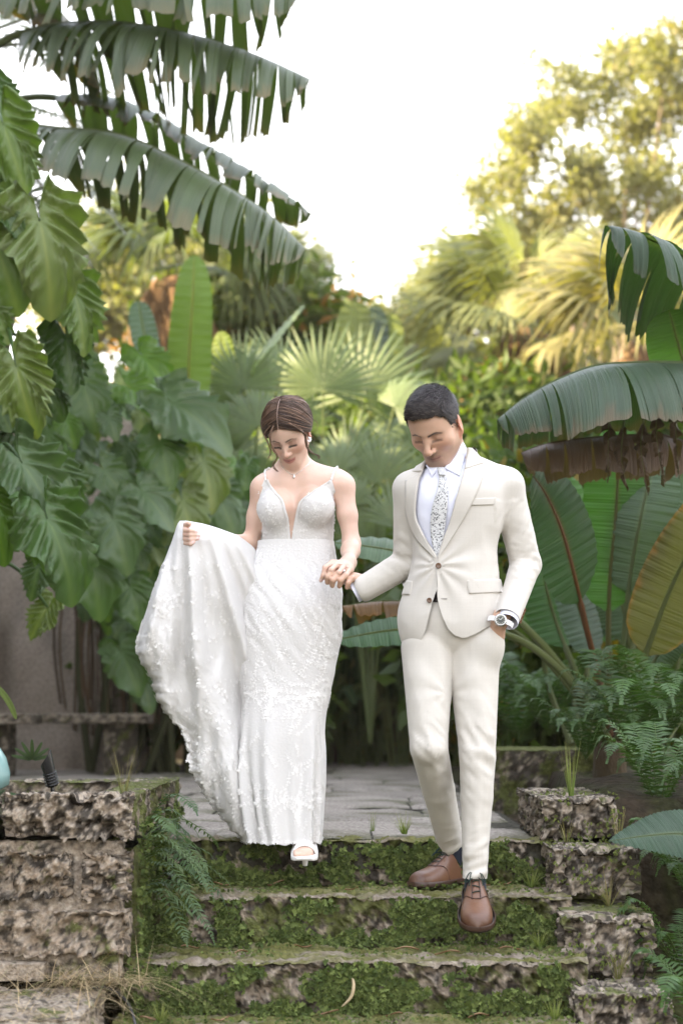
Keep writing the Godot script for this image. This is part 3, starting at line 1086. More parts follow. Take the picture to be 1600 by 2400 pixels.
	var mb := MB.new()
	var hlo := T.origin - Vector3(0.125, 0.128, 0.14)
	var hhi := T.origin + Vector3(0.125, 0.16, 0.16)
	f.net(mb, hlo, hhi, 0.0036, paint)
	mb = clip(mb, func(p: Vector3) -> float: return p.y - (hlo.y + 0.008))
	var ra := [at2(c1(1130, 2200), 5.94) - Vector3(0.062, 0.045, 0.06), at2(c1(1130, 2200), 5.94) + Vector3(0.062, 0.045, 0.075)]
	var la := [at(441, 1234, 5.98) - Vector3(0.03, 0.04, 0.05), at(441, 1234, 5.98) + Vector3(0.03, 0.04, 0.07)]
	var fa := [at(697, 1945, 6.0) - Vector3(0.05, 0.045, 0.09), at(697, 1945, 6.0) + Vector3(0.05, 0.06, 0.07)]
	var lower := MB.new()
	f.net(lower, at(600, 1915, 6.30), at(770, 1290, 6.02), 0.012, paint)
	append_mb(mb, lower)
	for bx in [ra, la, fa]:
		f.net(mb, bx[0], bx[1], 0.0034, paint)
	var trunk := MB.new()
	f.net(trunk, at(560, 1290, 6.28) - Vector3(0.14, 0.06, 0.02), at(830, 1075, 5.95) + Vector3(0.02, 0.03, 0.0), 0.0065, paint)
	trunk = clip(trunk, func(p: Vector3) -> float:
		var k := minf(box_out(p, ra[0] + Vector3.ONE * 0.004, ra[1] - Vector3.ONE * 0.004), box_out(p, la[0] + Vector3.ONE * 0.004, la[1] - Vector3.ONE * 0.004))
		if absf(p.x - T.origin.x) < 0.10:
			k = minf(k, hlo.y + 0.009 - p.y)
		return k)
	var off := mb.v.size()
	mb.v.append_array(trunk.v); mb.c.append_array(trunk.c); mb.t.append_array(trunk.t)
	for n in trunk.i:
		mb.i.append(n + off)
	part("body", mb, M.skin, body)
	build_bride_hair(body, T)
	build_dress(body, f)

func build_bride_hair(body: Node3D, T: Transform3D) -> void:
	var mb := MB.new()
	var c := Vector3(0, 0.048, -0.022)
	var R := Vector3(0.094, 0.098, 0.112)
	var r2 := RandomNumberGenerator.new()
	r2.seed = 5
	# scalp layer, open over the face
	var n := 40
	var m := 26
	var first := mb.v.size()
	for a in m:
		for b in n:
			var th := TAU * b / n
			var low := 0.40 - 0.75 * pow(absf(cos(th)), 1.3)      # hairline: high at the parting, low at the temples and nape
			if sin(th) < -0.3:
				low = -0.55
			var la := lerpf(PI / 2, asin(clampf(low, -0.9, 0.9)), float(a) / (m - 1))
			var d := Vector3(cos(la) * cos(th), sin(la), cos(la) * sin(th))
			mb.vert(T * (c + d * R * 0.955), Color(0.045, 0.027, 0.020))
	mb.grid(first, m, n, true, true)
	for g in [-1.0, 1.0]:
		for k in 560:
			var t := float(k) / 559.0
			var th := lerpf(0.40, 2.35, pow(t, 0.9)) + r2.randf_range(-0.02, 0.02)     # along the parting, forehead to crown
			var s := Vector3(g * (0.022 + r2.randf_range(0.0, 0.03)) - 0.045, sin(th), cos(th)).normalized()
			var shade := r2.randf()
			var col := Color(0.026, 0.015, 0.011).lerp(Color(0.17, 0.10, 0.065), shade * shade)
			var front := 1.0 - t
			var mid := Vector3(g * 1.0, lerpf(0.62, 0.16, front * front) - r2.randf_range(0.0, 0.3) * (1.0 - front), 1.05 * front - 0.15 + r2.randf_range(-0.12, 0.12))
			var low := Vector3(g * 1.15, -0.28 - r2.randf_range(0.0, 0.30), -0.25 + 0.75 * front * front + r2.randf_range(-0.08, 0.08))
			var end := Vector3(g * 0.25, -0.55 + r2.randf_range(-0.15, 0.1), -0.85)
			hair_ring(mb, T, [s, mid, low, end], c, R * r2.randf_range(0.965, 1.04), 0.03, r2.randf_range(0.0012, 0.0030), col, r2.randf_range(0.0, 0.010), 14)
	var line := PackedVector3Array()
	var lr := PackedFloat32Array()
	for k in 16:
		var th := lerpf(0.38, 1.75, k / 15.0)
		line.append(T * (c + Vector3(-0.045, sin(th), cos(th)).normalized() * R * 1.004))
		lr.append(0.0016)
	mb.tube(line, lr, Color(0.36, 0.25, 0.20), 5)
	# fuller swept waves over the crown
	for k in 150:
		var g := -1.0 if k % 2 else 1.0
		var th := r2.randf_range(1.45, 2.2)
		var s := Vector3(g * 0.05 - 0.03, sin(th), cos(th)).normalized()
		var col := Color(0.050, 0.030, 0.022).lerp(Color(0.15, 0.092, 0.064), r2.randf())
		hair_ring(mb, T, [s, Vector3(g * 0.9, 0.85, -0.2 + r2.randf_range(-0.3, 0.3)), Vector3(g * 1.0, 0.15, -0.5), Vector3(g * 0.3, -0.4, -0.95)], c, R * r2.randf_range(0.99, 1.05), 0.04, r2.randf_range(0.0016, 0.0034), col, r2.randf_range(0.0, 0.006), 12)
	# low bun behind the neck
	for k in 70:
		var a0 := r2.randf_range(0, TAU)
		var pts := PackedVector3Array()
		var rad := PackedFloat32Array()
		for j in 9:
			var a := a0 + j * 0.5
			pts.append(T * (Vector3(0.0, -0.045, -0.115) + Vector3(cos(a) * 0.042, sin(a) * 0.034, -0.012 + 0.02 * sin(a0 * 7.0))))
			rad.append(0.0032)
		mb.tube(pts, rad, Color(0.050, 0.030, 0.022).lerp(Color(0.12, 0.075, 0.05), r2.randf()), 5, false)
	# loose strands framing the face
	var sets := [
		[[c1(430, 560), 5.985], [c1(395, 680), 5.975], [c1(420, 800), 5.985], [c1(470, 900), 6.0], [c1(425, 1000), 6.02], [c1(480, 1075), 6.03]],
		[[c1(400, 560), 6.0], [c1(335, 650), 6.01], [c1(370, 740), 6.01], [c1(400, 850), 6.02], [c1(375, 930), 6.03]],
		[[c1(600, 530), 5.97], [c1(700, 590), 5.97], [c1(780, 660), 5.985], [c1(795, 760), 6.0], [c1(840, 850), 6.02], [c1(930, 890), 6.05], [c1(940, 925), 6.06]],
		[[c1(690, 560), 5.985], [c1(770, 640), 6.0], [c1(800, 800), 6.02], [c1(870, 860), 6.05]],
		[[c1(850, 480), 6.07], [c1(915, 520), 6.07], [c1(915, 600), 6.08], [c1(860, 640), 6.09]],
		[[c1(830, 640), 6.06], [c1(890, 700), 6.07], [c1(850, 760), 6.08], [c1(900, 800), 6.09]]]
	# flyaways
	for k in 46:
		var g := -1.0 if k % 2 else 1.0
		var a := r2.randf_range(0.2, 2.6)
		var s := Vector3(g * r2.randf_range(0.2, 0.9), sin(a), cos(a) * 0.8 - 0.2).normalized()
		hair_ring(mb, T, [s, s + Vector3(g * 0.3, 0.1, -0.25), s + Vector3(g * 0.35, -0.35, -0.5)], c, R * r2.randf_range(1.03, 1.10), 0.04, 0.0007, Color(0.10, 0.06, 0.04), 0.012, 9)
	for si in sets.size():
		for k in [10, 5, 12, 6, 2, 2][si]:
			var ctl := []
			for q in sets[si]:
				ctl.append(at2(q[0] + Vector2(r2.randf_range(-4.0, 4.0), r2.randf_range(-2.0, 2.0)) * (0.4 + 0.6 * float(ctl.size()) / 6.0), q[1] + r2.randf_range(-0.006, 0.004)))
			var pts := catmull(ctl, 22)
			var rad := PackedFloat32Array()
			for j in 22:
				rad.append((0.0013 if si < 4 else 0.0006) * (1.0 - 0.7 * j / 21.0))
			mb.tube(pts, rad, Color(0.07, 0.040, 0.026).lerp(Color(0.22, 0.13, 0.08), r2.randf()), 4, false)
	part("hair", mb, M.hair, body)

# --- the gown

var dress_rings := [[1243, 592, 767], [1262, 589, 770], [1300, 573, 776], [1340, 561, 783], [1400, 553, 787], [1450, 551, 785], [1500, 550, 777], [1550, 552, 767], [1600, 556, 758], [1640, 556, 749], [1680, 553, 745], [1720, 549, 746], [1760, 547, 745], [1800, 549, 743], [1850, 556, 739], [1900, 566, 737], [1932, 573, 735]]
var train_rings := [[1196, 413, 428], [1203, 408, 470], [1214, 404, 505], [1230, 399, 548], [1260, 388, 585], [1300, 372, 600], [1350, 354, 610], [1400, 337, 615], [1450, 322, 618], [1480, 314, 620], [1500, 317, 620], [1530, 332, 620], [1560, 350, 620], [1600, 360, 625], [1640, 385, 628], [1680, 420, 630], [1720, 433, 632], [1760, 437, 635], [1800, 457, 640], [1850, 489, 645], [1900, 528, 650], [1934, 560, 655]]

func ring_at(rings: Array, y: float) -> Vector2:
	var l := []
	var r := []
	for q in rings:
		l.append([q[0], q[1]])
		r.append([q[0], q[2]])
	return Vector2(curve(l, y), curve(r, y))

func skirt_point(u: float, y: float) -> Vector3:     # u: angle / TAU, 0.25 = front
	var lr := ring_at(dress_rings, y)
	var t := (y - 1243.0) / 689.0
	var a := u * TAU
	var ca := cos(a)
	var sa := sin(a)
	var ex := 0.80
	var cx := signf(ca) * pow(absf(ca), ex)
	var dep := curve([[0, 0.088], [0.1, 0.105], [0.23, 0.135], [0.45, 0.115], [0.65, 0.105], [1.0, 0.135]], t)
	var mid := curve([[0, 6.175], [0.23, 6.165], [0.5, 6.145], [0.75, 6.125], [1.0, 6.135]], t)
	var d := mid - signf(sa) * pow(absf(sa), 0.85) * dep
	var p := at(lerpf(lr.x, lr.y, 0.5 - 0.5 * cx), y, mid)
	p.z = CAM.z - d
	# folds of the flared part
	var fl := sstep(0.45, 0.95, t)
	var w := sin(a * 9.0 + 1.3 * sin(a * 2.0) + t * 2.0) * 0.6 + sin(a * 15.0 + 2.0 - t * 3.0) * 0.4
	var n := Vector3(-ca, 0, sa).normalized()
	p += n * (w * 0.019 * fl)
	# drawn cloth over the hip and thigh
	p += n * (fn.get_noise_3d(p.x * 7.0, p.y * 13.0 + p.x * 16.0, p.z * 4.0) * 0.006 * sstep(0.03, 0.12, t) * sstep(0.60, 0.30, t))
	p += n * sa * 0.012 * exp(-pow((y - 1672.0) / 75.0, 2.0)) * sstep(0.2, 0.6, sa)
	return p

func train_point(u: float, y: float) -> Vector3:
	var lr := ring_at(train_rings, y)
	var t := (y - 1196.0) / 738.0
	var a := u * TAU
	var ca := cos(a)
	var sa := sin(a)
	var wide := (lr.y - lr.x) / 1568.0
	var dep := minf(0.10, 0.012 + wide * 0.85) * (1.0 - 0.15 * t)
	var x := lerpf(lr.x, lr.y, 0.5 - 0.5 * signf(ca) * pow(absf(ca), 0.9))
	var mid := lerpf(6.03, 6.19, clampf((x - 420.0) / 200.0, 0.0, 1.0)) + 0.05 * sstep(0.1, 0.6, t)
	var d := mid - sa * dep
	var p := at(x, y, d)
	# folds falling from the hand
	var f0 := sstep(0.02, 0.35, t)
	var along := (x - 425.0 - (y - 1205.0) * 0.06) / (60.0 + (y - 1196.0) * 0.32)
	var w := sin(along * 9.0 + 0.8 * sin(y * 0.006)) * 0.6 + sin(along * 17.0 + 1.0 + y * 0.004) * 0.3 + fn.get_noise_2d(x * 0.02, y * 0.004) * 0.5
	p.z += w * (0.012 + 0.038 * f0) * (1.0 if sa > 0 else -1.0) * sstep(0.0, 0.5, absf(sa))
	# scalloped edge at the free side and hem
	var edge := sstep(0.55, 0.98, ca)
	p.x += edge * (0.004 * sin(y * 0.23) + 0.003 * sin(y * 0.51)) * sstep(0.30, 0.5, t)
	return p

func surf_normal(map: Callable, u: float, y: float) -> Array:
	var p: Vector3 = map.call(u, y)
	var pu: Vector3 = map.call(u + 0.004, y)
	var pv: Vector3 = map.call(u, y + 4.0)
	var tu := (pu - p).normalized()
	var tv := (pv - p).normalized()
	var n := tv.cross(tu).normalized()
	return [p, n, tu, tv]

func petal(mb: MB, p: Vector3, n: Vector3, dir: Vector3, l: float, w: float, h: float, col: Color) -> void:
	dir = (dir - n * dir.dot(n)).normalized()
	var s := n.cross(dir)
	var a := mb.vert(p, col)
	var b := mb.vert(p + dir * l * 0.5 + s * w + n * h * 0.3, col)
	var c := mb.vert(p + dir * l + n * h * 0.4, col)
	var d := mb.vert(p + dir * l * 0.5 - s * w + n * h * 0.3, col)
	var e := mb.vert(p + dir * l * 0.45 + n * h, col)
	mb.tri(a, e, b); mb.tri(b, e, c); mb.tri(c, e, d); mb.tri(d, e, a)

# a curling sprig of lace that follows a surface; get(position in mm-like plane) -> [p, n, tu, tv]
func sprig(mb: MB, get_: Callable, o: Vector2, ang: float, len_: float, curl: float, col: Color, r2: RandomNumberGenerator, step: Vector2) -> void:
	var q := o
	var a := ang
	var n := int(len_ / 0.011)
	for k in n:
		var fr: Array = get_.call(q.x, q.y)
		if fr.is_empty(): break
		var dir: Vector3 = fr[2] * cos(a) + fr[3] * sin(a)
		petal(mb, fr[0] + fr[1] * 0.0008, fr[1], dir, 0.013, 0.0018, 0.0014, col)
		if k > 0:
			for g in [-1.0, 1.0]:
				var da: float = a + g * r2.randf_range(0.6, 1.0)
				petal(mb, fr[0] + fr[1] * 0.0012, fr[1], fr[2] * cos(da) + fr[3] * sin(da), r2.randf_range(0.007, 0.013), r2.randf_range(0.0018, 0.0030), 0.0016, col)
		q += Vector2(cos(a) * step.x, sin(a) * step.y) * 0.011
		a += curl * r2.randf_range(0.6, 1.4)

func flower(mb: MB, fr: Array, r: float, col: Color, a0: float) -> void:
	for k in 5:
		var a := a0 + TAU * k / 5.0
		petal(mb, fr[0] + fr[1] * 0.0015, fr[1], fr[2] * cos(a) + fr[3] * sin(a), r, r * 0.30, 0.0022, col)

func build_dress(body: Node3D, skin_field: Field) -> void:
	var white := Color(0.695, 0.68, 0.66)
	var lace := Color(0.765, 0.75, 0.73)
	var r2 := RandomNumberGenerator.new()
	r2.seed = 21
	# bodice: lies on the trunk, with a plunging neckline
	var f := Field.new()
	f.grow = 0.0055
	f.ell(at(684, 1165, 6.18), Vector3(0.122, 0.145, 0.082), 0.05)
	f.cap(at(650, 1112, 6.14), at(604, 1120, 6.155), 0.039, 0.036, 0.03)
	f.cap(at(710, 1108, 6.14), at(785, 1114, 6.14), 0.039, 0.037, 0.03)
	f.ell(at(636, 1168, 6.110), Vector3(0.064, 0.064, 0.058), 0.022)
	f.ell(at(722, 1163, 6.103), Vector3(0.064, 0.064, 0.058), 0.022)
	f.ell(at(684, 1250, 6.18), Vector3(0.116, 0.13, 0.083), 0.05)
	var mb := MB.new()
	f.net(mb, at(560, 1275, 6.29), at(800, 1090, 6.02), 0.0046, func(_p: Vector3) -> Color: return white)
	var il := tab([[617, 1103], [630, 1124], [650, 1149], [657, 1172], [663, 1192], [666, 1222], [667.5, 1256]])
	var ir := tab([[760, 1099], [745, 1110], [712, 1132], [688, 1151], [680, 1176], [674, 1209], [670, 1235], [668.5, 1256]])
	var ol := tab([[607, 1100], [595, 1128], [584, 1156], [560, 1175], [500, 1185]])
	var orr := tab([[762, 1099], [768, 1122], [777, 1145], [800, 1170], [860, 1180]])
	mb = clip(mb, func(p: Vector3) -> float:
		var q := px(p)
		if p.z < CAM.z - 6.20:
			return q.y - 1170.0
		if q.x < 667.8:
			return minf(q.y - 1101.0, minf(curve(il, q.y) - q.x, q.x - curve(ol, q.y)))
		return minf(q.y - 1098.0, minf(q.x - curve(ir, q.y), curve(orr, q.y) - q.x)))
	var nrm := normals_of(mb)
	for k in mb.v.size():
		var p := mb.v[k]
		mb.v[k] += nrm[k] * (0.0012 * fn.get_noise_3dv(p * 60.0))
	var bod := part("bodice", mb, M.satin, body)
	# its embroidery
	var lm := MB.new()
	var on := func(x: float, y: float) -> Array:
		if x < 667.8 and (x > curve(il, y) - 3.0 or x < curve(ol, y) + 3.0): return []
		if x >= 667.8 and (x < curve(ir, y) + 3.0 or x > curve(orr, y) - 3.0): return []
		var p := cast(f, x, y, 5.9, 6.4)
		var n := f.normal(p)
		var tu := Vector3.RIGHT - n * n.x
		return [p, n, tu.normalized(), n.cross(tu.normalized())]
	for k in 46:
		var x := r2.randf_range(588, 775)
		var y := r2.randf_range(1120, 1245)
		if (x < 667 and x < curve(il, y) - 4 and x > curve(ol, y) + 2) or (x > 669 and x > curve(ir, y) + 4 and x < curve(orr, y) - 2):
			sprig(lm, on, Vector2(x, y), r2.randf_range(0, TAU), r2.randf_range(0.03, 0.05), r2.randf_range(-0.5, 0.5), lace, r2, Vector2(680, -680) / 1.02)
	for e: Array in [il, ir]:
		for k in 60:
			var y := lerpf(1106, 1250, k / 59.0)
			var x := curve(e, y) + (-3.2 if e == il else 3.2)
			var fr: Array = on.call(x, y)
			if fr.is_empty(): continue
			for j in 2:
				lm.ball(fr[0] + fr[1] * 0.002 + fr[2] * j * 0.004 * (-1.0 if e == il else 1.0), Vector3.ONE * 0.0021, lace, 5, 3)
	for k in 260:
		var x := r2.randf_range(590, 772)
		var y := r2.randf_range(1115, 1248)
		if (x < 666 and x < curve(il, y) - 2 and x > curve(ol, y) + 2) or (x > 670 and x > curve(ir, y) + 2 and x < curve(orr, y) - 2):
			var fr: Array = on.call(x, y)
			if fr.is_empty(): continue
			lm.ball(fr[0] + fr[1] * 0.0015, Vector3.ONE * 0.0017, lace, 5, 3)
	part("lace", lm, M.lace, bod).set_meta("kind", "stuff")
	# straps over the shoulders
	for st: Array in [[[611, 1104], [609, 1092], [609, 1083], [611, 1077], [616, 1071]], [[761, 1102], [765, 1090], [769, 1080], [774, 1071], [776, 1066]]]:
		var sm := MB.new()
		var pts := PackedVector3Array()
		var rad := PackedFloat32Array()
		for q in _line(st, 14):
			var p := cast(skin_field, q.x, q.y, 5.9, 6.35)
			pts.append(p + skin_field.normal(p) * 0.002)
			rad.append(0.0036)
		pts.append(pts[13] + Vector3(0, -0.02, -0.06)); rad.append(0.0036)
		sm.tube(pts, rad, lace, 6)
		for k in 40:
			var p := pts[k * 13 / 40]
			sm.ball(p + Vector3(r2.randf_range(-0.003, 0.003), r2.randf_range(-0.004, 0.004), 0.003), Vector3.ONE * 0.0022, lace, 5, 3)
		part("strap", sm, M.lace, body)
	# skirt
	mb = MB.new()
	var rows := 120
	var cols := 150
	for a in rows:
		for b in cols:
			mb.vert(skirt_point(float(b) / cols, lerpf(1243, 1932, a / (rows - 1.0)) + (4.0 * sin(b * 0.7) if a == rows - 1 else 0.0)), white)
	mb.grid(0, rows, cols, true, true)
	var sk := part("skirt", mb, M.satin, body)
	lm = MB.new()
	var on_skirt := func(u: float, y: float) -> Array: return surf_normal(skirt_point, u, y) if y < 1922.0 else []
	for k in 260:
		var y := lerpf(1262, 1930, pow(r2.randf(), 0.9))
		if y > 1620 and y < 1760 and r2.randf() < 0.4:
			continue
		sprig(lm, on_skirt, Vector2(r2.randf_range(0.03, 0.47), y), r2.randf_range(0.8, 2.3), r2.randf_range(0.04, 0.08), r2.randf_range(-0.35, 0.35), lace, r2, Vector2(0.95, 690))
	# long vines that run down the front and spread
	for v: Array in [[0.20, 1900, 0.16], [0.29, 1890, 0.10], [0.36, 1900, 0.14], [0.12, 1880, 0.12], [0.25, 1660, 0.2], [0.31, 1640, 0.2], [0.19, 1660, 0.2]]:
		for k in 3:
			sprig(lm, on_skirt, Vector2(v[0] + k * 0.012, v[1]), -1.57 + r2.randf_range(-0.3, 0.3), 0.22, 0.12 * (-1.0 if k % 2 else 1.0), lace, r2, Vector2(0.95, 690))
	for k in 700:
		var fr := surf_normal(skirt_point, r2.randf_range(0.03, 0.47), r2.randf_range(1255, 1640))
		lm.ball(fr[0] + fr[1] * 0.001, Vector3.ONE * 0.0017, lace, 5, 3)
	# beaded lines drawn in at the waist and down to the knee
	for k in 26:
		var u0 := lerpf(0.06, 0.44, k / 25.0)
		var y := 1256.0
		var y1 := r2.randf_range(1420, 1600)
		while y < y1:
			var fr := surf_normal(skirt_point, u0 + 0.02 * sin(y * 0.02 + k) - (u0 - 0.25) * sstep(1400, 1650, y) * 0.5, y)
			petal(lm, fr[0] + fr[1] * 0.001, fr[1], fr[3], 0.010, 0.0016, 0.0022, lace)
			y += r2.randf_range(6.0, 11.0)
	for k in 90:
		var fr := surf_normal(skirt_point, k / 90.0, 1928)
		flower(lm, fr, 0.009, lace, k)
	part("lace", lm, M.lace, sk).set_meta("kind", "stuff")
	# train gathered up in her hand
	mb = MB.new()
	rows = 130
	cols = 160
	for a in rows:
		for b in cols:
			mb.vert(train_point(float(b) / cols, lerpf(1196, 1934, a / (rows - 1.0)) + (5.0 * sin(b * 0.9) if a == rows - 1 else 0.0)), white)
	mb.grid(0, rows, cols, true, true)
	var tr := part("train", mb, M.satin, body)
	lm = MB.new()
	var on_train := func(u: float, y: float) -> Array: return surf_normal(train_point, u, y) if y < 1922.0 else []
	for k in 190:
		var y := r2.randf_range(1290, 1930)
		sprig(lm, on_train, Vector2(r2.randf_range(0.02, 0.30), y), r2.randf_range(0.0, TAU), r2.randf_range(0.04, 0.09), r2.randf_range(-0.4, 0.4), lace, r2, Vector2(1.4, 690))
	for k in 150:
		# lace edging along the free side and the hem
		var y := lerpf(1430, 1932, k / 149.0)
		var fr := surf_normal(train_point, 0.008 + 0.02 * r2.randf(), y)
		flower(lm, fr, r2.randf_range(0.005, 0.009), lace, k)
		flower(lm, surf_normal(train_point, 0.985 + 0.01 * r2.randf(), y), r2.randf_range(0.005, 0.008), lace, k)
	part("lace", lm, M.lace, tr).set_meta("kind", "stuff")
	# cloth pulled tight from the hand to the waist is part of the train; jewellery
	var jw := MB.new()
	var ctl := []
	for q: Array in [[520, 960], [530, 1010], [590, 1075], [655, 1108], [720, 1075], [800, 1010], [855, 940]]:
		var w := c1(q[0], q[1])
		var p := cast(skin_field, w.x, w.y, 5.9, 6.3)
		ctl.append(p + skin_field.normal(p) * 0.0015)
	var rad := PackedFloat32Array()
	for k in 40: rad.append(0.0009)
	jw.tube(catmull(ctl, 40), rad, Color(0.75, 0.74, 0.72), 5)
	var drop := c1(660, 1132)
	var dp := cast(skin_field, drop.x, drop.y, 5.9, 6.3)
	jw.ball(dp + Vector3(0, 0, 0.004), Vector3(0.0042, 0.0062, 0.003), Color(0.85, 0.85, 0.86), 8, 6)
	jw.ball(dp + Vector3(0, 0.008, 0.003), Vector3(0.0022, 0.003, 0.002), Color(0.8, 0.8, 0.8), 6, 5)
	part("necklace", jw, M.silver, body)
	var er := MB.new()
	for q: Array in [[822, 692], [838, 700], [845, 716], [840, 732], [826, 738], [832, 712], [815, 726]]:
		var w := c1(q[0], q[1])
		var p := at2(w, 6.06)
		er.ball(p, Vector3.ONE * 0.0038, Color(0.86, 0.86, 0.88), 6, 4)
	part("earring", er, M.silver, body)
	var rg := MB.new()
	var rp := at2(c1(1220, 2178), 5.884)
	rg.ball(rp, Vector3(0.0045, 0.0045, 0.004), Color(0.9, 0.9, 0.92), 6, 4)
	part("ring", rg, M.silver, body)
	# sandal: sole, pearl strap, heel
	var sd := MB.new()
	var so := at(699, 1963, 5.99)
	var nz := 12
	for layer in 2:
		var fst := sd.v.size()
		for a in nz:
			var t := a / (nz - 1.0)
			for b in 9:
				var s := b / 8.0 * 2.0 - 1.0
				var wd := 0.040 * (0.82 + 0.30 * sin(t * PI * 0.75)) * (1.0 - 0.25 * sstep(0.9, 1.0, t))
				var p := so + Vector3(s * wd, -0.004 + (0.0 if layer == 0 else -0.012), -0.11 + t * 0.155)
				p.y += 0.05 * pow(1.0 - t, 1.6)
				sd.vert(p, Color(0.74, 0.71, 0.68))
		sd.grid(fst, nz, 9, false, layer == 0)
	for a in nz - 1:
		for b: int in [0, 8]:
			var i0 := a * 9 + b
			var i1 := (a + 1) * 9 + b
			var k := nz * 9
			if b == 8: sd.quad(i0, i1, i1 + k, i0 + k)
			else: sd.quad(i0, i0 + k, i1 + k, i1)
	for b in 8:
		var i0 := (nz - 1) * 9 + b
		sd.quad(i0, i0 + nz * 9, i0 + 1 + nz * 9, i0 + 1)
	sd.tube(PackedVector3Array([so + Vector3(0, 0.03, -0.10), so + Vector3(0, -0.045, -0.115)]), PackedFloat32Array([0.016, 0.008]), Color(0.74, 0.71, 0.68), 8)
	var sn := part("sandal", sd, M.satin, body)
	var pe := MB.new()
	for row in 3:
		for k in 22:
			var a := lerpf(-0.1, PI + 0.1, k / 21.0)
			var p := so + Vector3(cos(a) * (0.041 - 0.001 * row), -0.006 + sin(a) * (0.037 + 0.005 * row), 0.004 - row * 0.007)
			pe.ball(p, Vector3.ONE * 0.0044, Color(0.84, 0.82, 0.80), 6, 4)
	part("pearl_strap", pe, M.silver_soft, sn)

func ridge(x: float, y: float, z: float) -> float:
	return 1.0 - 2.0 * absf(fn2.get_noise_3d(x, y, z))

func append_mb(mb: MB, o: MB) -> void:
	var off := mb.v.size()
	mb.v.append_array(o.v); mb.c.append_array(o.c); mb.t.append_array(o.t)
	for n in o.i:
		mb.i.append(n + off)

func pts2(list: Array) -> Array:             # groom close-up places -> view places
	var o := []
	for q in list:
		var w := c2(q[0], q[1])
		o.append([w.x, w.y])
	return o

func disc(mb: MB, p: Vector3, n: Vector3, r: float, h: float, col: Color, rim: float, sides := 14) -> void:
	var t := n.cross(Vector3.UP).normalized()
	var b := t.cross(n)
	var first := mb.v.size()
	var prof := [[1.0, 0.0], [1.0, h], [0.82, h + rim], [0.66, h], [0.0, h - rim * 0.3]]
	for q in prof:
		for s in sides:
			var a := TAU * s / sides
			mb.vert(p + (t * cos(a) + b * sin(a)) * r * q[0] + n * q[1], col)
	mb.grid(first, prof.size(), sides, true, true)

func torso(f: Field, slim: float) -> void:
	f.grow = -slim
	f.ell(at(1046, 1175, 5.84), Vector3(0.158, 0.175, 0.112), 0.05)
	f.cap(at(1005, 1090, 5.87), at(942, 1122, 5.86), 0.046, 0.050, 0.05)
	f.cap(at(1085, 1078, 5.87), at(1160, 1112, 5.86), 0.046, 0.052, 0.05)
	f.ell(at(1048, 1140, 5.83), Vector3(0.140, 0.10, 0.105), 0.05)
	f.ell(at(1044, 1310, 5.845), Vector3(0.140, 0.15, 0.106), 0.06)
	f.ell(at(1036, 1425, 5.855), Vector3(0.176, 0.19, 0.122), 0.06)

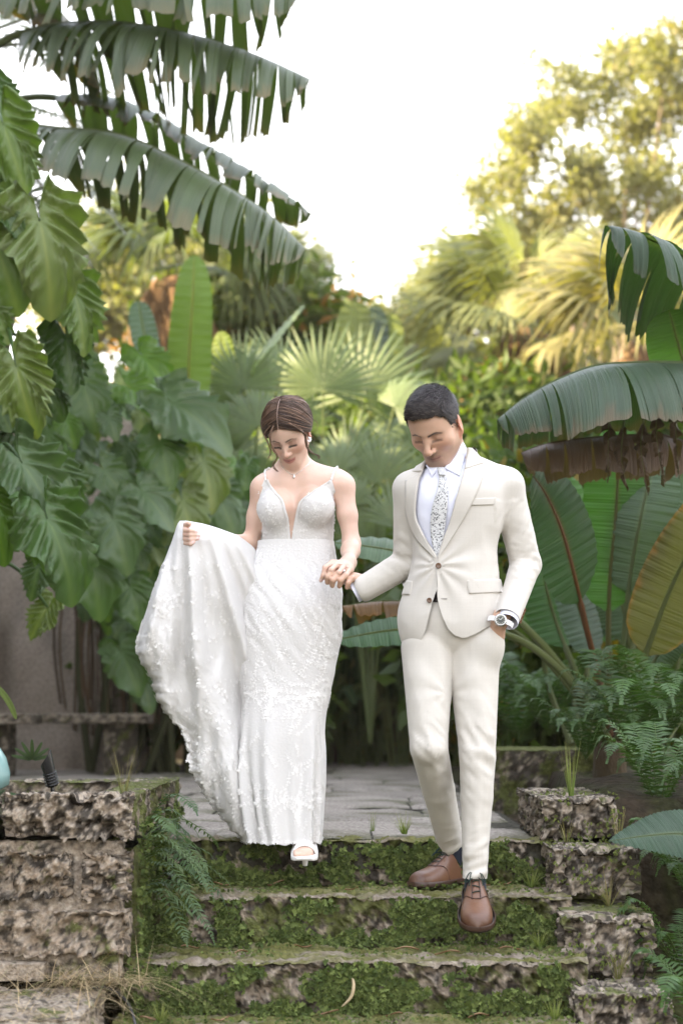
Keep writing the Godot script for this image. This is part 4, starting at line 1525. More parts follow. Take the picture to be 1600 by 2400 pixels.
func build_groom() -> void:
	var skin := Color(0.50, 0.315, 0.225)
	var cloth := Color(0.585, 0.55, 0.505)
	var body := thing("person", "man with short dark hair in cream suit and patterned tie stepping down", "person", Vector3(0.36, -0.155, 0.3))
	var T := head_frame(1001, 982, 5.79, -27, 40, 1, 1.03)
	groom_head = T
	var Ti := T.affine_inverse()
	var f := Field.new()
	add_head(f, T, true, at(1043, 1075, 5.89), 0.056)
	f.ell(at(1046, 1180, 5.86), Vector3(0.13, 0.15, 0.085), 0.05)
	f.cap(at(1043, 1095, 5.90), at(955, 1128, 5.88), 0.030, 0.030, 0.03)
	f.cap(at(1043, 1095, 5.90), at(1150, 1122, 5.88), 0.030, 0.030, 0.03)
	var sL := at(942, 1125, 5.86)
	var eL := at(936, 1292, 5.93)
	var wL := at2(c3(1475, 515), 5.945)
	f.cap(sL, eL, 0.036, 0.033, 0.03)
	f.cap(eL, wL, 0.033, 0.025, 0.02)
	var sR := at(1162, 1118, 5.86)
	var eR := at(1207, 1296, 5.91)
	var wR := at(1150, 1420, 5.755)
	f.cap(sR, eR, 0.036, 0.034, 0.03)
	f.cap(eR, wR, 0.034, 0.026, 0.02)
	f.cap(wR, at(1134, 1462, 5.80), 0.024, 0.030, 0.02)     # hand in the pocket
	f.cap(at(1134, 1462, 5.80), at(1126, 1495, 5.83), 0.030, 0.02, 0.02)
	# held hand: palm below hers, fingers laced through
	f.cap(wL, at2(c1(1330, 2290), 5.945), 0.025, 0.024, 0.02)
	f.cap(at2(c1(1330, 2290), 5.945), at2(c1(1200, 2240), 5.965), 0.024, 0.020, 0.02)
	finger(f, [at2(c1(1130, 2150), 5.955), at2(c1(1075, 2190), 5.905), at2(c1(1035, 2245), 5.893), at2(c1(1030, 2305), 5.905)], 0.0105, 0.0085)
	finger(f, [at2(c1(1190, 2180), 5.955), at2(c1(1140, 2225), 5.900), at2(c1(1095, 2280), 5.886), at2(c1(1085, 2340), 5.90)], 0.0110, 0.0088)
	finger(f, [at2(c1(1255, 2200), 5.955), at2(c1(1225, 2235), 5.895), at2(c1(1180, 2280), 5.886), at2(c1(1165, 2345), 5.90)], 0.0108, 0.0086)
	finger(f, [at2(c1(1320, 2240), 5.95), at2(c1(1300, 2260), 5.900), at2(c1(1265, 2310), 5.892), at2(c1(1250, 2360), 5.90)], 0.0098, 0.0078)
	finger(f, [at2(c1(1300, 2240), 5.965), at2(c1(1250, 2180), 5.985), at2(c1(1180, 2160), 5.98)], 0.0125, 0.0095)
	# ankles
	var an := on_level(949, 2040, -0.150) + Vector3(0.152, 0.06, -0.18)
	f.cap(an + Vector3(-0.01, 0.10, 0.0), an, 0.033, 0.034, 0.02)
	f.cap(at(1090, 2000, 5.76), at(1091, 2045, 5.76), 0.033, 0.035, 0.02)
	var sock := Color(0.015, 0.018, 0.03)
	var paint := func(p: Vector3) -> Color:
		var q := Ti * p
		if q.length() < 0.165 and q.y > -0.12:
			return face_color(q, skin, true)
		if p.y < 0.2:
			return sock
		return skin * (1.0 + 0.05 * fn.get_noise_3dv(p * 30.0))
	var mb := MB.new()
	var hlo := T.origin - Vector3(0.125, 0.135, 0.155)
	f.net(mb, hlo, T.origin + Vector3(0.135, 0.165, 0.165), 0.0036, paint)
	mb = clip(mb, func(p: Vector3) -> float: return p.y - (hlo.y + 0.008))
	var ha := [at2(c1(1190, 2240), 5.94) - Vector3(0.062, 0.055, 0.05), at2(c1(1250, 2240), 5.94) + Vector3(0.06, 0.05, 0.06)]
	f.net(mb, ha[0], ha[1], 0.0034, paint)
	var low := MB.new()
	f.net(low, Vector3(0.30, -0.26, -0.05), Vector3(0.56, 0.02, 0.52), 0.009, paint)
	for lr: float in [-1.0, 1.0]:
		var mid_x := 0.30
		part("sock", clip(low, func(p: Vector3) -> float: return (p.z - mid_x) * lr), M.suit, body)
	var rest := MB.new()
	f.net(rest, at(900, 1500, 6.02) - Vector3(0.12, 0, 0), at(1250, 1060, 5.66) + Vector3(0.02, 0.03, 0), 0.009, paint)
	rest = clip(rest, func(p: Vector3) -> float:
		var k := box_out(p, ha[0] + Vector3.ONE * 0.004, ha[1] - Vector3.ONE * 0.004)
		if absf(p.x - T.origin.x) < 0.125:
			k = minf(k, hlo.y + 0.009 - p.y)
		return k)
	append_mb(mb, rest)
	part("body", mb, M.skin, body)
	build_groom_hair(body, T)
	var vl := tab([[978, 1050], [975, 1062], [961, 1104], [953, 1178], [967, 1220], [991, 1256], [1004, 1284], [1003, 1300]])
	var vr := tab([[1080, 1000], [1073, 1030], [1065, 1080], [1048, 1141], [1030, 1204], [1007, 1272], [1003.5, 1300]])
	# --- shirt
	var sf := Field.new()
	torso(sf, 0.014)
	var nb := at(1043, 1075, 5.885)
	var nt := at(1032, 1035, 5.852)
	sf.cap(nb, nt, 0.060, 0.056, 0.03)
	var shirt := Color(0.74, 0.75, 0.86)
	mb = MB.new()
	sf.net(mb, at(925, 1300, 5.84), at(1100, 1040, 5.60), 0.0065, func(_p: Vector3) -> Color: return shirt)
	mb = clip(mb, func(p: Vector3) -> float: 
		var q := px(p)
		return minf(q.y - 1052.0, minf(nt.y + 0.002 - p.y, (curve(vr, q.y) + 12.0 - q.x) * 0.001)))
	for k in mb.v.size():
		var p := mb.v[k]
		mb.v[k].z += 0.004 * ridge(p.x * 5.0 + p.y * 3.0, p.y * 5.0, 3.0) * sstep(1080, 1160, px(p).y)
	var sh := part("shirt", mb, M.shirt, body)
	var col := MB.new()
	var cf := Field.new()
	torso(cf, 0.010)
	cf.cap(at(1045, 1082, 5.885), at(1033, 1040, 5.855), 0.073, 0.062, 0.02)
	strip(col, cf, pts2([[604, 812], [650, 738], [690, 665], [722, 565]]), pts2([[733, 880], [752, 800], [778, 720], [806, 632]]), 9, 16, 0.0035, shirt, 5.5, 6.0)
	strip(col, cf, pts2([[545, 812], [505, 782], [462, 742]]), pts2([[487, 886], [470, 850], [438, 790]]), 7, 10, 0.0035, shirt, 5.5, 6.0)
	part("collar", col, M.shirt, sh)
	# --- tie
	var tf := Field.new()
	torso(tf, 0.004)
	tf.cap(at(1043, 1082, 5.875), at(1033, 1050, 5.85), 0.070, 0.060, 0.02)
	var tm := MB.new()
	strip(tm, tf, pts2([[556, 880], [540, 1000], [503, 1120], [482, 1250], [484, 1400], [510, 1530], [535, 1590]]), pts2([[612, 880], [632, 1000], [628, 1120], [614, 1250], [597, 1400], [572, 1530], [552, 1590]]), 9, 40, 0.003, Color.WHITE, 5.5, 6.0)
	strip(tm, tf, pts2([[542, 822], [548, 850], [558, 886]]), pts2([[607, 818], [612, 850], [611, 886]]), 8, 8, 0.009, Color.WHITE, 5.5, 6.0)
	part("tie", tm, M.tie, body)
	# --- jacket
	var jf := Field.new()
	torso(jf, 0.0)
	jf.cap(sL, eL, 0.056, 0.047, 0.03)
	jf.cap(eL, at2(c3(1495, 540), 5.93), 0.048, 0.043, 0.012)
	jf.cap(sR, eR, 0.057, 0.048, 0.03)
	jf.cap(eR, at(1163, 1421, 5.745), 0.049, 0.041, 0.012)
	mb = MB.new()
	jf.net(mb, at(812, 1515, 6.06) - Vector3(0.03, 0, 0), at(1255, 1030, 5.58) + Vector3(0.02, 0.0, 0), 0.0065, func(_p: Vector3) -> Color: return cloth)
	var wl := tab([[1003, 1300], [1003, 1335], [1001, 1356], [992, 1385], [977, 1448], [966, 1474], [950, 1492], [930, 1500]])
	var wr := tab([[1003.5, 1300], [1004, 1335], [1005, 1377], [1015, 1414], [1028, 1443], [1040, 1457], [1050, 1463]])
	var zc := CAM.z - 5.85
	var cuffL := at2(c3(1452, 552), 5.94)
	var axL := (cuffL - eL).normalized()
	var cuffR := at(1166, 1422, 5.745)
	var axR := (cuffR - eR).normalized()
	mb = clip(mb, func(p: Vector3) -> float:
		var q := px(p)
		# sleeves end square at the cuffs
		var dl := (p - cuffL).dot(axL)
		if dl > -0.25 and q.x < 905.0 and (p - eL).cross(axL).length() < 0.09:
			return -dl
		var dr := (p - cuffR).dot(axR)
		if dr > -0.10 and (p - cuffR).cross(axR).length() < 0.058 and (p - eR).dot(axR) > 0.05:
			return -dr
		# neck hole
		var k := 1.0
		k = minf(k, (p - at(1040, 1052, 5.86)).length() - 0.072)
		if p.z > zc:
			if q.y < 1300.0:
				k = minf(k, maxf(curve(vl, q.y) - q.x, q.x - curve(vr, q.y)) * 0.001)
			else:
				var hem := curve([[880, 1497], [950, 1497], [985, 1478], [1046, 1461], [1060, 1465], [1080, 1460], [1125, 1437], [1145, 1426], [1160, 1424], [1180, 1430]], q.x)
				k = minf(k, (hem - q.y) * 0.001)
				k = minf(k, maxf(curve(wl, q.y) - q.x, q.x - curve(wr, q.y)) * 0.001)
		else:
			k = minf(k, (1498.0 - q.y) * 0.001)
		return k)
	# drape
	var knot := at(1004, 1298, 5.72)
	var nrm := normals_of(mb)
	for k in mb.v.size():
		var p := mb.v[k]
		var n := nrm[k]
		var q := px(p)
		var w := 0.0
		var el := exp(-(p - eL).length_squared() / 0.008) + exp(-(p - eR).length_squared() / 0.010)
		w += el * 0.0075 * ridge(p.x * 8.0, p.y * 24.0 + p.x * 12.0, p.z * 6.0)
		w += 0.0035 * ridge(p.x * 4.0, p.y * 4.0, 7.0 + p.z * 3.0)
		# pull lines from the button
		var e := (p - knot)
		var a := atan2(e.y, absf(e.x))
		w += 0.0035 * sin(a * 11.0) * exp(-e.length_squared() / 0.02) * sstep(0.01, 0.05, e.length())
		if q.x > 1135 and q.y < 1330 and q.y > 1150:
			w += 0.004 * ridge(p.x * 9.0, p.y * 9.0 - p.x * 12.0, 1.0)
		mb.v[k] = p + n * w * lerpf(0.25, 1.0, sstep(0.25, 0.8, absf(n.z)))
	var jk := part("jacket", mb, M.suit, body)
	var lp := MB.new()
	strip(lp, jf, pts2([[772, 835], [705, 1060], [640, 1300], [543, 1590]]), pts2([[952, 848], [868, 1060], [745, 1295], [549, 1606]]), 10, 40, 0.0048, cloth, 5.5, 6.0)
	strip(lp, jf, pts2([[402, 850], [372, 930], [346, 1200], [400, 1360], [532, 1590]]), pts2([[262, 925], [264, 1080], [272, 1220], [352, 1420], [526, 1606]]), 9, 40, 0.0048, cloth, 5.5, 6.0)
	part("lapel", lp, M.suit, jk)
	var uc := MB.new()
	var jc := Field.new()
	torso(jc, 0.0)
	jc.cap(at(1046, 1088, 5.885), at(1036, 1036, 5.862), 0.086, 0.080, 0.02)
	strip(uc, jc, pts2([[802, 632], [792, 720], [774, 828]]), pts2([[832, 636], [902, 718], [938, 772]]), 8, 12, 0.0062, cloth, 5.5, 6.0)
	strip(uc, jc, pts2([[436, 742], [420, 790], [402, 846]]), pts2([[400, 752], [365, 800], [322, 852]]), 6, 10, 0.0062, cloth, 5.5, 6.0)
	# the collar's band round the back of the neck
	var nc := at(1037, 1050, 5.875)
	var f0 := uc.v.size()
	for r: Array in [[0.074, -0.030], [0.069, 0.012], [0.072, 0.018], [0.082, 0.010], [0.092, -0.030]]:
		for s in 25:
			var a := lerpf(-0.25, PI + 0.25, s / 24.0)
			uc.vert(nc + Vector3(cos(a) * r[0] * 1.0, r[1] + 0.016 * cos(a), -sin(a) * r[0] * 0.95), cloth)
	uc.grid(f0, 5, 25, false, true)
	part("collar", uc, M.suit, jk)
	for fl: Array in [[[[795, 1790], [800, 1850], [815, 1912]], [[1100, 1780], [1104, 1840], [1106, 1897]]], [[[247, 1796], [232, 1860], [214, 1918]], [[326, 1800], [318, 1860], [300, 1920]]], [[[853, 1077], [836, 1105], [820, 1136]], [[1047, 1070], [1040, 1100], [1030, 1131]]]]:
		var pm := MB.new()
		strip(pm, jf, pts2(fl[0]), pts2(fl[1]), 14, 8, 0.0038 if fl[0][0][1] > 1500 else 0.0022, cloth, 5.5, 6.0)
		part("pocket_flap" if fl[0][0][1] > 1500 else "chest_pocket", pm, M.suit, jk)
	for bt: Array in [[548, 1665, 0.0095], [468, 1968, 0.0085]]:
		var w := c2(bt[0], bt[1])
		var p := cast(jf, w.x, w.y, 5.5, 6.0)
		var bm := MB.new()
		disc(bm, p + Vector3(0, 0, 0.004), (jf.normal(p) + Vector3(0, 0, 1)).normalized(), bt[2], 0.003, Color(0.11, 0.055, 0.030), 0.0012)
		for h in 4:
			bm.ball(p + Vector3(0.0022 * (1 if h % 2 else -1), 0.0022 * (1 if h > 1 else -1), 0.0072), Vector3(0.0009, 0.0009, 0.0006), Color(0.02, 0.012, 0.01), 5, 3)
		part("button", bm, M.horn, jk)
	for bt: Array in [[1322, 2062], [1304, 2088], [1282, 2118], [1265, 2150]]:
		var w := c2(bt[0], bt[1])
		var p := cast(jf, w.x - 1.5, w.y, 5.5, 6.0)
		var bm := MB.new()
		disc(bm, p, (jf.normal(p) * 1.0 + Vector3(0.2, 0, 0.5)).normalized(), 0.0075, 0.004, Color(0.13, 0.060, 0.030), 0.001)
		part("button", bm, M.horn, jk)
	for bh: Array in [[572, 1953, 626, 1953], [580, 1667, 608, 1667]]:
		var hm := MB.new()
		var pts := PackedVector3Array()
		var rad := PackedFloat32Array()
		for k in 6:
			var w := c2(lerpf(bh[0], bh[2], k / 5.0), bh[1])
			var p := cast(jf, w.x, w.y, 5.5, 6.0)
			pts.append(p + jf.normal(p) * 0.0015)
			rad.append(0.0012)
		hm.tube(pts, rad, cloth * 0.45, 4)
		part("buttonhole", hm, M.suit, jk)
	# lining turned in at the cuffs, and shirt cuffs inside
	for cu: Array in [[cuffL, axL, 0.043], [cuffR, axR, 0.041]]:
		var cm := MB.new()
		var fst := 0
		var side: Vector3 = cu[1].cross(Vector3.UP).normalized()
		var up: Vector3 = side.cross(cu[1])
		for r: Array in [[0.92, -0.05], [0.86, 0.012], [0.82, 0.013], [0.80, -0.05]]:
			for s in 24:
				var a := TAU * s / 24
				cm.vert(cu[0] + (side * cos(a) + up * sin(a)) * cu[2] * r[0] + cu[1] * r[1], shirt)
		cm.grid(fst, 4, 24, true, false)
		part("cuff", cm, M.shirt, sh)
	# --- trousers
	var pf := Field.new()
	pf.ell(at(1034, 1425, 5.855), Vector3(0.150, 0.13, 0.108), 0.03)
	var hL := at(982, 1490, 5.845)
	var kL := at(984, 1716, 5.75)
	var toeL := on_level(949, 2040, -0.150)
	var aL := toeL + Vector3(0.150, 0.062, -0.178)
	var hR := at(1086, 1490, 5.85)
	var kR := at(1096, 1735, 5.775)
	var aR := at(1090, 2014, 5.755)
	pf.cap(hL, kL, 0.087, 0.059, 0.008)
	pf.cap(kL, kL.lerp(aL, 0.35), 0.059, 0.053, 0.008)
	pf.cap(kL.lerp(aL, 0.35), aL, 0.053, 0.041, 0.008)
	pf.cap(hR, kR, 0.087, 0.057, 0.008)
	pf.cap(kR, kR.lerp(aR, 0.35), 0.057, 0.051, 0.008)
	pf.cap(kR.lerp(aR, 0.35), aR, 0.051, 0.037, 0.008)
	pf.ell(at(1122, 1480, 5.80), Vector3(0.050, 0.065, 0.050), 0.04)          # hand in the pocket
	var ptr := cloth * Color(0.97, 0.965, 0.95)
	mb = MB.new()
	pf.net(mb, at(870, 2065, 6.09), at(1180, 1365, 5.64), 0.008, func(_p: Vector3) -> Color: return ptr)
	var adL := (aL - kL).normalized()
	var adR := (aR - kR).normalized()
	mb = clip(mb, func(p: Vector3) -> float:
		var k := minf((aL + adL * 0.004 - p).dot(adL), 1.0) if (p - aL).length() < 0.12 else 1.0
		var k2 := minf((aR + adR * 0.004 - p).dot(adR), 1.0) if (p - aR).length() < 0.12 else 1.0
		return minf(minf(k, k2), at(1030, 1385, 5.85).y - p.y))
	nrm = normals_of(mb)
	for k in mb.v.size():
		var p := mb.v[k]
		var n := nrm[k]
		var w := 0.0
		for lg: Array in [[hL, kL, aL], [hR, kR, aR]]:
			var near_k := exp(-pow((p.y - lg[1].y) / 0.13, 2.0))
			var near_a := exp(-pow((p.y - lg[2].y) / 0.11, 2.0))
			var axis: float = absf(p.x - lerpf(lg[1].x, lg[2].x, 0.5))
			if axis < 0.16:
				w += near_k * 0.0045 * ridge(p.x * 7.0 + 3.0, p.y * 13.0 + p.x * 14.0, p.z * 4.0)
				w += near_a * 0.0065 * ridge(p.x * 5.0, p.y * 17.0 - p.x * 6.0, p.z * 6.0)
				# pressed crease down the front
				if p.z > CAM.z - 5.9:
					var cx: float = lerpf(lg[1].x, lg[2].x, clampf((lg[1].y - p.y) / (lg[1].y - lg[2].y), 0, 1)) if p.y < lg[1].y else lerpf(lg[0].x, lg[1].x, clampf((lg[0].y - p.y) / (lg[0].y - lg[1].y), 0, 1))
					w += 0.0030 * exp(-pow((p.x - cx) / 0.008, 2.0)) * sstep(0.45, 0.2, p.y)
		var cr := at(1026, 1520, 5.75)
		var e := p - cr
		w += 0.0035 * exp(-e.length_squared() / 0.016) * sin(atan2(e.y + 0.1, absf(e.x)) * 9.0 + e.length() * 30.0)
		w += 0.0030 * ridge(p.x * 9.0 + p.y * 1.5, p.y * 2.2 + p.x * 3.0, 2.0)
		mb.v[k] = p + n * w * lerpf(0.15, 1.0, sstep(0.3, 0.85, absf(n.z)))
	var tr := part("trousers", mb, M.suit, body)
	# belt showing in the opening
	var bl := MB.new()
	strip(bl, pf, pts2([[505, 1900], [500, 1985]]), pts2([[560, 1895], [552, 1990]]), 5, 4, 0.004, Color(0.02, 0.015, 0.013), 5.5, 6.0)
	part("belt", bl, M.leather, tr)
	# --- wristwatch
	var wc := c2(1092, 2140)
	var wp := at2(wc, 5.715)
	var wn := Vector3(-0.08, 0.12, 1.0).normalized()
	var wm := MB.new()
	disc(wm, wp - wn * 0.004, wn, 0.0205, 0.008, Color(0.42, 0.42, 0.42), 0.002, 24)
	for sgn in [-1.0, 1.0]:
		for k in 5:
			var q: Vector3 = wp + axR * (0.0) + wn.cross(axR).normalized() * sgn * (0.021 + k * 0.006) - wn * (0.002 + 0.0035 * k * k)
			wm.box(q, Vector3(0.008, 0.0030, 0.0025), Color(0.36, 0.36, 0.36), Basis.looking_at(-wn, wn.cross(axR).normalized()))
	var wt := part("watch", wm, M.silver, body)
	var dm := MB.new()
	var ta := wn.cross(Vector3.UP).normalized()
	var tb := ta.cross(wn)
	var fc := dm.vert(wp + wn * 0.0058, Color(0.012, 0.018, 0.012))
	for s in 24:
		var a := TAU * s / 24
		dm.vert(wp + wn * 0.0058 + (ta * cos(a) + tb * sin(a)) * 0.0150, Color(0.012, 0.018, 0.012))
	for s in 24:
		dm.tri(fc, fc + 1 + (s + 1) % 24, fc + 1 + s)
	for s in 12:
		var a := TAU * s / 12
		dm.box(wp + wn * 0.0064 + (ta * cos(a) + tb * sin(a)) * 0.0122, Vector3(0.0021, 0.0006, 0.0005), Color(0.75, 0.73, 0.6), Basis(ta, tb, wn) * Basis(Vector3.BACK, a))
	for hnd: Array in [[0.5, 0.0075], [2.3, 0.0105]]:
		dm.box(wp + wn * 0.0068 + (ta * cos(hnd[0]) + tb * sin(hnd[0])) * hnd[1] * 0.5, Vector3(hnd[1] * 0.5, 0.0006, 0.0004), Color(0.8, 0.8, 0.75), Basis(ta, tb, wn) * Basis(Vector3.BACK, hnd[0]))
	part("dial", dm, M.dial, wt, false)
	# --- shoes
	shoe(body, toeL + Vector3(0.19, 0.0, -0.222), toeL, 0.0, 1.0)
	shoe(body, at(1090, 2070, 5.80), at(1096, 2143, 5.59), 0.0, 1.0)

# a lace-up shoe from heel to toe (points on the ground line of the sole)
func shoe(body: Node3D, heel: Vector3, toe: Vector3, _roll: float, _s: float) -> void:
	var fw := (toe - heel).normalized()
	var rt := fw.cross(Vector3.UP).normalized()
	var up := rt.cross(fw).normalized()
	var L := 0.295
	heel = toe - fw * L
	var up_tab := [[0.0, 0.060], [0.06, 0.072], [0.25, 0.085], [0.40, 0.088], [0.52, 0.072], [0.66, 0.050], [0.80, 0.041], [0.92, 0.034], [0.98, 0.020], [1.0, 0.0]]
	var wd_tab := [[0.0, 0.018], [0.04, 0.028], [0.15, 0.034], [0.35, 0.036], [0.55, 0.045], [0.70, 0.050], [0.85, 0.046], [0.94, 0.034], [0.985, 0.017], [1.0, 0.0]]
	var mb := MB.new()
	var n := 34
	var m := 20
	var brown := Color(0.105, 0.046, 0.024)
	var dark := Color(0.055, 0.026, 0.018)
	for a in n:
		var t := a / (n - 1.0)
		var w := curve(wd_tab, t)
		var h := curve(up_tab, t)
		for b in m:
			var an := lerpf(-0.12, PI + 0.12, b / (m - 1.0))
			var y := maxf(sin(an), 0.0)
			var p := heel + fw * (t * L) + rt * (cos(an) * w * (1.0 - 0.35 * y * sstep(0.75, 0.2, t))) + up * (0.016 + pow(y, 0.8) * h)
			if sin(an) < 0.0: p += up * -0.006
			var c := brown.lerp(Color(0.155, 0.075, 0.040), fn.get_noise_3dv(p * 18.0) * 0.5 + 0.5)
			c = c.lerp(dark, sstep(0.80, 0.97, t + 0.03 * fn.get_noise_3dv(p * 30.0)) * 0.55)
			mb.vert(p, c, Vector2(t, b / (m - 1.0)))
	mb.grid(0, n, m, false, false)
	var s := part("shoe", mb, M.leather, body)
	# welt and sole
	var so := MB.new()
	for lay: Array in [[1.06, 0.020, 0], [1.13, 0.017, 1], [1.13, 0.008, 2], [1.08, 0.0, 3], [0.0, 0.0, 4]]:
		for a in 40:
			var t := a / 40.0
			var ft := t * 2.0 if t < 0.5 else 2.0 - t * 2.0
			var sg := 1.0 if t < 0.5 else -1.0
			ft = 0.5 - 0.5 * cos(ft * PI)
			var w := curve(wd_tab, ft) + 0.003
			var p: Vector3 = heel + fw * ((ft - 0.5) * (1.0 + (lay[0] - 1.0) * 0.12) + 0.5) * L + rt * (w * sg * lay[0]) + up * lay[1]
			if ft > 0.36 and ft < 0.5 and lay[2] >= 2: p += up * 0.006
			so.vert(p, Color(0.050, 0.026, 0.018) if lay[2] < 3 else Color(0.02, 0.015, 0.012))
	so.grid(0, 5, 40, true, true)
	part("sole", so, M.leather, s)
	# facing seam, tongue edge and laces
	var lc := MB.new()
	var green := Color(0.022, 0.040, 0.032)
	var topp := func(t: float, x: float) -> Vector3:
		var h := curve(up_tab, t)
		var w := curve(wd_tab, t)
		var an := acos(clampf(x / w, -1, 1))
		return heel + fw * (t * L) + rt * x * (1.0 - 0.35 * sin(an) * sstep(0.75, 0.2, t)) + up * (0.018 + pow(sin(an), 0.8) * h)
	for k in 4:
		var t := 0.40 + k * 0.062
		var pts := PackedVector3Array()
		for j in 7:
			var x := lerpf(-0.014, 0.014, j / 6.0)
			pts.append(topp.call(t + 0.02 * (j / 6.0 - 0.5) * (1 if k % 2 else -1), x) + up * 0.0015)
		lc.tube(pts, PackedFloat32Array([0.0018, 0.0018, 0.0018, 0.0018, 0.0018, 0.0018, 0.0018]), green, 5)
	for bow: Array in [[1.0, 0.045, 0.03], [-1.0, 0.040, 0.035], [1.0, 0.03, -0.04], [-1.0, 0.03, -0.045]]:
		var o: Vector3 = topp.call(0.40, 0.0) + up * 0.003
		var ctl: Array
		if bow[2] > 0:
			ctl = [o, o + rt * bow[0] * bow[1] * 0.4 + up * 0.012 + fw * 0.004, o + rt * bow[0] * bow[1] * 0.75 - up * 0.012 + fw * 0.022, o + rt * bow[0] * bow[1] * 0.45 - up * 0.004 + fw * 0.026, o]
		else:
			ctl = [o, o + rt * bow[0] * 0.015 + up * 0.012 + fw * 0.01, o + rt * bow[0] * bow[1] * 0.7 + fw * 0.05 - up * 0.012]
		var r := PackedFloat32Array()
		for j in 14: r.append(0.0016)
		lc.tube(catmull(ctl, 14), r, green, 5)
	part("shoelace", lc, M.dry, s).set_meta("kind", "stuff")
	var sm := MB.new()
	for g in [-1.0, 1.0]:
		var pts := PackedVector3Array()
		var r := PackedFloat32Array()
		for j in 12:
			var q := j / 11.0
			pts.append(topp.call(lerpf(0.30, 0.665, q), g * lerpf(0.012, 0.014, q)) + up * 0.0006)
			r.append(0.0016)
		sm.tube(pts, r, dark, 4)
		pts = PackedVector3Array()
		r = PackedFloat32Array()
		for j in 10:
			var q := j / 9.0
			pts.append(topp.call(lerpf(0.665, 0.52, q * q), g * lerpf(0.0, curve(wd_tab, 0.55) * 0.995, q)) + up * 0.0006)
			r.append(0.0014)
		sm.tube(pts, r, dark, 4)
	part("seam", sm, M.leather, s)

func build_groom_hair(body: Node3D, T: Transform3D) -> void:
	var hf := Field.new()
	var B := T.basis.orthonormalized()
	var s := T.basis.x.length()
	hf.ell(T * Vector3(0, 0.045, -0.013), Vector3(0.0765, 0.087, 0.0975) * s, 0.02, B)
	hf.ell(T * Vector3(0, 0.050, 0.026), Vector3(0.060, 0.060, 0.062) * s, 0.03, B)
	hf.ell(T * Vector3(0, 0.062, 0.012), Vector3(0.066, 0.078, 0.080) * s, 0.03, B)
	var Ti := T.affine_inverse()
	var mb := MB.new()
	var dark := Color(0.014, 0.011, 0.011)
	hf.net(mb, T.origin - Vector3(0.13, 0.10, 0.15), T.origin + Vector3(0.13, 0.17, 0.16), 0.0055, func(_p: Vector3) -> Color: return dark)
	var line := func(p: Vector3) -> float:
		var q := Ti * p
		# hairline: across the forehead, down before the ear, round it to the nape
		var lim := 0.088 + 0.003 * cos(q.x * 90.0) - 0.020 * sstep(0.045, 0.066, absf(q.x))
		var z := q.z
		if z < 0.052:
			lim = lerpf(0.064, 0.018, sstep(0.052, 0.030, z))
			if z < 0.026:
				lim = lerpf(0.018, -0.010, sstep(0.028, 0.020, z))
			if z < 0.008:
				lim = lerpf(-0.010, 0.028, sstep(0.010, 0.002, z))
			if z < -0.028:
				lim = lerpf(0.028, -0.055, sstep(-0.026, -0.045, z))
		return q.y - lim + 0.0035 * fn2.get_noise_3dv(q * 160.0)
	mb = clip(mb, line)
	# combed short strands
	var r2 := RandomNumberGenerator.new()
	r2.seed = 8
	var cap_v := mb.v.duplicate()
	var st := MB.new()
	for k in 9000:
		var p := cap_v[r2.randi() % cap_v.size()]
		p += Vector3(r2.randf_range(-1, 1), r2.randf_range(-1, 1), r2.randf_range(-1, 1)) * 0.003
		var n := hf.normal(p)
		var q := Ti * p
		var top := sstep(0.06, 0.12, q.y)
		var comb := B * Vector3(-0.5 * top + q.x * 4.0, -0.35 - 0.3 * (1.0 - top), 1.0 * top - 0.1)
		if q.z > 0.045: comb = B * Vector3(-1.0, 0.35 + 3.0 * q.x, 0.3)
		comb = (comb - n * comb.dot(n)).normalized()
		var dir := (comb + n * r2.randf_range(0.12, 0.45)).normalized()
		var l := lerpf(0.008, 0.020, top) * r2.randf_range(0.6, 1.2)
		var side := n.cross(dir).normalized() * r2.randf_range(0.0007, 0.0012)
		var c := dark.lerp(Color(0.075, 0.060, 0.055), pow(r2.randf(), 2.5))
		var i0 := st.vert(p - side - n * 0.002, c)
		var i1 := st.vert(p + side - n * 0.002, c)
		var i2 := st.vert(p + dir * l * 0.6 + side * 0.7, c)
		var i3 := st.vert(p + dir * l * 0.6 - side * 0.7, c)
		var i4 := st.vert(p + dir * l - n * l * 0.15, c)
		st.quad(i0, i3, i2, i1)
		st.tri(i3, i4, i2)
	append_mb(mb, st)
	part("hair", mb, M.hair, body)

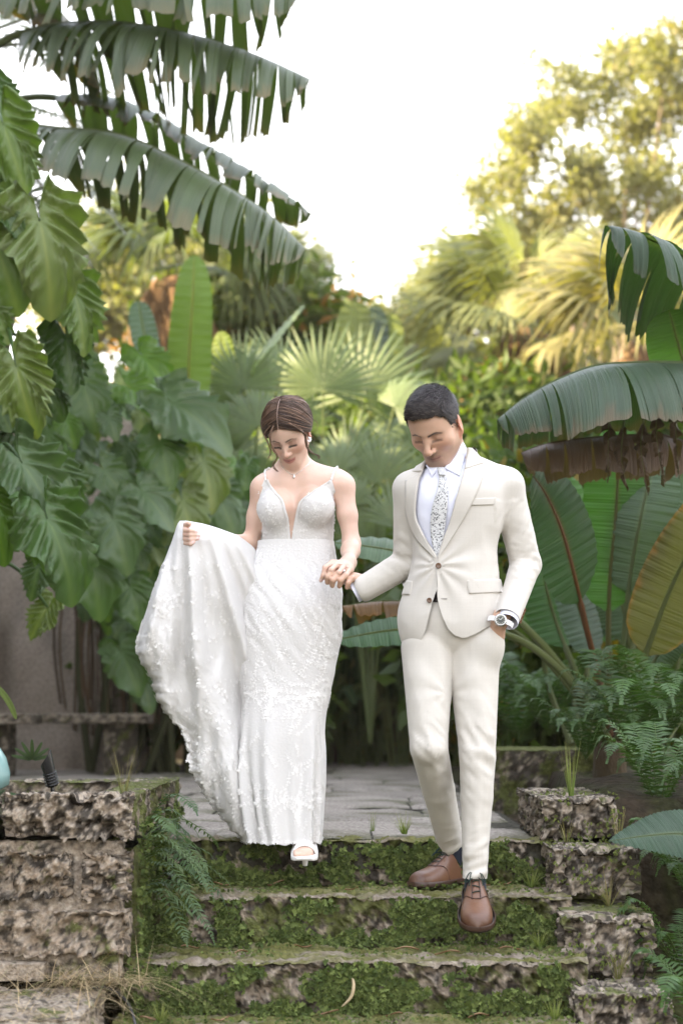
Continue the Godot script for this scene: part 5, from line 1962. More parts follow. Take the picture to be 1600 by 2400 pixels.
func build_people() -> void:
	M.skin = vmat(0.48, 0.5)
	M.skin.subsurf_scatter_enabled = true
	M.skin.subsurf_scatter_strength = 0.12
	M.hair = vmat(0.5, 0.4)
	M.satin = vmat(0.62, 0.4, 0.35, Color(1, 1, 1))
	M.satin.heightmap_enabled = true
	M.satin.heightmap_texture = noise_tex(0.035, 3, Color.BLACK, Color.WHITE, 512, FastNoiseLite.TYPE_SIMPLEX, 5)
	M.satin.heightmap_scale = 0.08
	M.satin.uv1_triplanar = true
	M.satin.uv1_scale = Vector3(4, 4, 4)
	M.satin.rim_enabled = true
	M.satin.rim = 0.3
	M.lace = vmat(0.45, 0.55)
	M.shirt = vmat(0.7, 0.4)
	M.suit = vmat(0.85, 0.35)
	M.suit.rim_enabled = true
	M.suit.rim = 0.25
	M.suit.uv1_triplanar = true
	M.suit.uv1_scale = Vector3(5, 5, 5)
	M.suit.albedo_texture = weave_tex()
	M.horn = vmat(0.25, 0.5)
	M.leather = vmat(0.42, 0.5)
	M.leather.heightmap_enabled = true
	M.leather.heightmap_texture = noise_tex(0.06, 4, Color.BLACK, Color.WHITE, 256, FastNoiseLite.TYPE_SIMPLEX, 6)
	M.leather.heightmap_scale = 0.05
	M.leather.uv1_triplanar = true
	M.leather.uv1_scale = Vector3(6, 6, 6)
	M.silver = vmat(0.18, 0.5); M.silver.metallic = 0.9
	M.silver_soft = vmat(0.25, 0.6)
	M.dial = vmat(0.3, 0.5)
	M.tie = StandardMaterial3D.new()
	M.tie.roughness = 0.7
	M.tie.albedo_texture = tie_tex()
	M.tie.cull_mode = BaseMaterial3D.CULL_DISABLED
	var t0 := Time.get_ticks_msec()
	build_bride()
	print("bride ", Time.get_ticks_msec() - t0)
	t0 = Time.get_ticks_msec()
	build_groom()
	print("groom ", Time.get_ticks_msec() - t0)

# slubbed linen-wool weave
func weave_tex() -> ImageTexture:
	var im := Image.create(512, 512, false, Image.FORMAT_RGB8)
	var r2 := RandomNumberGenerator.new()
	r2.seed = 2
	var ra := []
	var ca := []
	for k in 512:
		ra.append(r2.randf_range(-0.035, 0.035)); ca.append(r2.randf_range(-0.035, 0.035))
	for y in 512:
		for x in 512:
			var g: float = 0.95 + ra[y] * (0.6 + 0.4 * sin(x * 0.05 + y)) + ca[x] * (0.6 + 0.4 * sin(y * 0.04 + x)) + r2.randf_range(-0.02, 0.02)
			im.set_pixel(x, y, Color(g, g, g * 0.995))
	return ImageTexture.create_from_image(im)

# small dark flowers and leaves on off-white
func tie_tex() -> ImageTexture:
	var w := 128
	var h := 1024
	var im := Image.create(w, h, false, Image.FORMAT_RGB8)
	im.fill(Color(0.83, 0.83, 0.83))
	var r2 := RandomNumberGenerator.new()
	r2.seed = 12
	var sx := 2.3      # the strip is narrower than long
	for k in 900:
		var x := r2.randf_range(0, w)
		var y := r2.randf_range(0, h)
		var a := r2.randf_range(0, TAU)
		var l := r2.randf_range(5, 12)
		var c := Color(0.45, 0.46, 0.49).lerp(Color(0.62, 0.62, 0.65), r2.randf())
		for j in 12:
			var u := j / 11.0 * l
			var px_ := int(x + cos(a + u * 0.12) * u)
			var py_ := int(y + sin(a + u * 0.12) * u)
			im.fill_rect(Rect2i(px_, py_, 2, 1), c)
	for k in 300:
		var x := r2.randf_range(0, w)
		var y := r2.randf_range(0, h)
		var r := r2.randf_range(4.0, 9.0)
		var c := Color(0.06, 0.065, 0.10).lerp(Color(0.20, 0.21, 0.25), r2.randf() * 0.7)
		for dy in range(-11, 12):
			for dx in range(-11, 12):
				var q := Vector2(dx, dy)
				var rr := r * (0.75 + 0.25 * cos(q.angle() * 5.0 + k))
				if q.length() < rr and (q.length() > r * 0.32 or k % 2):
					var xx := int(x + dx)
					var yy := int(y + dy)
					if xx >= 0 and xx < w and yy >= 0 and yy < h:
						im.set_pixel(xx, yy, c)
	return ImageTexture.create_from_image(im)

# ---------- leaf makers

func stripes_tex() -> ImageTexture:
	var im := Image.create(512, 8, false, Image.FORMAT_RGB8)
	var r2 := RandomNumberGenerator.new()
	r2.seed = 3
	var g := 0.5
	for x in 512:
		g = clampf(lerpf(g, r2.randf(), 0.6), 0, 1)
		for y in 8:
			im.set_pixel(x, y, Color(g, g, g))
	return ImageTexture.create_from_image(im)

const PADDLE := [[0.0, 0.12], [0.05, 0.55], [0.14, 0.88], [0.32, 1.0], [0.60, 0.97], [0.80, 0.80], [0.92, 0.52], [0.98, 0.22], [1.0, 0.03]]

# a paddle-shaped leaf (banana, bird of paradise) on a rib given by points; o: tear, strips, droop, fold, col, rib_col, edge, up
func paddle(rib: Array, t0: float, halfw: float, o: Dictionary) -> MB:
	var mb := MB.new()
	var r2 := RandomNumberGenerator.new()
	r2.seed = o.get("seed", 1)
	var n := 64
	var R := catmull(rib, n)
	var col: Color = o.get("col", Color(0.050, 0.105, 0.030))
	var rcol: Color = o.get("rib_col", col.lerp(Color(0.25, 0.30, 0.10), 0.5))
	var edge: Color = o.get("edge", col)
	var tear: float = o.get("tear", 0.0)
	var droop: float = o.get("droop", 0.25)
	var fold: float = o.get("fold", 0.25)
	var upv: Vector3 = o.get("up", Vector3.UP)
	var hang: float = o.get("hang", 0.0)
	var thick: float = o.get("rib_r", 0.012)
	var rad := PackedFloat32Array()
	for k in n:
		var t := k / (n - 1.0)
		rad.append(thick * (1.0 if t < t0 else lerpf(0.75, 0.12, (t - t0) / (1.0 - t0))) * (1.25 if t < 0.06 else 1.0))
	mb.tube(R, rad, rcol, 6)
	var point := func(t: float) -> Vector3:
		var f := clampf(t, 0, 1) * (n - 1)
		var i := mini(int(f), n - 2)
		return R[i].lerp(R[i + 1], f - i)
	for sg: float in [-1.0, 1.0]:
		if o.get("one_side", 0.0) == -sg:
			continue
		var cuts := [0.0]
		var ns: int = o.get("strips", 1)
		for k in range(1, ns):
			cuts.append(clampf((k + r2.randf_range(-0.75, 0.75)) / ns, 0.005, 0.995))
		cuts.append(1.0)
		cuts.sort()
		for s in cuts.size() - 1:
			var ta: float = cuts[s]
			var tb: float = cuts[s + 1]
			var nu := maxi(3, int((tb - ta) * 64) + 2)
			var nv := 9
			var torn := tear * r2.randf_range(0.15, 1.0)
			var dr := droop + torn * r2.randf_range(-0.15, 0.35)
			var short := 1.0 - torn * pow(r2.randf(), 1.5) * 0.5
			var sway := r2.randf_range(-0.5, 0.5) * torn
			var tw := r2.randf_range(-0.7, 0.7) * torn
			var first := mb.v.size()
			var tone := r2.randf_range(0.88, 1.12)
			var tm := (ta + tb) * 0.5
			for a in nu:
				var u := a / (nu - 1.0)
				var tq := lerpf(ta, tb, u)
				var w: float = halfw * curve(PADDLE, lerpf(tq, tm, torn * 0.5)) * short * lerpf(1.0, pow(maxf(1.0 - tq, 0.0), 0.6), o.get("tip", 0.0)) * (1.0 + tear * 0.13 * fn.get_noise_2d(tq * 70.0, sg * 11.0))
				var t := t0 + (1.0 - t0) * tq
				var p: Vector3 = point.call(t)
				var tg: Vector3 = (point.call(t + 0.02) - point.call(t - 0.02)).normalized()
				var side := tg.cross(upv).normalized() * sg
				var nn := side.cross(tg) * sg
				if nn.dot(upv) < 0: nn = -nn
				var q := p
				for b in nv:
					var v := b / (nv - 1.0)
					var ang := fold - dr * 1.5 * v - 0.1 * sin(v * 3.0)
					var dir := side * cos(ang) + nn * sin(ang)
					dir = dir.lerp(Vector3.DOWN, clampf(hang * (0.35 + 0.65 * v) * (1.0 + torn * 0.3), 0, 1)).normalized()
					# torn strips part from their neighbours and twist
					var centre := (0.5 - u) * (tb - ta) * (1.0 - t0)
					var sh := tg * (centre * torn * 0.55 * v * R[0].distance_to(R[n - 1]) * 0.9 + sway * v * v * w * 0.5)
					var tws := nn * ((u - 0.5) * tw * v * (tb - ta) * 1.2)
					var c := col.lerp(rcol, sstep(0.10, 0.0, v) * 0.6) * tone
					c = c * (0.94 + 0.12 * (fn.get_noise_2d(t * 90.0, v * 1.2 + sg) * 0.5 + 0.5)) * (0.85 + 0.30 * (fn.get_noise_2d(t * 260.0, v * 0.6 + sg * 7.0) * 0.5 + 0.5))
					var brown: float = sstep(0.86, 1.0, v + 0.15 * fn.get_noise_2d(t * 20.0, sg * 3.0)) * o.get("brown", 0.0)
					c = c.lerp(edge, brown)
					mb.vert(q + sh + tws + nn * 0.004 * sin(t * 190.0) * v, c, Vector2(t * 2.0 + 0.13 * sg, v))
					q += dir * (w / (nv - 1.0))
			mb.grid(first, nu, nv, false, sg < 0)
	return mb

# a heart-shaped philodendron leaf in its own plane: base at 0, tip towards +y, face +z, length about 1
func heart_leaf(seed_: int, wave: float, fine: bool) -> ArrayMesh:
	var mb := MB.new()
	var na := 72 if fine else 44
	var nr := 12 if fine else 7
	var r2 := RandomNumberGenerator.new()
	r2.seed = seed_
	var ph := r2.randf_range(0, 6)
	var K := r2.randf_range(6.0, 7.5)
	mb.vert(Vector3(0, 0, -0.02), Color(0.6, 0.6, 0.6))
	for a in na + 1:
		var fi := lerpf(-PI + 0.16, PI - 0.16, float(a) / na)
		var af := absf(fi)
		var r := curve([[0.0, 0.80], [0.25, 0.70], [0.7, 0.52], [1.3, 0.44], [1.9, 0.42], [2.4, 0.44], [2.75, 0.38], [2.98, 0.16]], af)
		var mx := sin(af) * r
		var my := cos(af) * r
		var pz := (my + 0.3 - mx * 0.75) * K
		r *= 1.0 + 0.095 * cos(pz * TAU) * sstep(0.12, 0.4, af) + 0.03 * sin(fi * 3.0 + ph)
		for b in nr:
			var q := pow((b + 1.0) / nr, 0.85)
			var x := sin(fi) * r * q
			var y := cos(fi) * r * q
			var ax := absf(x)
			var vein := (y + 0.3 - ax * 0.75) * K
			var vv := cos(vein * TAU)
			var z := -0.10 * ax * ax * 2.0 - 0.26 * y * absf(y) + 0.10 * ax + wave * (vv * 0.024 * sstep(0.02, 0.16, ax) * (0.5 + q) + 0.06 * sin(fi * 5.0 + ph) * q * q * q)
			var light := sstep(0.86, 1.0, -vv) * sstep(0.0, 0.06, ax) * 0.20 + sstep(0.022, 0.006, ax) * sstep(-0.02, 0.02, y) * 0.5
			var g := 1.0 + 0.10 * fn.get_noise_3d(x * 6.0, y * 6.0, seed_) + 0.55 * light
			mb.vert(Vector3(x, y, z), Color(g * (1.0 + light * 0.30), g, g) * 0.55)
	for a in na:
		mb.tri(0, 1 + a * nr, 1 + (a + 1) * nr)
		for b in nr - 1:
			var i0 := 1 + a * nr + b
			mb.quad(i0, i0 + 1, i0 + nr + 1, i0 + nr)
	return mb.mesh()

func leaf_basis(y: Vector3, face: Vector3, size: float) -> Basis:
	y = y.normalized()
	var z := (face - y * face.dot(y)).normalized()
	return Basis(y.cross(z) * size, y * size, z * size)

# a fan palm leaf in its own plane: hub at 0, middle blade towards +y
func fan_leaf(n: int, spread: float, droop: float, seed_: int) -> ArrayMesh:
	var mb := MB.new()
	var r2 := RandomNumberGenerator.new()
	r2.seed = seed_
	for k in n:
		var a := lerpf(-spread, spread, k / (n - 1.0)) + r2.randf_range(-0.02, 0.02)
		var l := (0.82 + 0.18 * cos(a * 0.8)) * r2.randf_range(0.92, 1.04)
		var first := mb.v.size()
		var w0 := spread / n * 0.95
		var g := r2.randf_range(0.72, 1.0)
		var kink := r2.randf_range(0.5, 1.5) * droop
		for j in 7:
			var t := j / 6.0
			var d := Vector3(sin(a), cos(a), 0)
			var s := Vector3(cos(a), -sin(a), 0)
			var w := w0 * t * l if t < 0.5 else w0 * 0.5 * l * (1.0 - (t - 0.5) * 1.9)
			var z := -0.10 * t - kink * pow(maxf(0.0, t - 0.45), 2.0) * 1.6
			var c := d * l * t * (1.0 - kink * 0.15 * t) + Vector3(0, 0, z)
			for e: float in [-1.0, 0.0, 1.0]:
				mb.vert(c + s * w * e + Vector3(0, 0, -absf(e) * w * 0.5), Color(g, g, g * 0.9))
		mb.grid(first, 7, 3, false, true)
	return mb.mesh()

# a feathery frond along a rib; leaflets on both sides
func frond(rib: Array, len_: float, n: int, col: Color, droop: float, wid: float, seed_: int, fwd := 0.5, rib_r := 0.004) -> MB:
	var mb := MB.new()
	var r2 := RandomNumberGenerator.new()
	r2.seed = seed_
	var R := catmull(rib, 40)
	var rad := PackedFloat32Array()
	for k in 40:
		rad.append(rib_r * (1.0 - 0.8 * k / 39.0))
	mb.tube(R, rad, col * Color(1.3, 1.1, 0.8), 5)
	for k in n:
		var t := 0.10 + 0.90 * k / (n - 1.0)
		var f := t * 38.0
		var i := int(f)
		var p := R[i].lerp(R[i + 1], f - i)
		var tg := (R[mini(i + 2, 39)] - R[maxi(i - 1, 0)]).normalized()
		var l := len_ * sin(clampf(t * 1.05 + 0.05, 0, 1) * PI * 0.93 + 0.12) * r2.randf_range(0.85, 1.1)
		for g: float in [-1.0, 1.0]:
			var side := tg.cross(Vector3.UP)
			if side.length() < 0.1: side = tg.cross(Vector3.BACK)
			side = side.normalized() * g
			var d := (side + tg * fwd + Vector3(0, 0.1, 0) + Vector3(r2.randf_range(-1, 1), r2.randf_range(-1, 1), r2.randf_range(-1, 1)) * 0.12).normalized()
			var c := col * r2.randf_range(0.8, 1.2)
			var w := d.cross(side.cross(tg)).normalized() * wid
			var p1 := p + d * l * 0.5 - Vector3.UP * droop * l * 0.10
			var p2 := p + d * l * 0.95 - Vector3.UP * droop * l * 0.45
			var a0 := mb.vert(p - w * 0.5, c)
			var a1 := mb.vert(p + w * 0.5, c)
			var b0 := mb.vert(p1 - w, c)
			var b1 := mb.vert(p1 + w, c)
			var e := mb.vert(p2, c)
			mb.quad(a0, a1, b1, b0)
			mb.tri(b0, b1, e)
	return mb

# a twig with a handful of leaves, about 1 across
func twig(seed_: int, n: int, l: float, w: float) -> ArrayMesh:
	var mb := MB.new()
	var r2 := RandomNumberGenerator.new()
	r2.seed = seed_
	for k in n:
		var p := Vector3(r2.randfn(), r2.randfn(), r2.randfn()) * 0.22
		var d := (p * 1.5 + Vector3(r2.randf_range(-1, 1), r2.randf_range(-0.9, 0.5), r2.randf_range(-1, 1))).normalized()
		var s := d.cross(Vector3(r2.randf_range(-1, 1), r2.randf_range(-1, 1), r2.randf_range(-1, 1))).normalized()
		var nn := d.cross(s)
		var g := r2.randf_range(0.6, 1.0)
		var c := Color(g, g, g)
		var a := mb.vert(p, c)
		var b := mb.vert(p + d * l * 0.45 + s * w + nn * w * 0.3, c)
		var e := mb.vert(p + d * l - nn * w * 0.4, c)
		var f := mb.vert(p + d * l * 0.45 - s * w + nn * w * 0.3, c)
		mb.tri(a, b, e); mb.tri(e, f, a)
	return mb.mesh()

# scatter twigs through the shells of blobs [[centre, radius], ...]
func foliage(called: String, blobs: Array, n: int, size: float, mesh: Mesh, cols: Array, parent: Node3D, mat: Material, r2: RandomNumberGenerator, squash := 0.8) -> void:
	var xfs := []
	var cc := []
	var total := 0.0
	for b in blobs:
		total += b[1] * b[1]
	for b in blobs:
		var m := int(n * b[1] * b[1] / total)
		var tone := r2.randf()
		for k in m:
			var d := Vector3(r2.randfn(), r2.randfn(), r2.randfn()).normalized()
			var r: float = b[1] * pow(r2.randf(), 0.45) * (1.0 + 0.35 * fn.get_noise_3dv(d * 1.7 + b[0]))
			var p: Vector3 = b[0] + d * r * Vector3(1, squash, 1) - parent.position
			var s := size * r2.randf_range(0.7, 1.35)
			xfs.append(Transform3D(Basis(Vector3(r2.randf_range(-1, 1), r2.randf_range(-1, 1), r2.randf_range(-1, 1)).normalized(), r2.randf_range(0, TAU)).scaled(Vector3.ONE * s), p))
			var c: Color = cols[0].lerp(cols[1], clampf(0.5 * tone + 0.5 * r2.randf(), 0, 1))
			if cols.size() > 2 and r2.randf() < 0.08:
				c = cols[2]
			cc.append(c)
	multi(called, mesh, mat, xfs, cc, parent).set_meta("kind", "stuff")

func trunk(parent: Node3D, pts: Array, r0: float, r1: float, col: Color, called := "trunk", n := 16) -> void:
	var mb := MB.new()
	var R := catmull(pts, n)
	var rad := PackedFloat32Array()
	for k in n:
		rad.append(lerpf(r0, r1, k / (n - 1.0)))
	mb.tube(R, rad, col, 9, true, col * 1.15)
	part(called, mb, M.bark, parent)


func build_garden() -> void:
	M.paddle = vmat(0.42, 0.5, 0.62, Color(0.80, 1.0, 0.25))
	M.paddle.heightmap_enabled = true
	M.paddle.heightmap_texture = stripes_tex()
	M.paddle.heightmap_scale = 0.45
	M.paddle.texture_repeat = true
	var r2 := RandomNumberGenerator.new()
	r2.seed = 77
	# shared leaf meshes and tints
	var fine := []
	var coarse := []
	for k in 5:
		fine.append(heart_leaf(k + 1, 1.5, true))
		coarse.append(heart_leaf(k + 11, 1.1, false))
	var tint := func(c: Color, key: String) -> StandardMaterial3D:
		if not M.has(key):
			var m: StandardMaterial3D = M.leaf.duplicate()
			m.albedo_color = (c * 1.9).linear_to_srgb()
			M[key] = m
		return M[key]
	var greens := [Color(0.058, 0.112, 0.027), Color(0.110, 0.172, 0.042), Color(0.070, 0.120, 0.045), Color(0.130, 0.178, 0.048), Color(0.038, 0.075, 0.020), Color(0.082, 0.168, 0.018)]
	# ---- philodendron climbing beside the terrace: big wavy leaves, [base x, y, tip x, y, distance, tint, face x, face y]
	var ph := thing("philodendron", "climbing philodendron with big wavy glossy leaves beside the planter", "plant", Vector3(-1.75, -0.05, -1.3))
	var near := [
		[8, 285, 72, 478, 7.7, 1, -0.1, 0.5], [92, 505, 152, 778, 7.6, 3, 0.35, 0.45], [-22, 520, 66, 765, 7.65, 1, 0.1, 0.4], [172, 672, 222, 842, 7.8, 1, 0.5, 0.35],
		[38, 842, 88, 1045, 7.5, 3, -0.15, 0.45], [52, 1062, 190, 1262, 7.5, 2, 0.1, 0.85], [110, 1190, 226, 1425, 7.35, 0, 0.75, 0.2], [78, 1165, 128, 1372, 7.6, 5, -0.35, 0.05],
		[-18, 1150, 28, 1335, 7.5, 5, 0.3, 0.1], [110, 1395, 48, 1485, 8.2, 3, 0.0, 0.6], [150, 775, 172, 935, 7.9, 4, 0.3, 0.1], [-5, 480, 78, 545, 7.55, 0, 0.2, 0.8],
		[55, 600, 122, 700, 7.9, 4, 0.0, 0.5], [-30, 700, 40, 800, 7.7, 1, 0.2, 0.4], [100, 880, 165, 980, 8.1, 4, 0.4, 0.2], [-20, 900, 40, 1010, 7.9, 2, 0.3, 0.3],
		[40, 1010, 100, 1110, 8.0, 4, 0.1, 0.5], [-30, 380, 20, 520, 7.8, 0, 0.3, 0.3], [140, 1080, 205, 1190, 7.9, 2, 0.2, 0.7], [-15, 1060, 25, 1170, 7.7, 0, 0.2, 0.6],
		[-10, 210, 40, 330, 8.0, 2, 0.1, 0.5], [120, 600, 165, 690, 8.1, 0, 0.3, 0.4], [90, 1300, 60, 1400, 8.0, 2, 0.0, 0.5], [-40, 780, 5, 900, 7.6, 5, 0.4, 0.2]]
	var stems := MB.new()
	var core := catmull([at(-60, 1700, 8.0), at(-50, 1300, 8.0), at(-10, 900, 8.05), at(30, 600, 8.0), at(-20, 300, 8.1)], 24)
	var cr := PackedFloat32Array()
	for k in 24: cr.append(0.035)
	stems.tube(core, cr, Color(0.10, 0.10, 0.05), 8)
	for k in near.size():
		var q: Array = near[k]
		var b := at(q[0], q[1], q[4])
		var tip := at(q[2], q[3], q[4] - 0.03)
		var y := tip - b
		var size := y.length() / 0.80 * 0.78
		var face := Vector3(q[6], q[7], 1.0)
		inst("leaf", fine[k % 5], tint.call(greens[q[5]], "near_%d" % q[5]), ph, Transform3D(leaf_basis(y, face, size) * Basis().scaled(Vector3(0.86, 1, 1.25)), b - ph.position))
		var best := core[0]
		for c in core:
			if (c - Vector3(0, 0.15, 0)).distance_to(b) < (best - Vector3(0, 0.15, 0)).distance_to(b): best = c
		stems.tube(catmull([best, best.lerp(b, 0.55) + Vector3(0, 0.08, 0.05), b + Vector3(0, 0, -0.01)], 10), PackedFloat32Array([0.011, 0.0105, 0.01, 0.0095, 0.009, 0.0085, 0.008, 0.0075, 0.007, 0.006]), Color(0.06, 0.12, 0.03), 6)
	part("stem", stems, M.leaf, ph)
	# ---- the bank of philodendron behind, over the garden wall
	var bank := thing("philodendron", "broad philodendron bank of heart-shaped leaves behind the bride spilling over the wall", "plant", Vector3(-2.2, -0.05, -4.6))
	var set_ := [[400, 925, 555, 1022, 9.6, 2, 0.0, 0.9], [262, 1195, 300, 1322, 9.4, 2, 0.1, 0.4], [370, 1020, 395, 1130, 9.6, 0, 0.2, 0.5], [330, 1130, 408, 1212, 9.5, 2, 0.1, 0.9],
		[300, 890, 390, 940, 9.9, 5, -0.2, 0.9], [190, 880, 230, 990, 9.7, 2, 0.1, 0.6], [250, 960, 270, 1010, 9.6, 2, 0.0, 0.7], [330, 820, 400, 900, 10.3, 5, 0.4, 0.2],
		[470, 1060, 500, 1180, 9.9, 3, 0.5, 0.2], [500, 1130, 545, 1230, 10.0, 2, 0.3, 0.5], [210, 1290, 240, 1430, 9.5, 0, 0.3, 0.2], [300, 1350, 330, 1450, 9.8, 0, 0.2, 0.3],
		[330, 1560, 350, 1640, 10.5, 2, 0.2, 0.4], [280, 1500, 330, 1600, 10.3, 0, 0.3, 0.3], [240, 1080, 300, 1150, 9.6, 2, -0.2, 0.7], [420, 1150, 455, 1260, 9.8, 3, 0.3, 0.3]]
	for k in 284:
		var x := r2.randf_range(110, 580)
		var top := curve([[110, 860], [200, 800], [300, 850], [400, 910], [480, 980], [580, 1040]], x)
		var bot := curve([[110, 1330], [200, 1400], [300, 1440], [400, 1500], [580, 1620]], x)
		var y := lerpf(top, bot, pow(r2.randf(), 0.9))
		var d := 9.9 + 2.3 * pow(r2.randf(), 0.7)
		var l := r2.randf_range(42, 80)
		var an := r2.randf_range(-0.7, 0.7)
		set_.append([x, y, x + sin(an) * l, y + cos(an) * l * 0.9, d, [0, 2, 2, 4, 0, 3, 5][k % 7], r2.randf_range(-0.3, 0.6), r2.randf_range(0.15, 0.95)])
	for k in set_.size():
		var q: Array = set_[k]
		var b := at(q[0], q[1], q[4])
		var y := at(q[2], q[3], q[4] - 0.05) - b
		inst("leaf", coarse[k % 5], tint.call(greens[q[5]], "near_%d" % q[5]), bank, Transform3D(leaf_basis(y, Vector3(q[6], q[7], 1.0), y.length() / 0.80 * 0.95) * Basis().scaled(Vector3(0.95, 1, 1.1)), b - bank.position))
	var rt := MB.new()
	for k in 46:
		var x := r2.randf_range(140, 440)
		var d := r2.randf_range(12.3, 12.8)
		var p0 := at(x + r2.randf_range(-15, 15), r2.randf_range(1150, 1380), d)
		var p1 := at(x, r2.randf_range(1600, 1700), d)
		var m := p0.lerp(p1, 0.5) + Vector3(r2.randf_range(-0.06, 0.06), 0, r2.randf_range(-0.05, 0.05))
		var r := r2.randf_range(0.004, 0.014)
		var rr := PackedFloat32Array()
		for j in 8: rr.append(r)
		rt.tube(catmull([p0, m, p1], 8), rr, Color(0.13, 0.085, 0.05).lerp(Color(0.06, 0.045, 0.03), r2.randf()), 5)
	part("aerial_root", rt, M.bark, bank).set_meta("kind", "stuff")
	var bk := MB.new()
	for k in 30:
		var p0 := Vector3(r2.randf_range(-1.8, -0.7), -0.05, r2.randf_range(-6.6, -6.2))
		var p1 := p0 + Vector3(r2.randf_range(-0.15, 0.15), r2.randf_range(0.9, 1.7), r2.randf_range(-0.1, 0.3))
		bk.tube(catmull([p0, p0.lerp(p1, 0.5) + Vector3(r2.randf_range(-0.2, 0.2), 0.1, 0), p1], 8), PackedFloat32Array([0.03, 0.028, 0.026, 0.024, 0.022, 0.02, 0.018, 0.015]), Color(0.055, 0.06, 0.03), 6)
	part("stem", bk, M.bark, bank).set_meta("kind", "stuff")
	build_banana(r2)
	build_right_plants(r2)
	build_middle(r2)
	build_far(r2)

func leaf_part(t: Node3D, rib: Array, t0: float, hw: float, o: Dictionary, called := "leaf") -> void:
	var pts := []
	for q in rib:
		pts.append(at(q[0], q[1], q[2]))
	part(called, paddle(pts, t0, hw, o), M.paddle, t)

# tall banana whose torn leaves hang in from the upper left
func build_banana(r2: RandomNumberGenerator) -> void:
	var t := thing("banana_plant", "tall banana plant with long tattered leaves arching over from behind the philodendron", "plant", Vector3(-2.75, -0.05, -3.3))
	trunk(t, [Vector3(-2.75, -0.1, -3.3), Vector3(-2.7, 1.5, -3.3), Vector3(-2.45, 2.9, -3.25), at(-60, 180, 9.4)], 0.16, 0.09, Color(0.13, 0.11, 0.06), "stem")
	var c := Color(0.065, 0.090, 0.036)
	leaf_part(t, [[-60, 190, 9.4], [0, 100, 9.3], [110, 62, 9.2], [230, 52, 9.1], [350, 62, 9.0], [480, 92, 9.0], [600, 132, 9.0], [712, 182, 9.0]], 0.22, 0.62, {"tear": 0.9, "strips": 42, "hang": 0.72, "droop": 0.3, "fold": 0.1, "seed": 4, "col": c, "edge": Color(0.22, 0.14, 0.05), "brown": 0.5, "rib_r": 0.022})
	leaf_part(t, [[-60, 330, 9.3], [40, 292, 9.2], [150, 298, 9.1], [280, 312, 9.0], [420, 372, 8.95], [560, 452, 8.9], [640, 512, 8.9], [700, 570, 8.9]], 0.20, 0.60, {"tear": 0.6, "strips": 36, "hang": 0.68, "droop": 0.3, "fold": 0.15, "seed": 9, "col": c, "edge": Color(0.20, 0.14, 0.06), "brown": 0.5, "rib_r": 0.022})
	leaf_part(t, [[-60, 260, 9.7], [60, 225, 9.7], [160, 228, 9.7], [300, 250, 9.7], [420, 312, 9.7], [520, 372, 9.7], [620, 432, 9.7], [716, 492, 9.7]], 0.24, 0.46, {"tear": 0.8, "strips": 24, "hang": 0.45, "droop": 0.35, "fold": 0.35, "seed": 14, "col": c * 0.95, "edge": Color(0.20, 0.13, 0.05), "brown": 0.6, "rib_r": 0.02})
	leaf_part(t, [[-80, 40, 9.2], [60, -62, 9.1], [220, -92, 9.0], [400, -78, 8.9], [560, -50, 8.9], [690, -20, 8.9]], 0.12, 0.58, {"tear": 0.95, "strips": 22, "hang": 0.75, "droop": 0.3, "fold": 0.1, "seed": 24, "col": c, "edge": Color(0.20, 0.14, 0.05), "brown": 0.4, "rib_r": 0.022})
	leaf_part(t, [[-80, 120, 9.6], [-20, 10, 9.6], [40, -30, 9.5], [130, 20, 9.4], [200, 110, 9.4], [230, 210, 9.4]], 0.2, 0.30, {"tear": 0.8, "strips": 12, "hang": 0.6, "droop": 0.3, "fold": 0.1, "seed": 31, "col": Color(0.10, 0.085, 0.03), "edge": Color(0.25, 0.13, 0.03), "brown": 0.7, "rib_r": 0.018})
	# feather palm behind it
	var p := thing("feather_palm", "slender feather palm with drooping fronds behind the banana plant", "palm", Vector3(-3.3, -0.05, -5.2))
	trunk(p, [Vector3(-3.3, -0.1, -5.2), Vector3(-3.2, 2.0, -5.2), Vector3(-3.0, 4.6, -5.2)], 0.10, 0.07, Color(0.15, 0.12, 0.08))
	var top := Vector3(-3.0, 4.6, -5.2)
	var ends := [[[70, 300, 10.6], [190, 405, 10.5], [292, 540, 10.4]], [[20, 230, 10.8], [120, 260, 10.6], [260, 300, 10.5]], [[60, 100, 11], [170, 150, 10.8], [280, 230, 10.7]], [[30, 360, 10.8], [110, 450, 10.6], [170, 560, 10.5]], [[10, 60, 11], [90, 40, 10.8], [190, 60, 10.7]], [[40, 420, 11.2], [150, 520, 11.0], [230, 640, 11.0]]]
	for k in ends.size():
		var ctl := [top]
		for q: Array in ends[k]:
			ctl.append(at(q[0], q[1], q[2]))
		part("frond", frond(ctl, 0.42, 60, Color(0.070, 0.090, 0.030), 0.9, 0.009, k + 3, 0.5, 0.016), M.leaf, p)

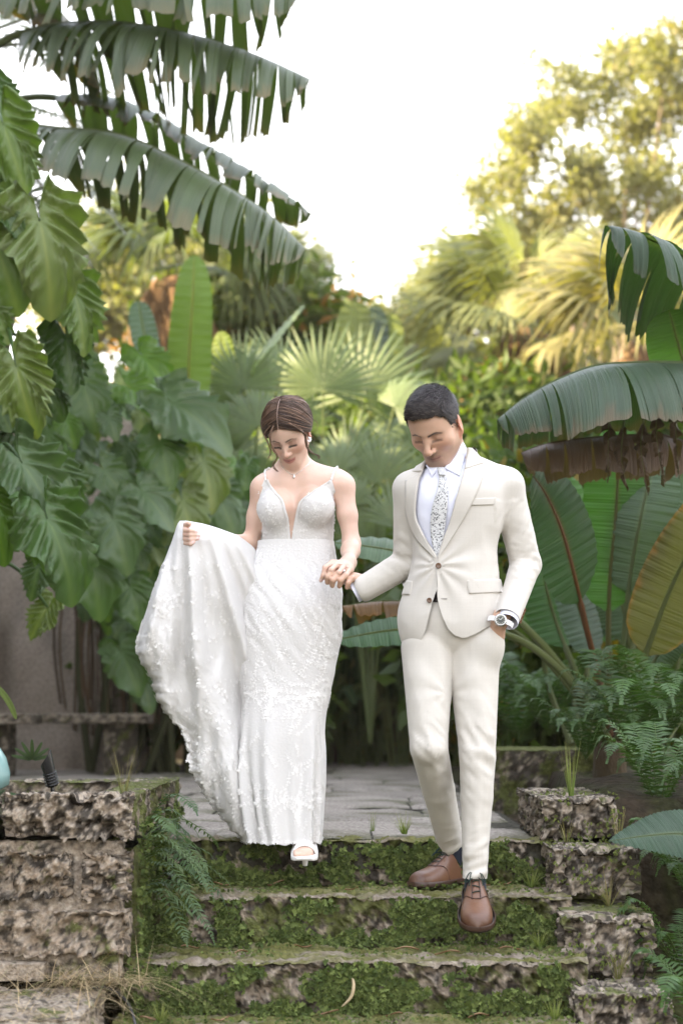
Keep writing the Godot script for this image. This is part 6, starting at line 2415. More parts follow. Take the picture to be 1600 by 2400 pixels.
func build_right_plants(r2: RandomNumberGenerator) -> void:
	# ---- bird of paradise clump behind the groom
	var t := thing("bird_of_paradise", "bird of paradise clump with broad upright leaves growing behind the stepped wall", "plant", at(1400, 1712, 7.9))
	var base := at(1400, 1712, 7.9)
	trunk(t, [base + Vector3(0, -0.25, 0), base + Vector3(0.0, 0.02, 0), base + Vector3(0.01, 0.16, 0)], 0.085, 0.05, Color(0.06, 0.042, 0.026), "stump")
	var dk := Color(0.030, 0.075, 0.020)
	var br := Color(0.055, 0.155, 0.020)
	var gy := Color(0.065, 0.110, 0.050)
	var yl := Color(0.115, 0.110, 0.016)
	var st := Color(0.13, 0.16, 0.035)
	leaf_part(t, [[1400, 1690, 7.85], [1375, 1560, 7.75], [1345, 1440, 7.6], [1320, 1330, 7.45], [1290, 1220, 7.35], [1255, 1140, 7.28], [1222, 1092, 7.2]], 0.42, 0.160, {"col": dk, "rib_col": Color(0.20, 0.085, 0.03), "up": Vector3(0.3, 0.4, 1), "fold": 0.12, "droop": 0.12, "seed": 2, "rib_r": 0.014})
	leaf_part(t, [[1405, 1690, 7.9], [1398, 1560, 7.9], [1396, 1450, 7.85], [1400, 1330, 7.8], [1412, 1200, 7.75], [1420, 1060, 7.7], [1425, 980, 7.7]], 0.40, 0.150, {"col": br, "rib_col": Color(0.14, 0.13, 0.03), "up": Vector3(0.1, 0.2, 1), "fold": 0.05, "droop": 0.06, "seed": 3, "rib_r": 0.013})
	leaf_part(t, [[1412, 1690, 7.9], [1425, 1540, 7.85], [1436, 1420, 7.8], [1448, 1310, 7.75], [1470, 1190, 7.7], [1492, 1090, 7.75], [1505, 1040, 7.8]], 0.42, 0.150, {"col": gy, "rib_col": Color(0.16, 0.20, 0.08), "up": Vector3(-0.3, 0.5, 1), "fold": 0.10, "droop": 0.16, "seed": 5, "rib_r": 0.013})
	leaf_part(t, [[1420, 1700, 7.8], [1452, 1590, 7.75], [1490, 1480, 7.7], [1540, 1350, 7.65], [1600, 1230, 7.6], [1660, 1120, 7.6]], 0.36, 0.150, {"col": yl, "rib_col": st, "up": Vector3(-0.5, -0.2, 1), "fold": 0.1, "droop": 0.1, "seed": 6, "brown": 0.7, "edge": Color(0.30, 0.13, 0.01), "rib_r": 0.016})
	leaf_part(t, [[1392, 1700, 7.8], [1330, 1590, 7.75], [1262, 1500, 7.7], [1205, 1440, 7.7], [1120, 1360, 7.75], [1010, 1292, 7.8], [890, 1262, 7.8], [768, 1246, 7.8]], 0.50, 0.10, {"col": gy, "rib_col": st, "up": Vector3(0.0, 0.8, 0.8), "fold": 0.1, "droop": 0.25, "seed": 7, "rib_r": 0.016})
	leaf_part(t, [[1396, 1700, 7.75], [1340, 1610, 7.65], [1280, 1535, 7.6], [1210, 1480, 7.6], [1120, 1446, 7.6], [1000, 1440, 7.6], [880, 1450, 7.6], [770, 1470, 7.6]], 0.50, 0.085, {"col": dk, "rib_col": st, "up": Vector3(0.0, 0.7, 0.9), "fold": 0.1, "droop": 0.2, "seed": 8, "rib_r": 0.016})
	leaf_part(t, [[1398, 1700, 7.95], [1385, 1590, 7.95], [1360, 1500, 7.95], [1335, 1420, 7.95], [1310, 1340, 7.95], [1290, 1270, 8.0]], 0.38, 0.12, {"col": Color(0.055, 0.095, 0.055), "rib_col": st, "up": Vector3(0.5, 0.5, 0.8), "fold": 0.1, "droop": 0.2, "seed": 10, "rib_r": 0.012})
	leaf_part(t, [[1395, 1700, 8.0], [1330, 1560, 8.1], [1280, 1440, 8.2], [1250, 1330, 8.2], [1240, 1200, 8.2]], 0.40, 0.13, {"col": br * 0.7, "rib_col": st, "up": Vector3(0.2, 0.2, 1), "fold": 0.1, "droop": 0.1, "seed": 12, "rib_r": 0.013})
	leaf_part(t, [[1425, 1700, 7.9], [1470, 1590, 7.9], [1500, 1520, 7.9], [1540, 1470, 7.9], [1600, 1430, 7.9]], 0.45, 0.10, {"col": gy, "rib_col": st, "up": Vector3(0, 1, 0.5), "fold": 0.1, "droop": 0.3, "seed": 13, "rib_r": 0.012})
	leaf_part(t, [[1410, 1700, 8.1], [1450, 1500, 8.2], [1500, 1330, 8.3], [1540, 1180, 8.3], [1570, 1060, 8.3]], 0.40, 0.15, {"col": gy, "rib_col": st, "up": Vector3(-0.4, 0.6, 0.8), "fold": 0.1, "droop": 0.2, "seed": 15, "rib_r": 0.013})
	leaf_part(t, [[1410, 1700, 8.2], [1460, 1600, 8.3], [1510, 1480, 8.4], [1550, 1380, 8.4], [1580, 1300, 8.4]], 0.40, 0.10, {"col": Color(0.07, 0.14, 0.02), "rib_col": st, "up": Vector3(-0.4, 0.2, 1), "fold": 0.1, "droop": 0.2, "seed": 16, "rib_r": 0.012})
	leaf_part(t, [[1394, 1700, 7.9], [1290, 1560, 7.9], [1180, 1450, 7.9], [1040, 1395, 7.9], [900, 1380, 7.9], [782, 1392, 7.9]], 0.55, 0.10, {"tear": 0.5, "strips": 5, "hang": 0.8, "droop": 0.3, "col": Color(0.16, 0.085, 0.03), "rib_col": st, "seed": 19, "edge": Color(0.28, 0.13, 0.02), "brown": 0.5, "rib_r": 0.012}, "dry_leaf")
	for k in 12:
		var x := lerpf(1235.0, 1600.0, k / 11.0) + r2.randf_range(-15, 15)
		var d := r2.randf_range(8.3, 9.3)
		var top := r2.randf_range(1080, 1330)
		var lean := r2.randf_range(-50, 50)
		leaf_part(t, [[lerpf(1400, x, 0.6), 1710, d - 0.2], [x - lean * 0.3, 1560, d], [x, 1440, d], [x + lean * 0.4, lerpf(1440, top, 0.5), d], [x + lean, top, d]], 0.42, r2.randf_range(0.08, 0.13), {"col": [dk, br, gy, br * 0.8][k % 4], "rib_col": st, "up": Vector3(r2.randf_range(-0.5, 0.5), 0.3, 1), "fold": 0.1, "droop": 0.14, "seed": 200 + k, "rib_r": 0.012})
	# ---- banana on the right: torn leaves reaching in from outside
	var b := thing("banana_plant", "banana plant at the side with one long drooping leaf fringed by dry brown strips", "plant", Vector3(1.75, -0.4, -0.9))
	trunk(b, [Vector3(1.75, -0.5, -0.9), Vector3(1.72, 0.6, -0.9), at(1690, 900, 7.1)], 0.13, 0.08, Color(0.14, 0.12, 0.06), "stem")
	var bd := Color(0.040, 0.070, 0.034)
	leaf_part(b, [[1690, 900, 7.1], [1620, 842, 7.05], [1540, 834, 7.0], [1450, 834, 6.95], [1360, 842, 6.9], [1270, 876, 6.88], [1200, 916, 6.86], [1142, 963, 6.85]], 0.06, 0.38, {"tear": 0.42, "strips": 9, "hang": 0.80, "droop": 0.25, "fold": 0.2, "seed": 44, "col": bd, "edge": Color(0.14, 0.09, 0.045), "brown": 0.7, "rib_r": 0.016})
	leaf_part(b, [[1690, 700, 7.1], [1620, 622, 7.05], [1550, 578, 7.0], [1480, 544, 6.95], [1430, 526, 6.92], [1388, 518, 6.9]], 0.05, 0.44, {"tear": 0.95, "strips": 8, "hang": 0.74, "droop": 0.3, "fold": 0.25, "seed": 51, "col": bd * 1.15, "edge": Color(0.12, 0.10, 0.05), "brown": 0.3, "rib_r": 0.012})
	leaf_part(b, [[1600, 1000, 7.25], [1585, 900, 7.25], [1565, 820, 7.2], [1548, 760, 7.2], [1535, 712, 7.2]], 0.25, 0.13, {"col": Color(0.085, 0.20, 0.022), "rib_col": Color(0.20, 0.24, 0.06), "up": Vector3(-0.1, 0.2, 1), "fold": 0.05, "droop": 0.05, "seed": 17, "rib_r": 0.010})
	leaf_part(b, [[1690, 900, 7.3], [1600, 1010, 7.2], [1520, 1000, 7.15], [1430, 1000, 7.1], [1330, 1008, 7.1], [1250, 1020, 7.1], [1195, 1040, 7.1]], 0.15, 0.21, {"tear": 0.6, "strips": 6, "hang": 0.9, "droop": 0.2, "fold": 0.0, "seed": 61, "col": Color(0.115, 0.068, 0.040), "rib_col": Color(0.13, 0.08, 0.05), "edge": Color(0.16, 0.10, 0.06), "brown": 0.6, "rib_r": 0.010}, "dry_leaf")
	for q: Array in [[1430, 1050, 1440, 1130], [1475, 1040, 1490, 1140], [1510, 1000, 1525, 1120], [1400, 1000, 1395, 1110], [1555, 1000, 1560, 1100]]:
		leaf_part(b, [[q[0] + 10, 880, 6.98], [q[0], q[1] - 60, 6.96], [q[0] - 4, q[1], 6.95], [q[2], q[3], 6.96]], 0.3, 0.040, {"tear": 0.9, "strips": 5, "hang": 0.4, "droop": 0.9, "fold": 0.6, "tip": 1.0, "up": Vector3(0, 0, 1), "seed": q[0], "col": Color(0.095, 0.060, 0.036), "rib_r": 0.004}, "dry_leaf")
	# ---- low leaf lying over the stepped wall
	var lo := thing("young_banana", "young banana with a broad low leaf reaching over the stepped wall", "plant", Vector3(1.42, -0.6, 0.35))
	trunk(lo, [Vector3(1.42, -0.75, 0.35), Vector3(1.40, -0.4, 0.38), Vector3(1.30, -0.05, 0.40)], 0.05, 0.025, Color(0.10, 0.14, 0.04), "stem")
	leaf_part(lo, [[1720, 1990, 5.8], [1640, 1930, 5.78], [1560, 1915, 5.72], [1480, 1920, 5.66], [1395, 1932, 5.6]], 0.1, 0.16, {"col": Color(0.034, 0.072, 0.034), "up": Vector3(0, 0.75, 0.7), "fold": 0.05, "droop": 0.12, "tip": 1.0, "seed": 71, "rib_r": 0.006})
	leaf_part(lo, [[1720, 1990, 5.9], [1690, 1850, 6.0], [1640, 1700, 6.1], [1600, 1640, 6.2]], 0.2, 0.10, {"col": Color(0.06, 0.13, 0.03), "up": Vector3(-0.3, 0.5, 0.9), "fold": 0.05, "droop": 0.12, "seed": 72, "rib_r": 0.006})
	# ---- ferns
	var fern_spots := [
		[at(1470, 1760, 7.2), 0.50, 26, "wiry fern at the foot of the bird of paradise"], [at(1530, 1700, 7.4), 0.45, 20, "upright fern between the bird of paradise and the young banana"],
		[at(1345, 1745, 7.4), 0.35, 18, "low fern against the top block of the stepped wall"], [Vector3(1.12, -0.62, 0.75), 0.38, 16, "green fern beside the lowest wall block"], [Vector3(1.08, -0.42, 0.45), 0.34, 14, "green fern beside the second lowest wall block"],
		[Vector3(1.25, -0.30, 0.05), 0.42, 16, "fern growing under the broad low leaf"], [at(1190, 1700, 9.2), 0.5, 22, "soft fern growing on the mossy kerb"], [Vector3(1.16, 0.06, -0.42), 0.36, 18, "arching fern beside the outer edge of the top wall block"], [Vector3(1.38, 0.0, -0.10), 0.40, 18, "arching fern between the top wall block and the young banana"], [Vector3(1.14, -0.18, 0.22), 0.30, 14, "small fern against the outer side of the second wall block"], [at(1260, 1690, 8.9), 0.45, 18, "soft fern between the mossy kerb and the bird of paradise"]]
	for fs: Array in fern_spots:
		fern(fs[0], fs[1], fs[2], fs[3], Color(0.060, 0.115, 0.032), r2)

func fern(o: Vector3, size: float, n: int, label: String, col: Color, r2: RandomNumberGenerator, bias := Vector3(0, 0.6, 0.25)) -> void:
	var t := thing("fern", label, "fern", o)
	for k in n:
		var a := TAU * k / n + r2.randf_range(-0.3, 0.3)
		var l := size * r2.randf_range(0.6, 1.1)
		var d := (Vector3(cos(a), r2.randf_range(0.3, 1.0), sin(a)) + bias).normalized()
		var e := o + d * l
		var m := o + d * l * 0.55 + Vector3(0, l * 0.16, 0)
		part("frond", frond([o, m, e, e + Vector3(d.x, -0.9, d.z) * l * 0.22], l * 0.20, 30, col * r2.randf_range(0.8, 1.2), 0.5, l * 0.012, k + int(o.x * 50), 0.35, 0.002), M.leaf, t)

func build_middle(r2: RandomNumberGenerator) -> void:
	# ---- upright paddle leaves behind the bride
	var t := thing("travellers_palm", "plant with one tall pale upright paddle leaf behind the philodendron bank", "plant", at(440, 1700, 12.2))
	var st := Color(0.20, 0.24, 0.06)
	leaf_part(t, [[440, 1700, 12.2], [428, 1200, 12.2], [428, 1010, 12.2], [432, 900, 12.2], [436, 790, 12.15], [443, 680, 12.1], [446, 585, 12.1]], 0.36, 0.155, {"col": Color(0.13, 0.20, 0.035), "rib_col": Color(0.30, 0.30, 0.06), "up": Vector3(-0.15, 0.1, 1), "fold": 0.08, "droop": 0.05, "seed": 81, "rib_r": 0.012})
	leaf_part(t, [[430, 1700, 12.5], [390, 1300, 12.5], [370, 1000, 12.5], [350, 850, 12.5], [330, 760, 12.5], [318, 690, 12.5]], 0.62, 0.10, {"col": Color(0.085, 0.13, 0.085), "rib_col": st, "up": Vector3(0.3, 0.2, 1), "fold": 0.1, "droop": 0.1, "seed": 82, "rib_r": 0.012})
	leaf_part(t, [[450, 1700, 12.7], [480, 1300, 12.7], [520, 1000, 12.7], [560, 870, 12.7], [630, 780, 12.6], [700, 700, 12.5]], 0.58, 0.085, {"col": Color(0.14, 0.20, 0.05), "rib_col": st, "up": Vector3(0.3, 0.8, 0.4), "fold": 0.2, "droop": 0.2, "seed": 83, "rib_r": 0.012})
	leaf_part(t, [[455, 1700, 12.9], [480, 1200, 12.9], [500, 950, 12.9], [512, 850, 12.9], [508, 760, 12.9]], 0.6, 0.09, {"col": Color(0.17, 0.22, 0.03), "rib_col": st, "up": Vector3(-0.3, 0.2, 1), "fold": 0.1, "droop": 0.1, "seed": 84, "rib_r": 0.012})
	leaf_part(t, [[445, 1700, 12.9], [470, 1200, 12.9], [520, 960, 12.9], [570, 850, 12.9], [600, 800, 12.9]], 0.6, 0.10, {"col": Color(0.06, 0.10, 0.06), "rib_col": st, "up": Vector3(-0.3, 0.6, 0.8), "fold": 0.1, "droop": 0.2, "seed": 85, "rib_r": 0.012})
	# ---- fan palmettos between and behind the couple
	var fans := [fan_leaf(30, 2.0, 0.5, 1), fan_leaf(26, 1.8, 0.9, 2), fan_leaf(28, 2.2, 0.3, 3)]
	var fmat := func(c: Color, key: String) -> StandardMaterial3D:
		if not M.has(key):
			var m: StandardMaterial3D = M.leaf.duplicate()
			m.albedo_color = (c * 1.3).linear_to_srgb()
			m.roughness = 0.5
			M[key] = m
		return M[key]
	var palmettos := [
		["fan palmetto with stiff grey-green fans rising between the couple", at(745, 1640, 13.4), [[742, 895, 760, 0.0, 0.15, 0.48], [905, 935, 880, 0.9, 0.7, 0.42], [835, 905, 800, 0.45, 0.2, 0.5], [640, 870, 760, -0.6, 0.3, 0.40], [880, 1010, 980, 1.2, 0.6, 0.38], [800, 1060, 1000, 0.5, 0.8, 0.36], [690, 985, 900, -0.3, 0.5, 0.36]], 0],
		["low fan palmetto behind the groom's near shoulder with drooping fans", at(850, 1690, 12.6), [[870, 1110, 1050, 0.5, 0.5, 0.36], [800, 1160, 1100, -0.3, 0.5, 0.34], [905, 1200, 1150, 0.8, 0.5, 0.33], [835, 1230, 1150, 0.1, 0.7, 0.33], [770, 1090, 1050, -0.7, 0.4, 0.34]], 0],
		["leaning fan palmetto behind the bride's bare shoulder", at(560, 1690, 13.0), [[560, 890, 800, -0.3, 0.4, 0.38], [590, 980, 900, -0.6, 0.5, 0.38], [540, 1050, 980, -0.8, 0.5, 0.36], [600, 1110, 1040, 0.3, 0.5, 0.36], [520, 960, 900, -0.9, 0.3, 0.36]], 1]]
	for pm: Array in palmettos:
		var p := thing("fan_palmetto", pm[0], "palm", pm[1])
		var sm := MB.new()
		for k in pm[2].size():
			var q: Array = pm[2][k]
			var d: float = CAM.z - pm[1].z + r2.randf_range(-0.4, 0.4)
			var o := at(q[0], q[1], d)
			var up := Vector3(sin(q[3]), cos(q[3]), 0.1)
			var face := Vector3(r2.randf_range(-0.3, 0.3), q[4], 1.0)
			inst("fan", fans[k % 3], fmat.call([Color(0.105, 0.140, 0.062), Color(0.085, 0.120, 0.052)][pm[3]], "fan_%d" % pm[3]), p, Transform3D(leaf_basis(up, face, q[5] * 1.25), o - p.position))
			sm.tube(catmull([pm[1] + Vector3(0, -0.05, 0), pm[1].lerp(o, 0.5) + Vector3(0, 0.1, -0.1), o], 10), PackedFloat32Array([0.014, 0.013, 0.012, 0.011, 0.01, 0.009, 0.009, 0.008, 0.008, 0.007]), Color(0.12, 0.15, 0.05), 5)
		part("leaf_stalk", sm, M.leaf, p)
	# ---- strap-leaved undergrowth at the end of the terrace
	for k in 9:
		var x: float = [600, 700, 770, 830, 880, 930, 1010, 1120, 1190][k]
		var o := at(x, 1745 - r2.randf_range(0, 12), 0.0 + 14.2 + r2.randf_range(-0.5, 0.8))
		o.y = -0.04
		var u := thing("ginger_clump", ["slender green stalks behind the bride's hip at the terrace end", "green stalks behind the bride's skirt edge at the terrace end", "arching green stalks close beside the skirt at the terrace end", "yellowing green stalks midway between bride and groom at the terrace end", "upright green stalks between bride and groom beside the yellowing ones", "green stalks close behind the groom's bent leg at the terrace end", "green stalks hidden behind the groom's legs at the terrace end", "green stalks beside the mossy kerb at the terrace end", "green stalks rising directly behind the mossy kerb"][k], "plant", o, "stalks at the far end of the terrace")
		for j in 22:
			var a := r2.randf_range(0, TAU)
			var h := r2.randf_range(0.5, 1.3)
			var ln := r2.randf_range(0.1, 0.5)
			var p0 := o + Vector3(cos(a), 0, sin(a)) * 0.12
			var p2 := p0 + Vector3(cos(a) * ln, h, sin(a) * ln)
			var col := Color(0.035, 0.070, 0.018).lerp(Color(0.12, 0.11, 0.02), pow(r2.randf(), 2.5))
			part("leaf", paddle([p0, p0.lerp(p2, 0.5) + Vector3(0, 0.08, 0), p2, p2 + Vector3(cos(a) * 0.15, -0.12, sin(a) * 0.15)], 0.3, r2.randf_range(0.025, 0.05), {"col": col, "up": Vector3(-cos(a) * 0.5, 0.6, 0.7), "fold": 0.3, "droop": 0.2, "seed": j, "rib_r": 0.006}), M.paddle, u)
	# ---- shrubs that close the view behind the couple
	var tw := twig(3, 34, 0.30, 0.075)
	var tw2 := twig(5, 34, 0.34, 0.055)
	var shrubs := [
		[620, 1250, 14.8, 0.95, 0], [760, 1320, 15.2, 0.9, 0], [900, 1300, 15.0, 0.9, 0], [1010, 1250, 14.6, 0.9, 0], [1130, 1330, 14.0, 0.9, 0], [1230, 1400, 12.0, 0.7, 0], [540, 1380, 13.8, 0.7, 0], [430, 1480, 13.6, 0.8, 0], [330, 1400, 14.4, 0.9, 0], [500, 1560, 13.2, 0.6, 0], [700, 1600, 15.8, 0.7, 0], [810, 1610, 16.0, 0.7, 0], [920, 1600, 15.8, 0.7, 0],
		[880, 1060, 16.5, 0.85, 1], [1010, 1040, 17.0, 0.9, 1], [1120, 1000, 16.0, 0.8, 1], [760, 1010, 17.5, 0.8, 0], [640, 1020, 17.0, 0.8, 2], [1010, 1130, 15.5, 0.6, 2], [520, 820, 18.5, 1.2, 1], [1250, 1200, 12.5, 0.8, 0], [1420, 1250, 11.5, 0.9, 0], [1540, 1150, 11.5, 0.9, 2], [1500, 1500, 10.5, 0.7, 0], [1390, 1560, 10.0, 0.5, 0]]
	var sh_labels := ["dense green shrub ", "green shrub with orange sunlight tinted on scattered leaves ", "loose green shrub "]
	var sh_where := ["behind the bride's hip", "behind the clasped hands", "between the bride's arm and the groom's sleeve", "directly behind the groom's jacket", "behind the groom's pocketed hand", "behind the long stalks beside the groom", "behind the gathered train", "behind the end of the bench", "behind the garden wall's end", "low behind the train's lace edge", "low behind the skirt at the terrace end", "low at the terrace end between the couple", "low at the terrace end beside the groom's leg", "below the fan palmetto between the couple", "behind the groom's head", "beside the drooping banana leaf's tip", "behind the bride's head", "behind the bride's shoulder", "low behind the groom's collar", "under the tall shaggy-skirted palm", "behind the groom's bent elbow", "behind the dark upright paddle leaf", "behind the dry brown banana strips", "behind the yellowing paddle leaf", "at the foot of the paddle-leaf clump"]
	var sh_cols := [[Color(0.06, 0.11, 0.025), Color(0.12, 0.17, 0.03), Color(0.25, 0.18, 0.03)], [Color(0.06, 0.11, 0.025), Color(0.12, 0.17, 0.03), Color(0.34, 0.17, 0.04)], [Color(0.06, 0.11, 0.025), Color(0.12, 0.17, 0.03), Color(0.25, 0.18, 0.03)]]  # the orange accent colours warm sunlight onto some leaves
	for q: Array in shrubs:
		var c := at(q[0], q[1], q[2])
		var s := thing("shrub", sh_labels[q[4]] + sh_where[shrubs.find(q)], "shrub", Vector3(c.x, -0.05, c.z), ["dense green shrubs", "sunlight-tinted shrubs", "loose green shrubs"][q[4]])
		trunk(s, [Vector3(c.x, -0.1, c.z), Vector3(c.x + 0.05, c.y * 0.5, c.z), c], 0.05, 0.02, Color(0.09, 0.07, 0.05), "stem", 6)
		var blobs := [[c, q[3] * 0.75]]
		for k in 5:
			blobs.append([c + Vector3(r2.randf_range(-1, 1), r2.randf_range(-0.9, 0.5), r2.randf_range(-0.5, 0.5)) * q[3] * 0.75, q[3] * r2.randf_range(0.35, 0.55)])
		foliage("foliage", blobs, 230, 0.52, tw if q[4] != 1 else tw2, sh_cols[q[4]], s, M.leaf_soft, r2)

func skirt_palm(label: String, o: Vector3, h: float, size: float, fans: Array, r2: RandomNumberGenerator, green: Color) -> void:
	var p := thing("fan_palm", label, "palm", o)
	trunk(p, [o + Vector3(0, -0.1, 0), o + Vector3(0.05, h * 0.5, 0), o + Vector3(0, h, 0)], 0.17, 0.14, Color(0.16, 0.12, 0.08))
	var top := o + Vector3(0, h, 0)
	var gm: StandardMaterial3D = M.leaf_soft.duplicate()
	gm.albedo_color = (green * 1.15).linear_to_srgb()
	var bm: StandardMaterial3D = M.dry.duplicate()
	bm.albedo_color = Color(0.17, 0.10, 0.055).linear_to_srgb()
	for k in 26:
		var a := r2.randf_range(0, TAU)
		var el := r2.randf_range(-0.2, 1.3)
		var d := Vector3(cos(a) * cos(el), sin(el), sin(a) * cos(el))
		var c := top + d * size * r2.randf_range(0.5, 0.75)
		inst("fan", fans[k % 3], gm, p, Transform3D(leaf_basis(d + Vector3(0, -0.1, 0), Vector3(-d.x * 0.4, 1.0, 0.6 - d.z * 0.4), size * r2.randf_range(0.5, 0.7)), c - p.position))
	for k in 60:
		var a := r2.randf_range(0, TAU)
		var y := -r2.randf_range(0.1, 1.4) * size
		var d := Vector3(cos(a), -1.5, sin(a)).normalized()
		var c := top + Vector3(cos(a) * 0.28 * size, y + 0.1, sin(a) * 0.28 * size)
		inst("dead_fan", fans[k % 3], bm, p, Transform3D(leaf_basis(d, Vector3(cos(a), 0.5, sin(a)), size * r2.randf_range(0.5, 0.75)) * Basis().scaled(Vector3(0.45, 1, 1.6)), c - p.position))

func tree(label: String, o: Vector3, blobs: Array, n: int, leaf: float, mesh: Mesh, cols: Array, r2: RandomNumberGenerator, group := "") -> void:
	var t := thing("tree", label, "tree", o, group)
	var mid := Vector3.ZERO
	for b in blobs:
		mid += b[0] / blobs.size()
	var fork := o.lerp(mid, 0.45)
	fork.x = lerpf(o.x, mid.x, 0.3)
	trunk(t, [o + Vector3(0, -0.2, 0), o.lerp(fork, 0.5) + Vector3(0.15, 0, 0), fork], 0.26, 0.17, Color(0.13, 0.10, 0.08))
	var lm := MB.new()
	for b in blobs:
		if b[1] < 0.35 or r2.randf() < 0.4: continue
		var R := catmull([fork, fork.lerp(b[0], 0.5) + Vector3(r2.randf_range(-0.3, 0.3), 0.3, r2.randf_range(-0.3, 0.3)), b[0]], 9)
		lm.tube(R, PackedFloat32Array([0.075, 0.065, 0.055, 0.045, 0.038, 0.03, 0.025, 0.02, 0.012]), Color(0.20, 0.16, 0.12), 6)
	part("limb", lm, M.bark, t)
	foliage("crown", blobs, n, leaf, mesh, cols, t, M.leaf_soft, r2)

func build_far(r2: RandomNumberGenerator) -> void:
	var fans := [fan_leaf(22, 2.0, 0.8, 11), fan_leaf(20, 1.8, 1.2, 12), fan_leaf(22, 2.2, 0.6, 13)]
	var g0 := func(x: float, d: float) -> Vector3:
		var p := at(x, 1650, d)
		return Vector3(p.x, -0.06, p.z)
	skirt_palm("fan palm with a shaggy skirt of dead brown fronds behind the upright leaf", g0.call(395, 17.5), 4.75, 1.15, fans, r2, Color(0.10, 0.13, 0.05))
	skirt_palm("tall fan palm with a brown shaggy skirt beneath the tips of the banana leaves", g0.call(590, 20.0), 4.95, 1.05, fans, r2, Color(0.10, 0.12, 0.045))
	skirt_palm("golden fan palm with a wide brown skirt behind the groom", g0.call(1215, 18.0), 4.3, 1.25, fans, r2, Color(0.17, 0.19, 0.08))
	skirt_palm("yellow-green fan palm in front of the tall pale trees behind the groom", g0.call(1090, 19.5), 4.1, 1.1, fans, r2, Color(0.18, 0.20, 0.09))
	# thatched-looking pale palm at the right
	skirt_palm("pale golden fan palm beside the upright bright leaf at the side", g0.call(1490, 16.0), 3.75, 1.2, fans, r2, Color(0.24, 0.22, 0.10))
	var tw := twig(7, 34, 0.17, 0.055)
	var glow_cols := [Color(0.20, 0.21, 0.07), Color(0.34, 0.34, 0.15), Color(0.36, 0.31, 0.14)]  # far foliage colour raised to carry a sunlit glow
	var grn := glow_cols
	var blobs := func(list: Array, d: float) -> Array:
		var o := []
		for q: Array in list:
			o.append([at(q[0], q[1], d + r2.randf_range(-1.5, 1.5)), q[2] * 0.85 / 1568.0 * 1600.0 / FPX * d])
			for k in 3:
				o.append([at(q[0] + r2.randf_range(-1, 1) * q[2], q[1] + r2.randf_range(-1, 1) * q[2] * 0.8, d + r2.randf_range(-1.5, 1.5)), q[2] * r2.randf_range(0.2, 0.45) / 1568.0 * 1600.0 / FPX * d])
		return o
	tree("tall tree with sunlit glow coloured into its airy crown rising behind the right-hand palms", g0.call(1420, 29.0), blobs.call([[1180, 410, 60], [1110, 450, 45], [1230, 330, 65], [1300, 260, 70], [1190, 270, 30], [1380, 205, 60], [1290, 170, 40], [1450, 160, 60], [1530, 140, 60], [1540, 250, 80], [1440, 290, 60], [1350, 400, 70], [1280, 480, 70], [1180, 500, 50], [1400, 480, 60], [1500, 400, 80], [1550, 500, 80], [1460, 570, 70], [1240, 150, 22], [1100, 390, 25], [1330, 560, 50], [1500, 95, 35], [1410, 120, 30], [1565, 75, 45], [1150, 330, 20], [1070, 440, 22]], 29.0), 560, 0.66, tw, glow_cols, r2)
	tree("spreading tree with sunlit glow in its leaf colour low behind the golden palms", g0.call(1260, 32.0), blobs.call([[960, 680, 40], [1010, 640, 40], [1090, 620, 55], [1160, 590, 55], [1240, 600, 55], [1320, 640, 60], [1400, 660, 60], [1060, 720, 60], [1180, 700, 70], [1330, 740, 80], [1450, 720, 70], [930, 740, 40], [1000, 780, 60]], 32.0), 620, 0.78, tw, glow_cols, r2)
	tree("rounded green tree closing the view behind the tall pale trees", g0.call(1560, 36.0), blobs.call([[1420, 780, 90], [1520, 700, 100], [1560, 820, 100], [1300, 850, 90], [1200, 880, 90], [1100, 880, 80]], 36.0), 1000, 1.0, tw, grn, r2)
	tree("hazy green tree behind the shaggy-skirted palms", g0.call(300, 30.0), blobs.call([[160, 640, 70], [230, 580, 60], [300, 560, 60], [380, 530, 55], [450, 560, 60], [520, 590, 60], [590, 620, 55], [640, 680, 55], [560, 720, 70], [440, 700, 80], [320, 700, 80], [200, 740, 80], [690, 740, 40]], 30.0), 700, 0.9, tw, glow_cols, r2)
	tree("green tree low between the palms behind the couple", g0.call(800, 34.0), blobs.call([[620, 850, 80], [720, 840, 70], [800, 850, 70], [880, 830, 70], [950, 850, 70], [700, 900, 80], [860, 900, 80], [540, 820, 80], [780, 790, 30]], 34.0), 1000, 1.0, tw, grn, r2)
	# spiky bird-of-paradise tops between the couple
	var bp := thing("bird_of_paradise", "giant bird of paradise with broad tips showing above the fan palmetto between the couple", "plant", g0.call(830, 17.0))
	for q: Array in [[815, 690, 0.20, 0.0], [775, 760, 0.17, -0.3], [895, 720, 0.16, 0.35], [860, 700, 0.15, 0.2], [905, 800, 0.16, 0.6], [750, 800, 0.14, -0.5], [835, 760, 0.15, 0.1]]:
		leaf_part(bp, [[830 + q[3] * 20, 1700, 17.0], [830 + q[3] * 60, 1200, 17.0], [lerpf(830 + q[3] * 60, q[0], 0.6), 950, 17.0], [lerpf(830, q[0], 0.9), q[1] + 130, 17.0], [q[0], q[1], 17.0]], 0.64, q[2], {"col": [Color(0.055, 0.085, 0.05), Color(0.15, 0.18, 0.03)][int(q[0]) % 2], "up": Vector3(-q[3], 0.3, 1), "fold": 0.1, "droop": 0.1, "seed": int(q[0]), "rib_r": 0.02})
	# unseen trees added on the left: they keep the low sun off the steps
	var big := twig(9, 40, 0.34, 0.13)
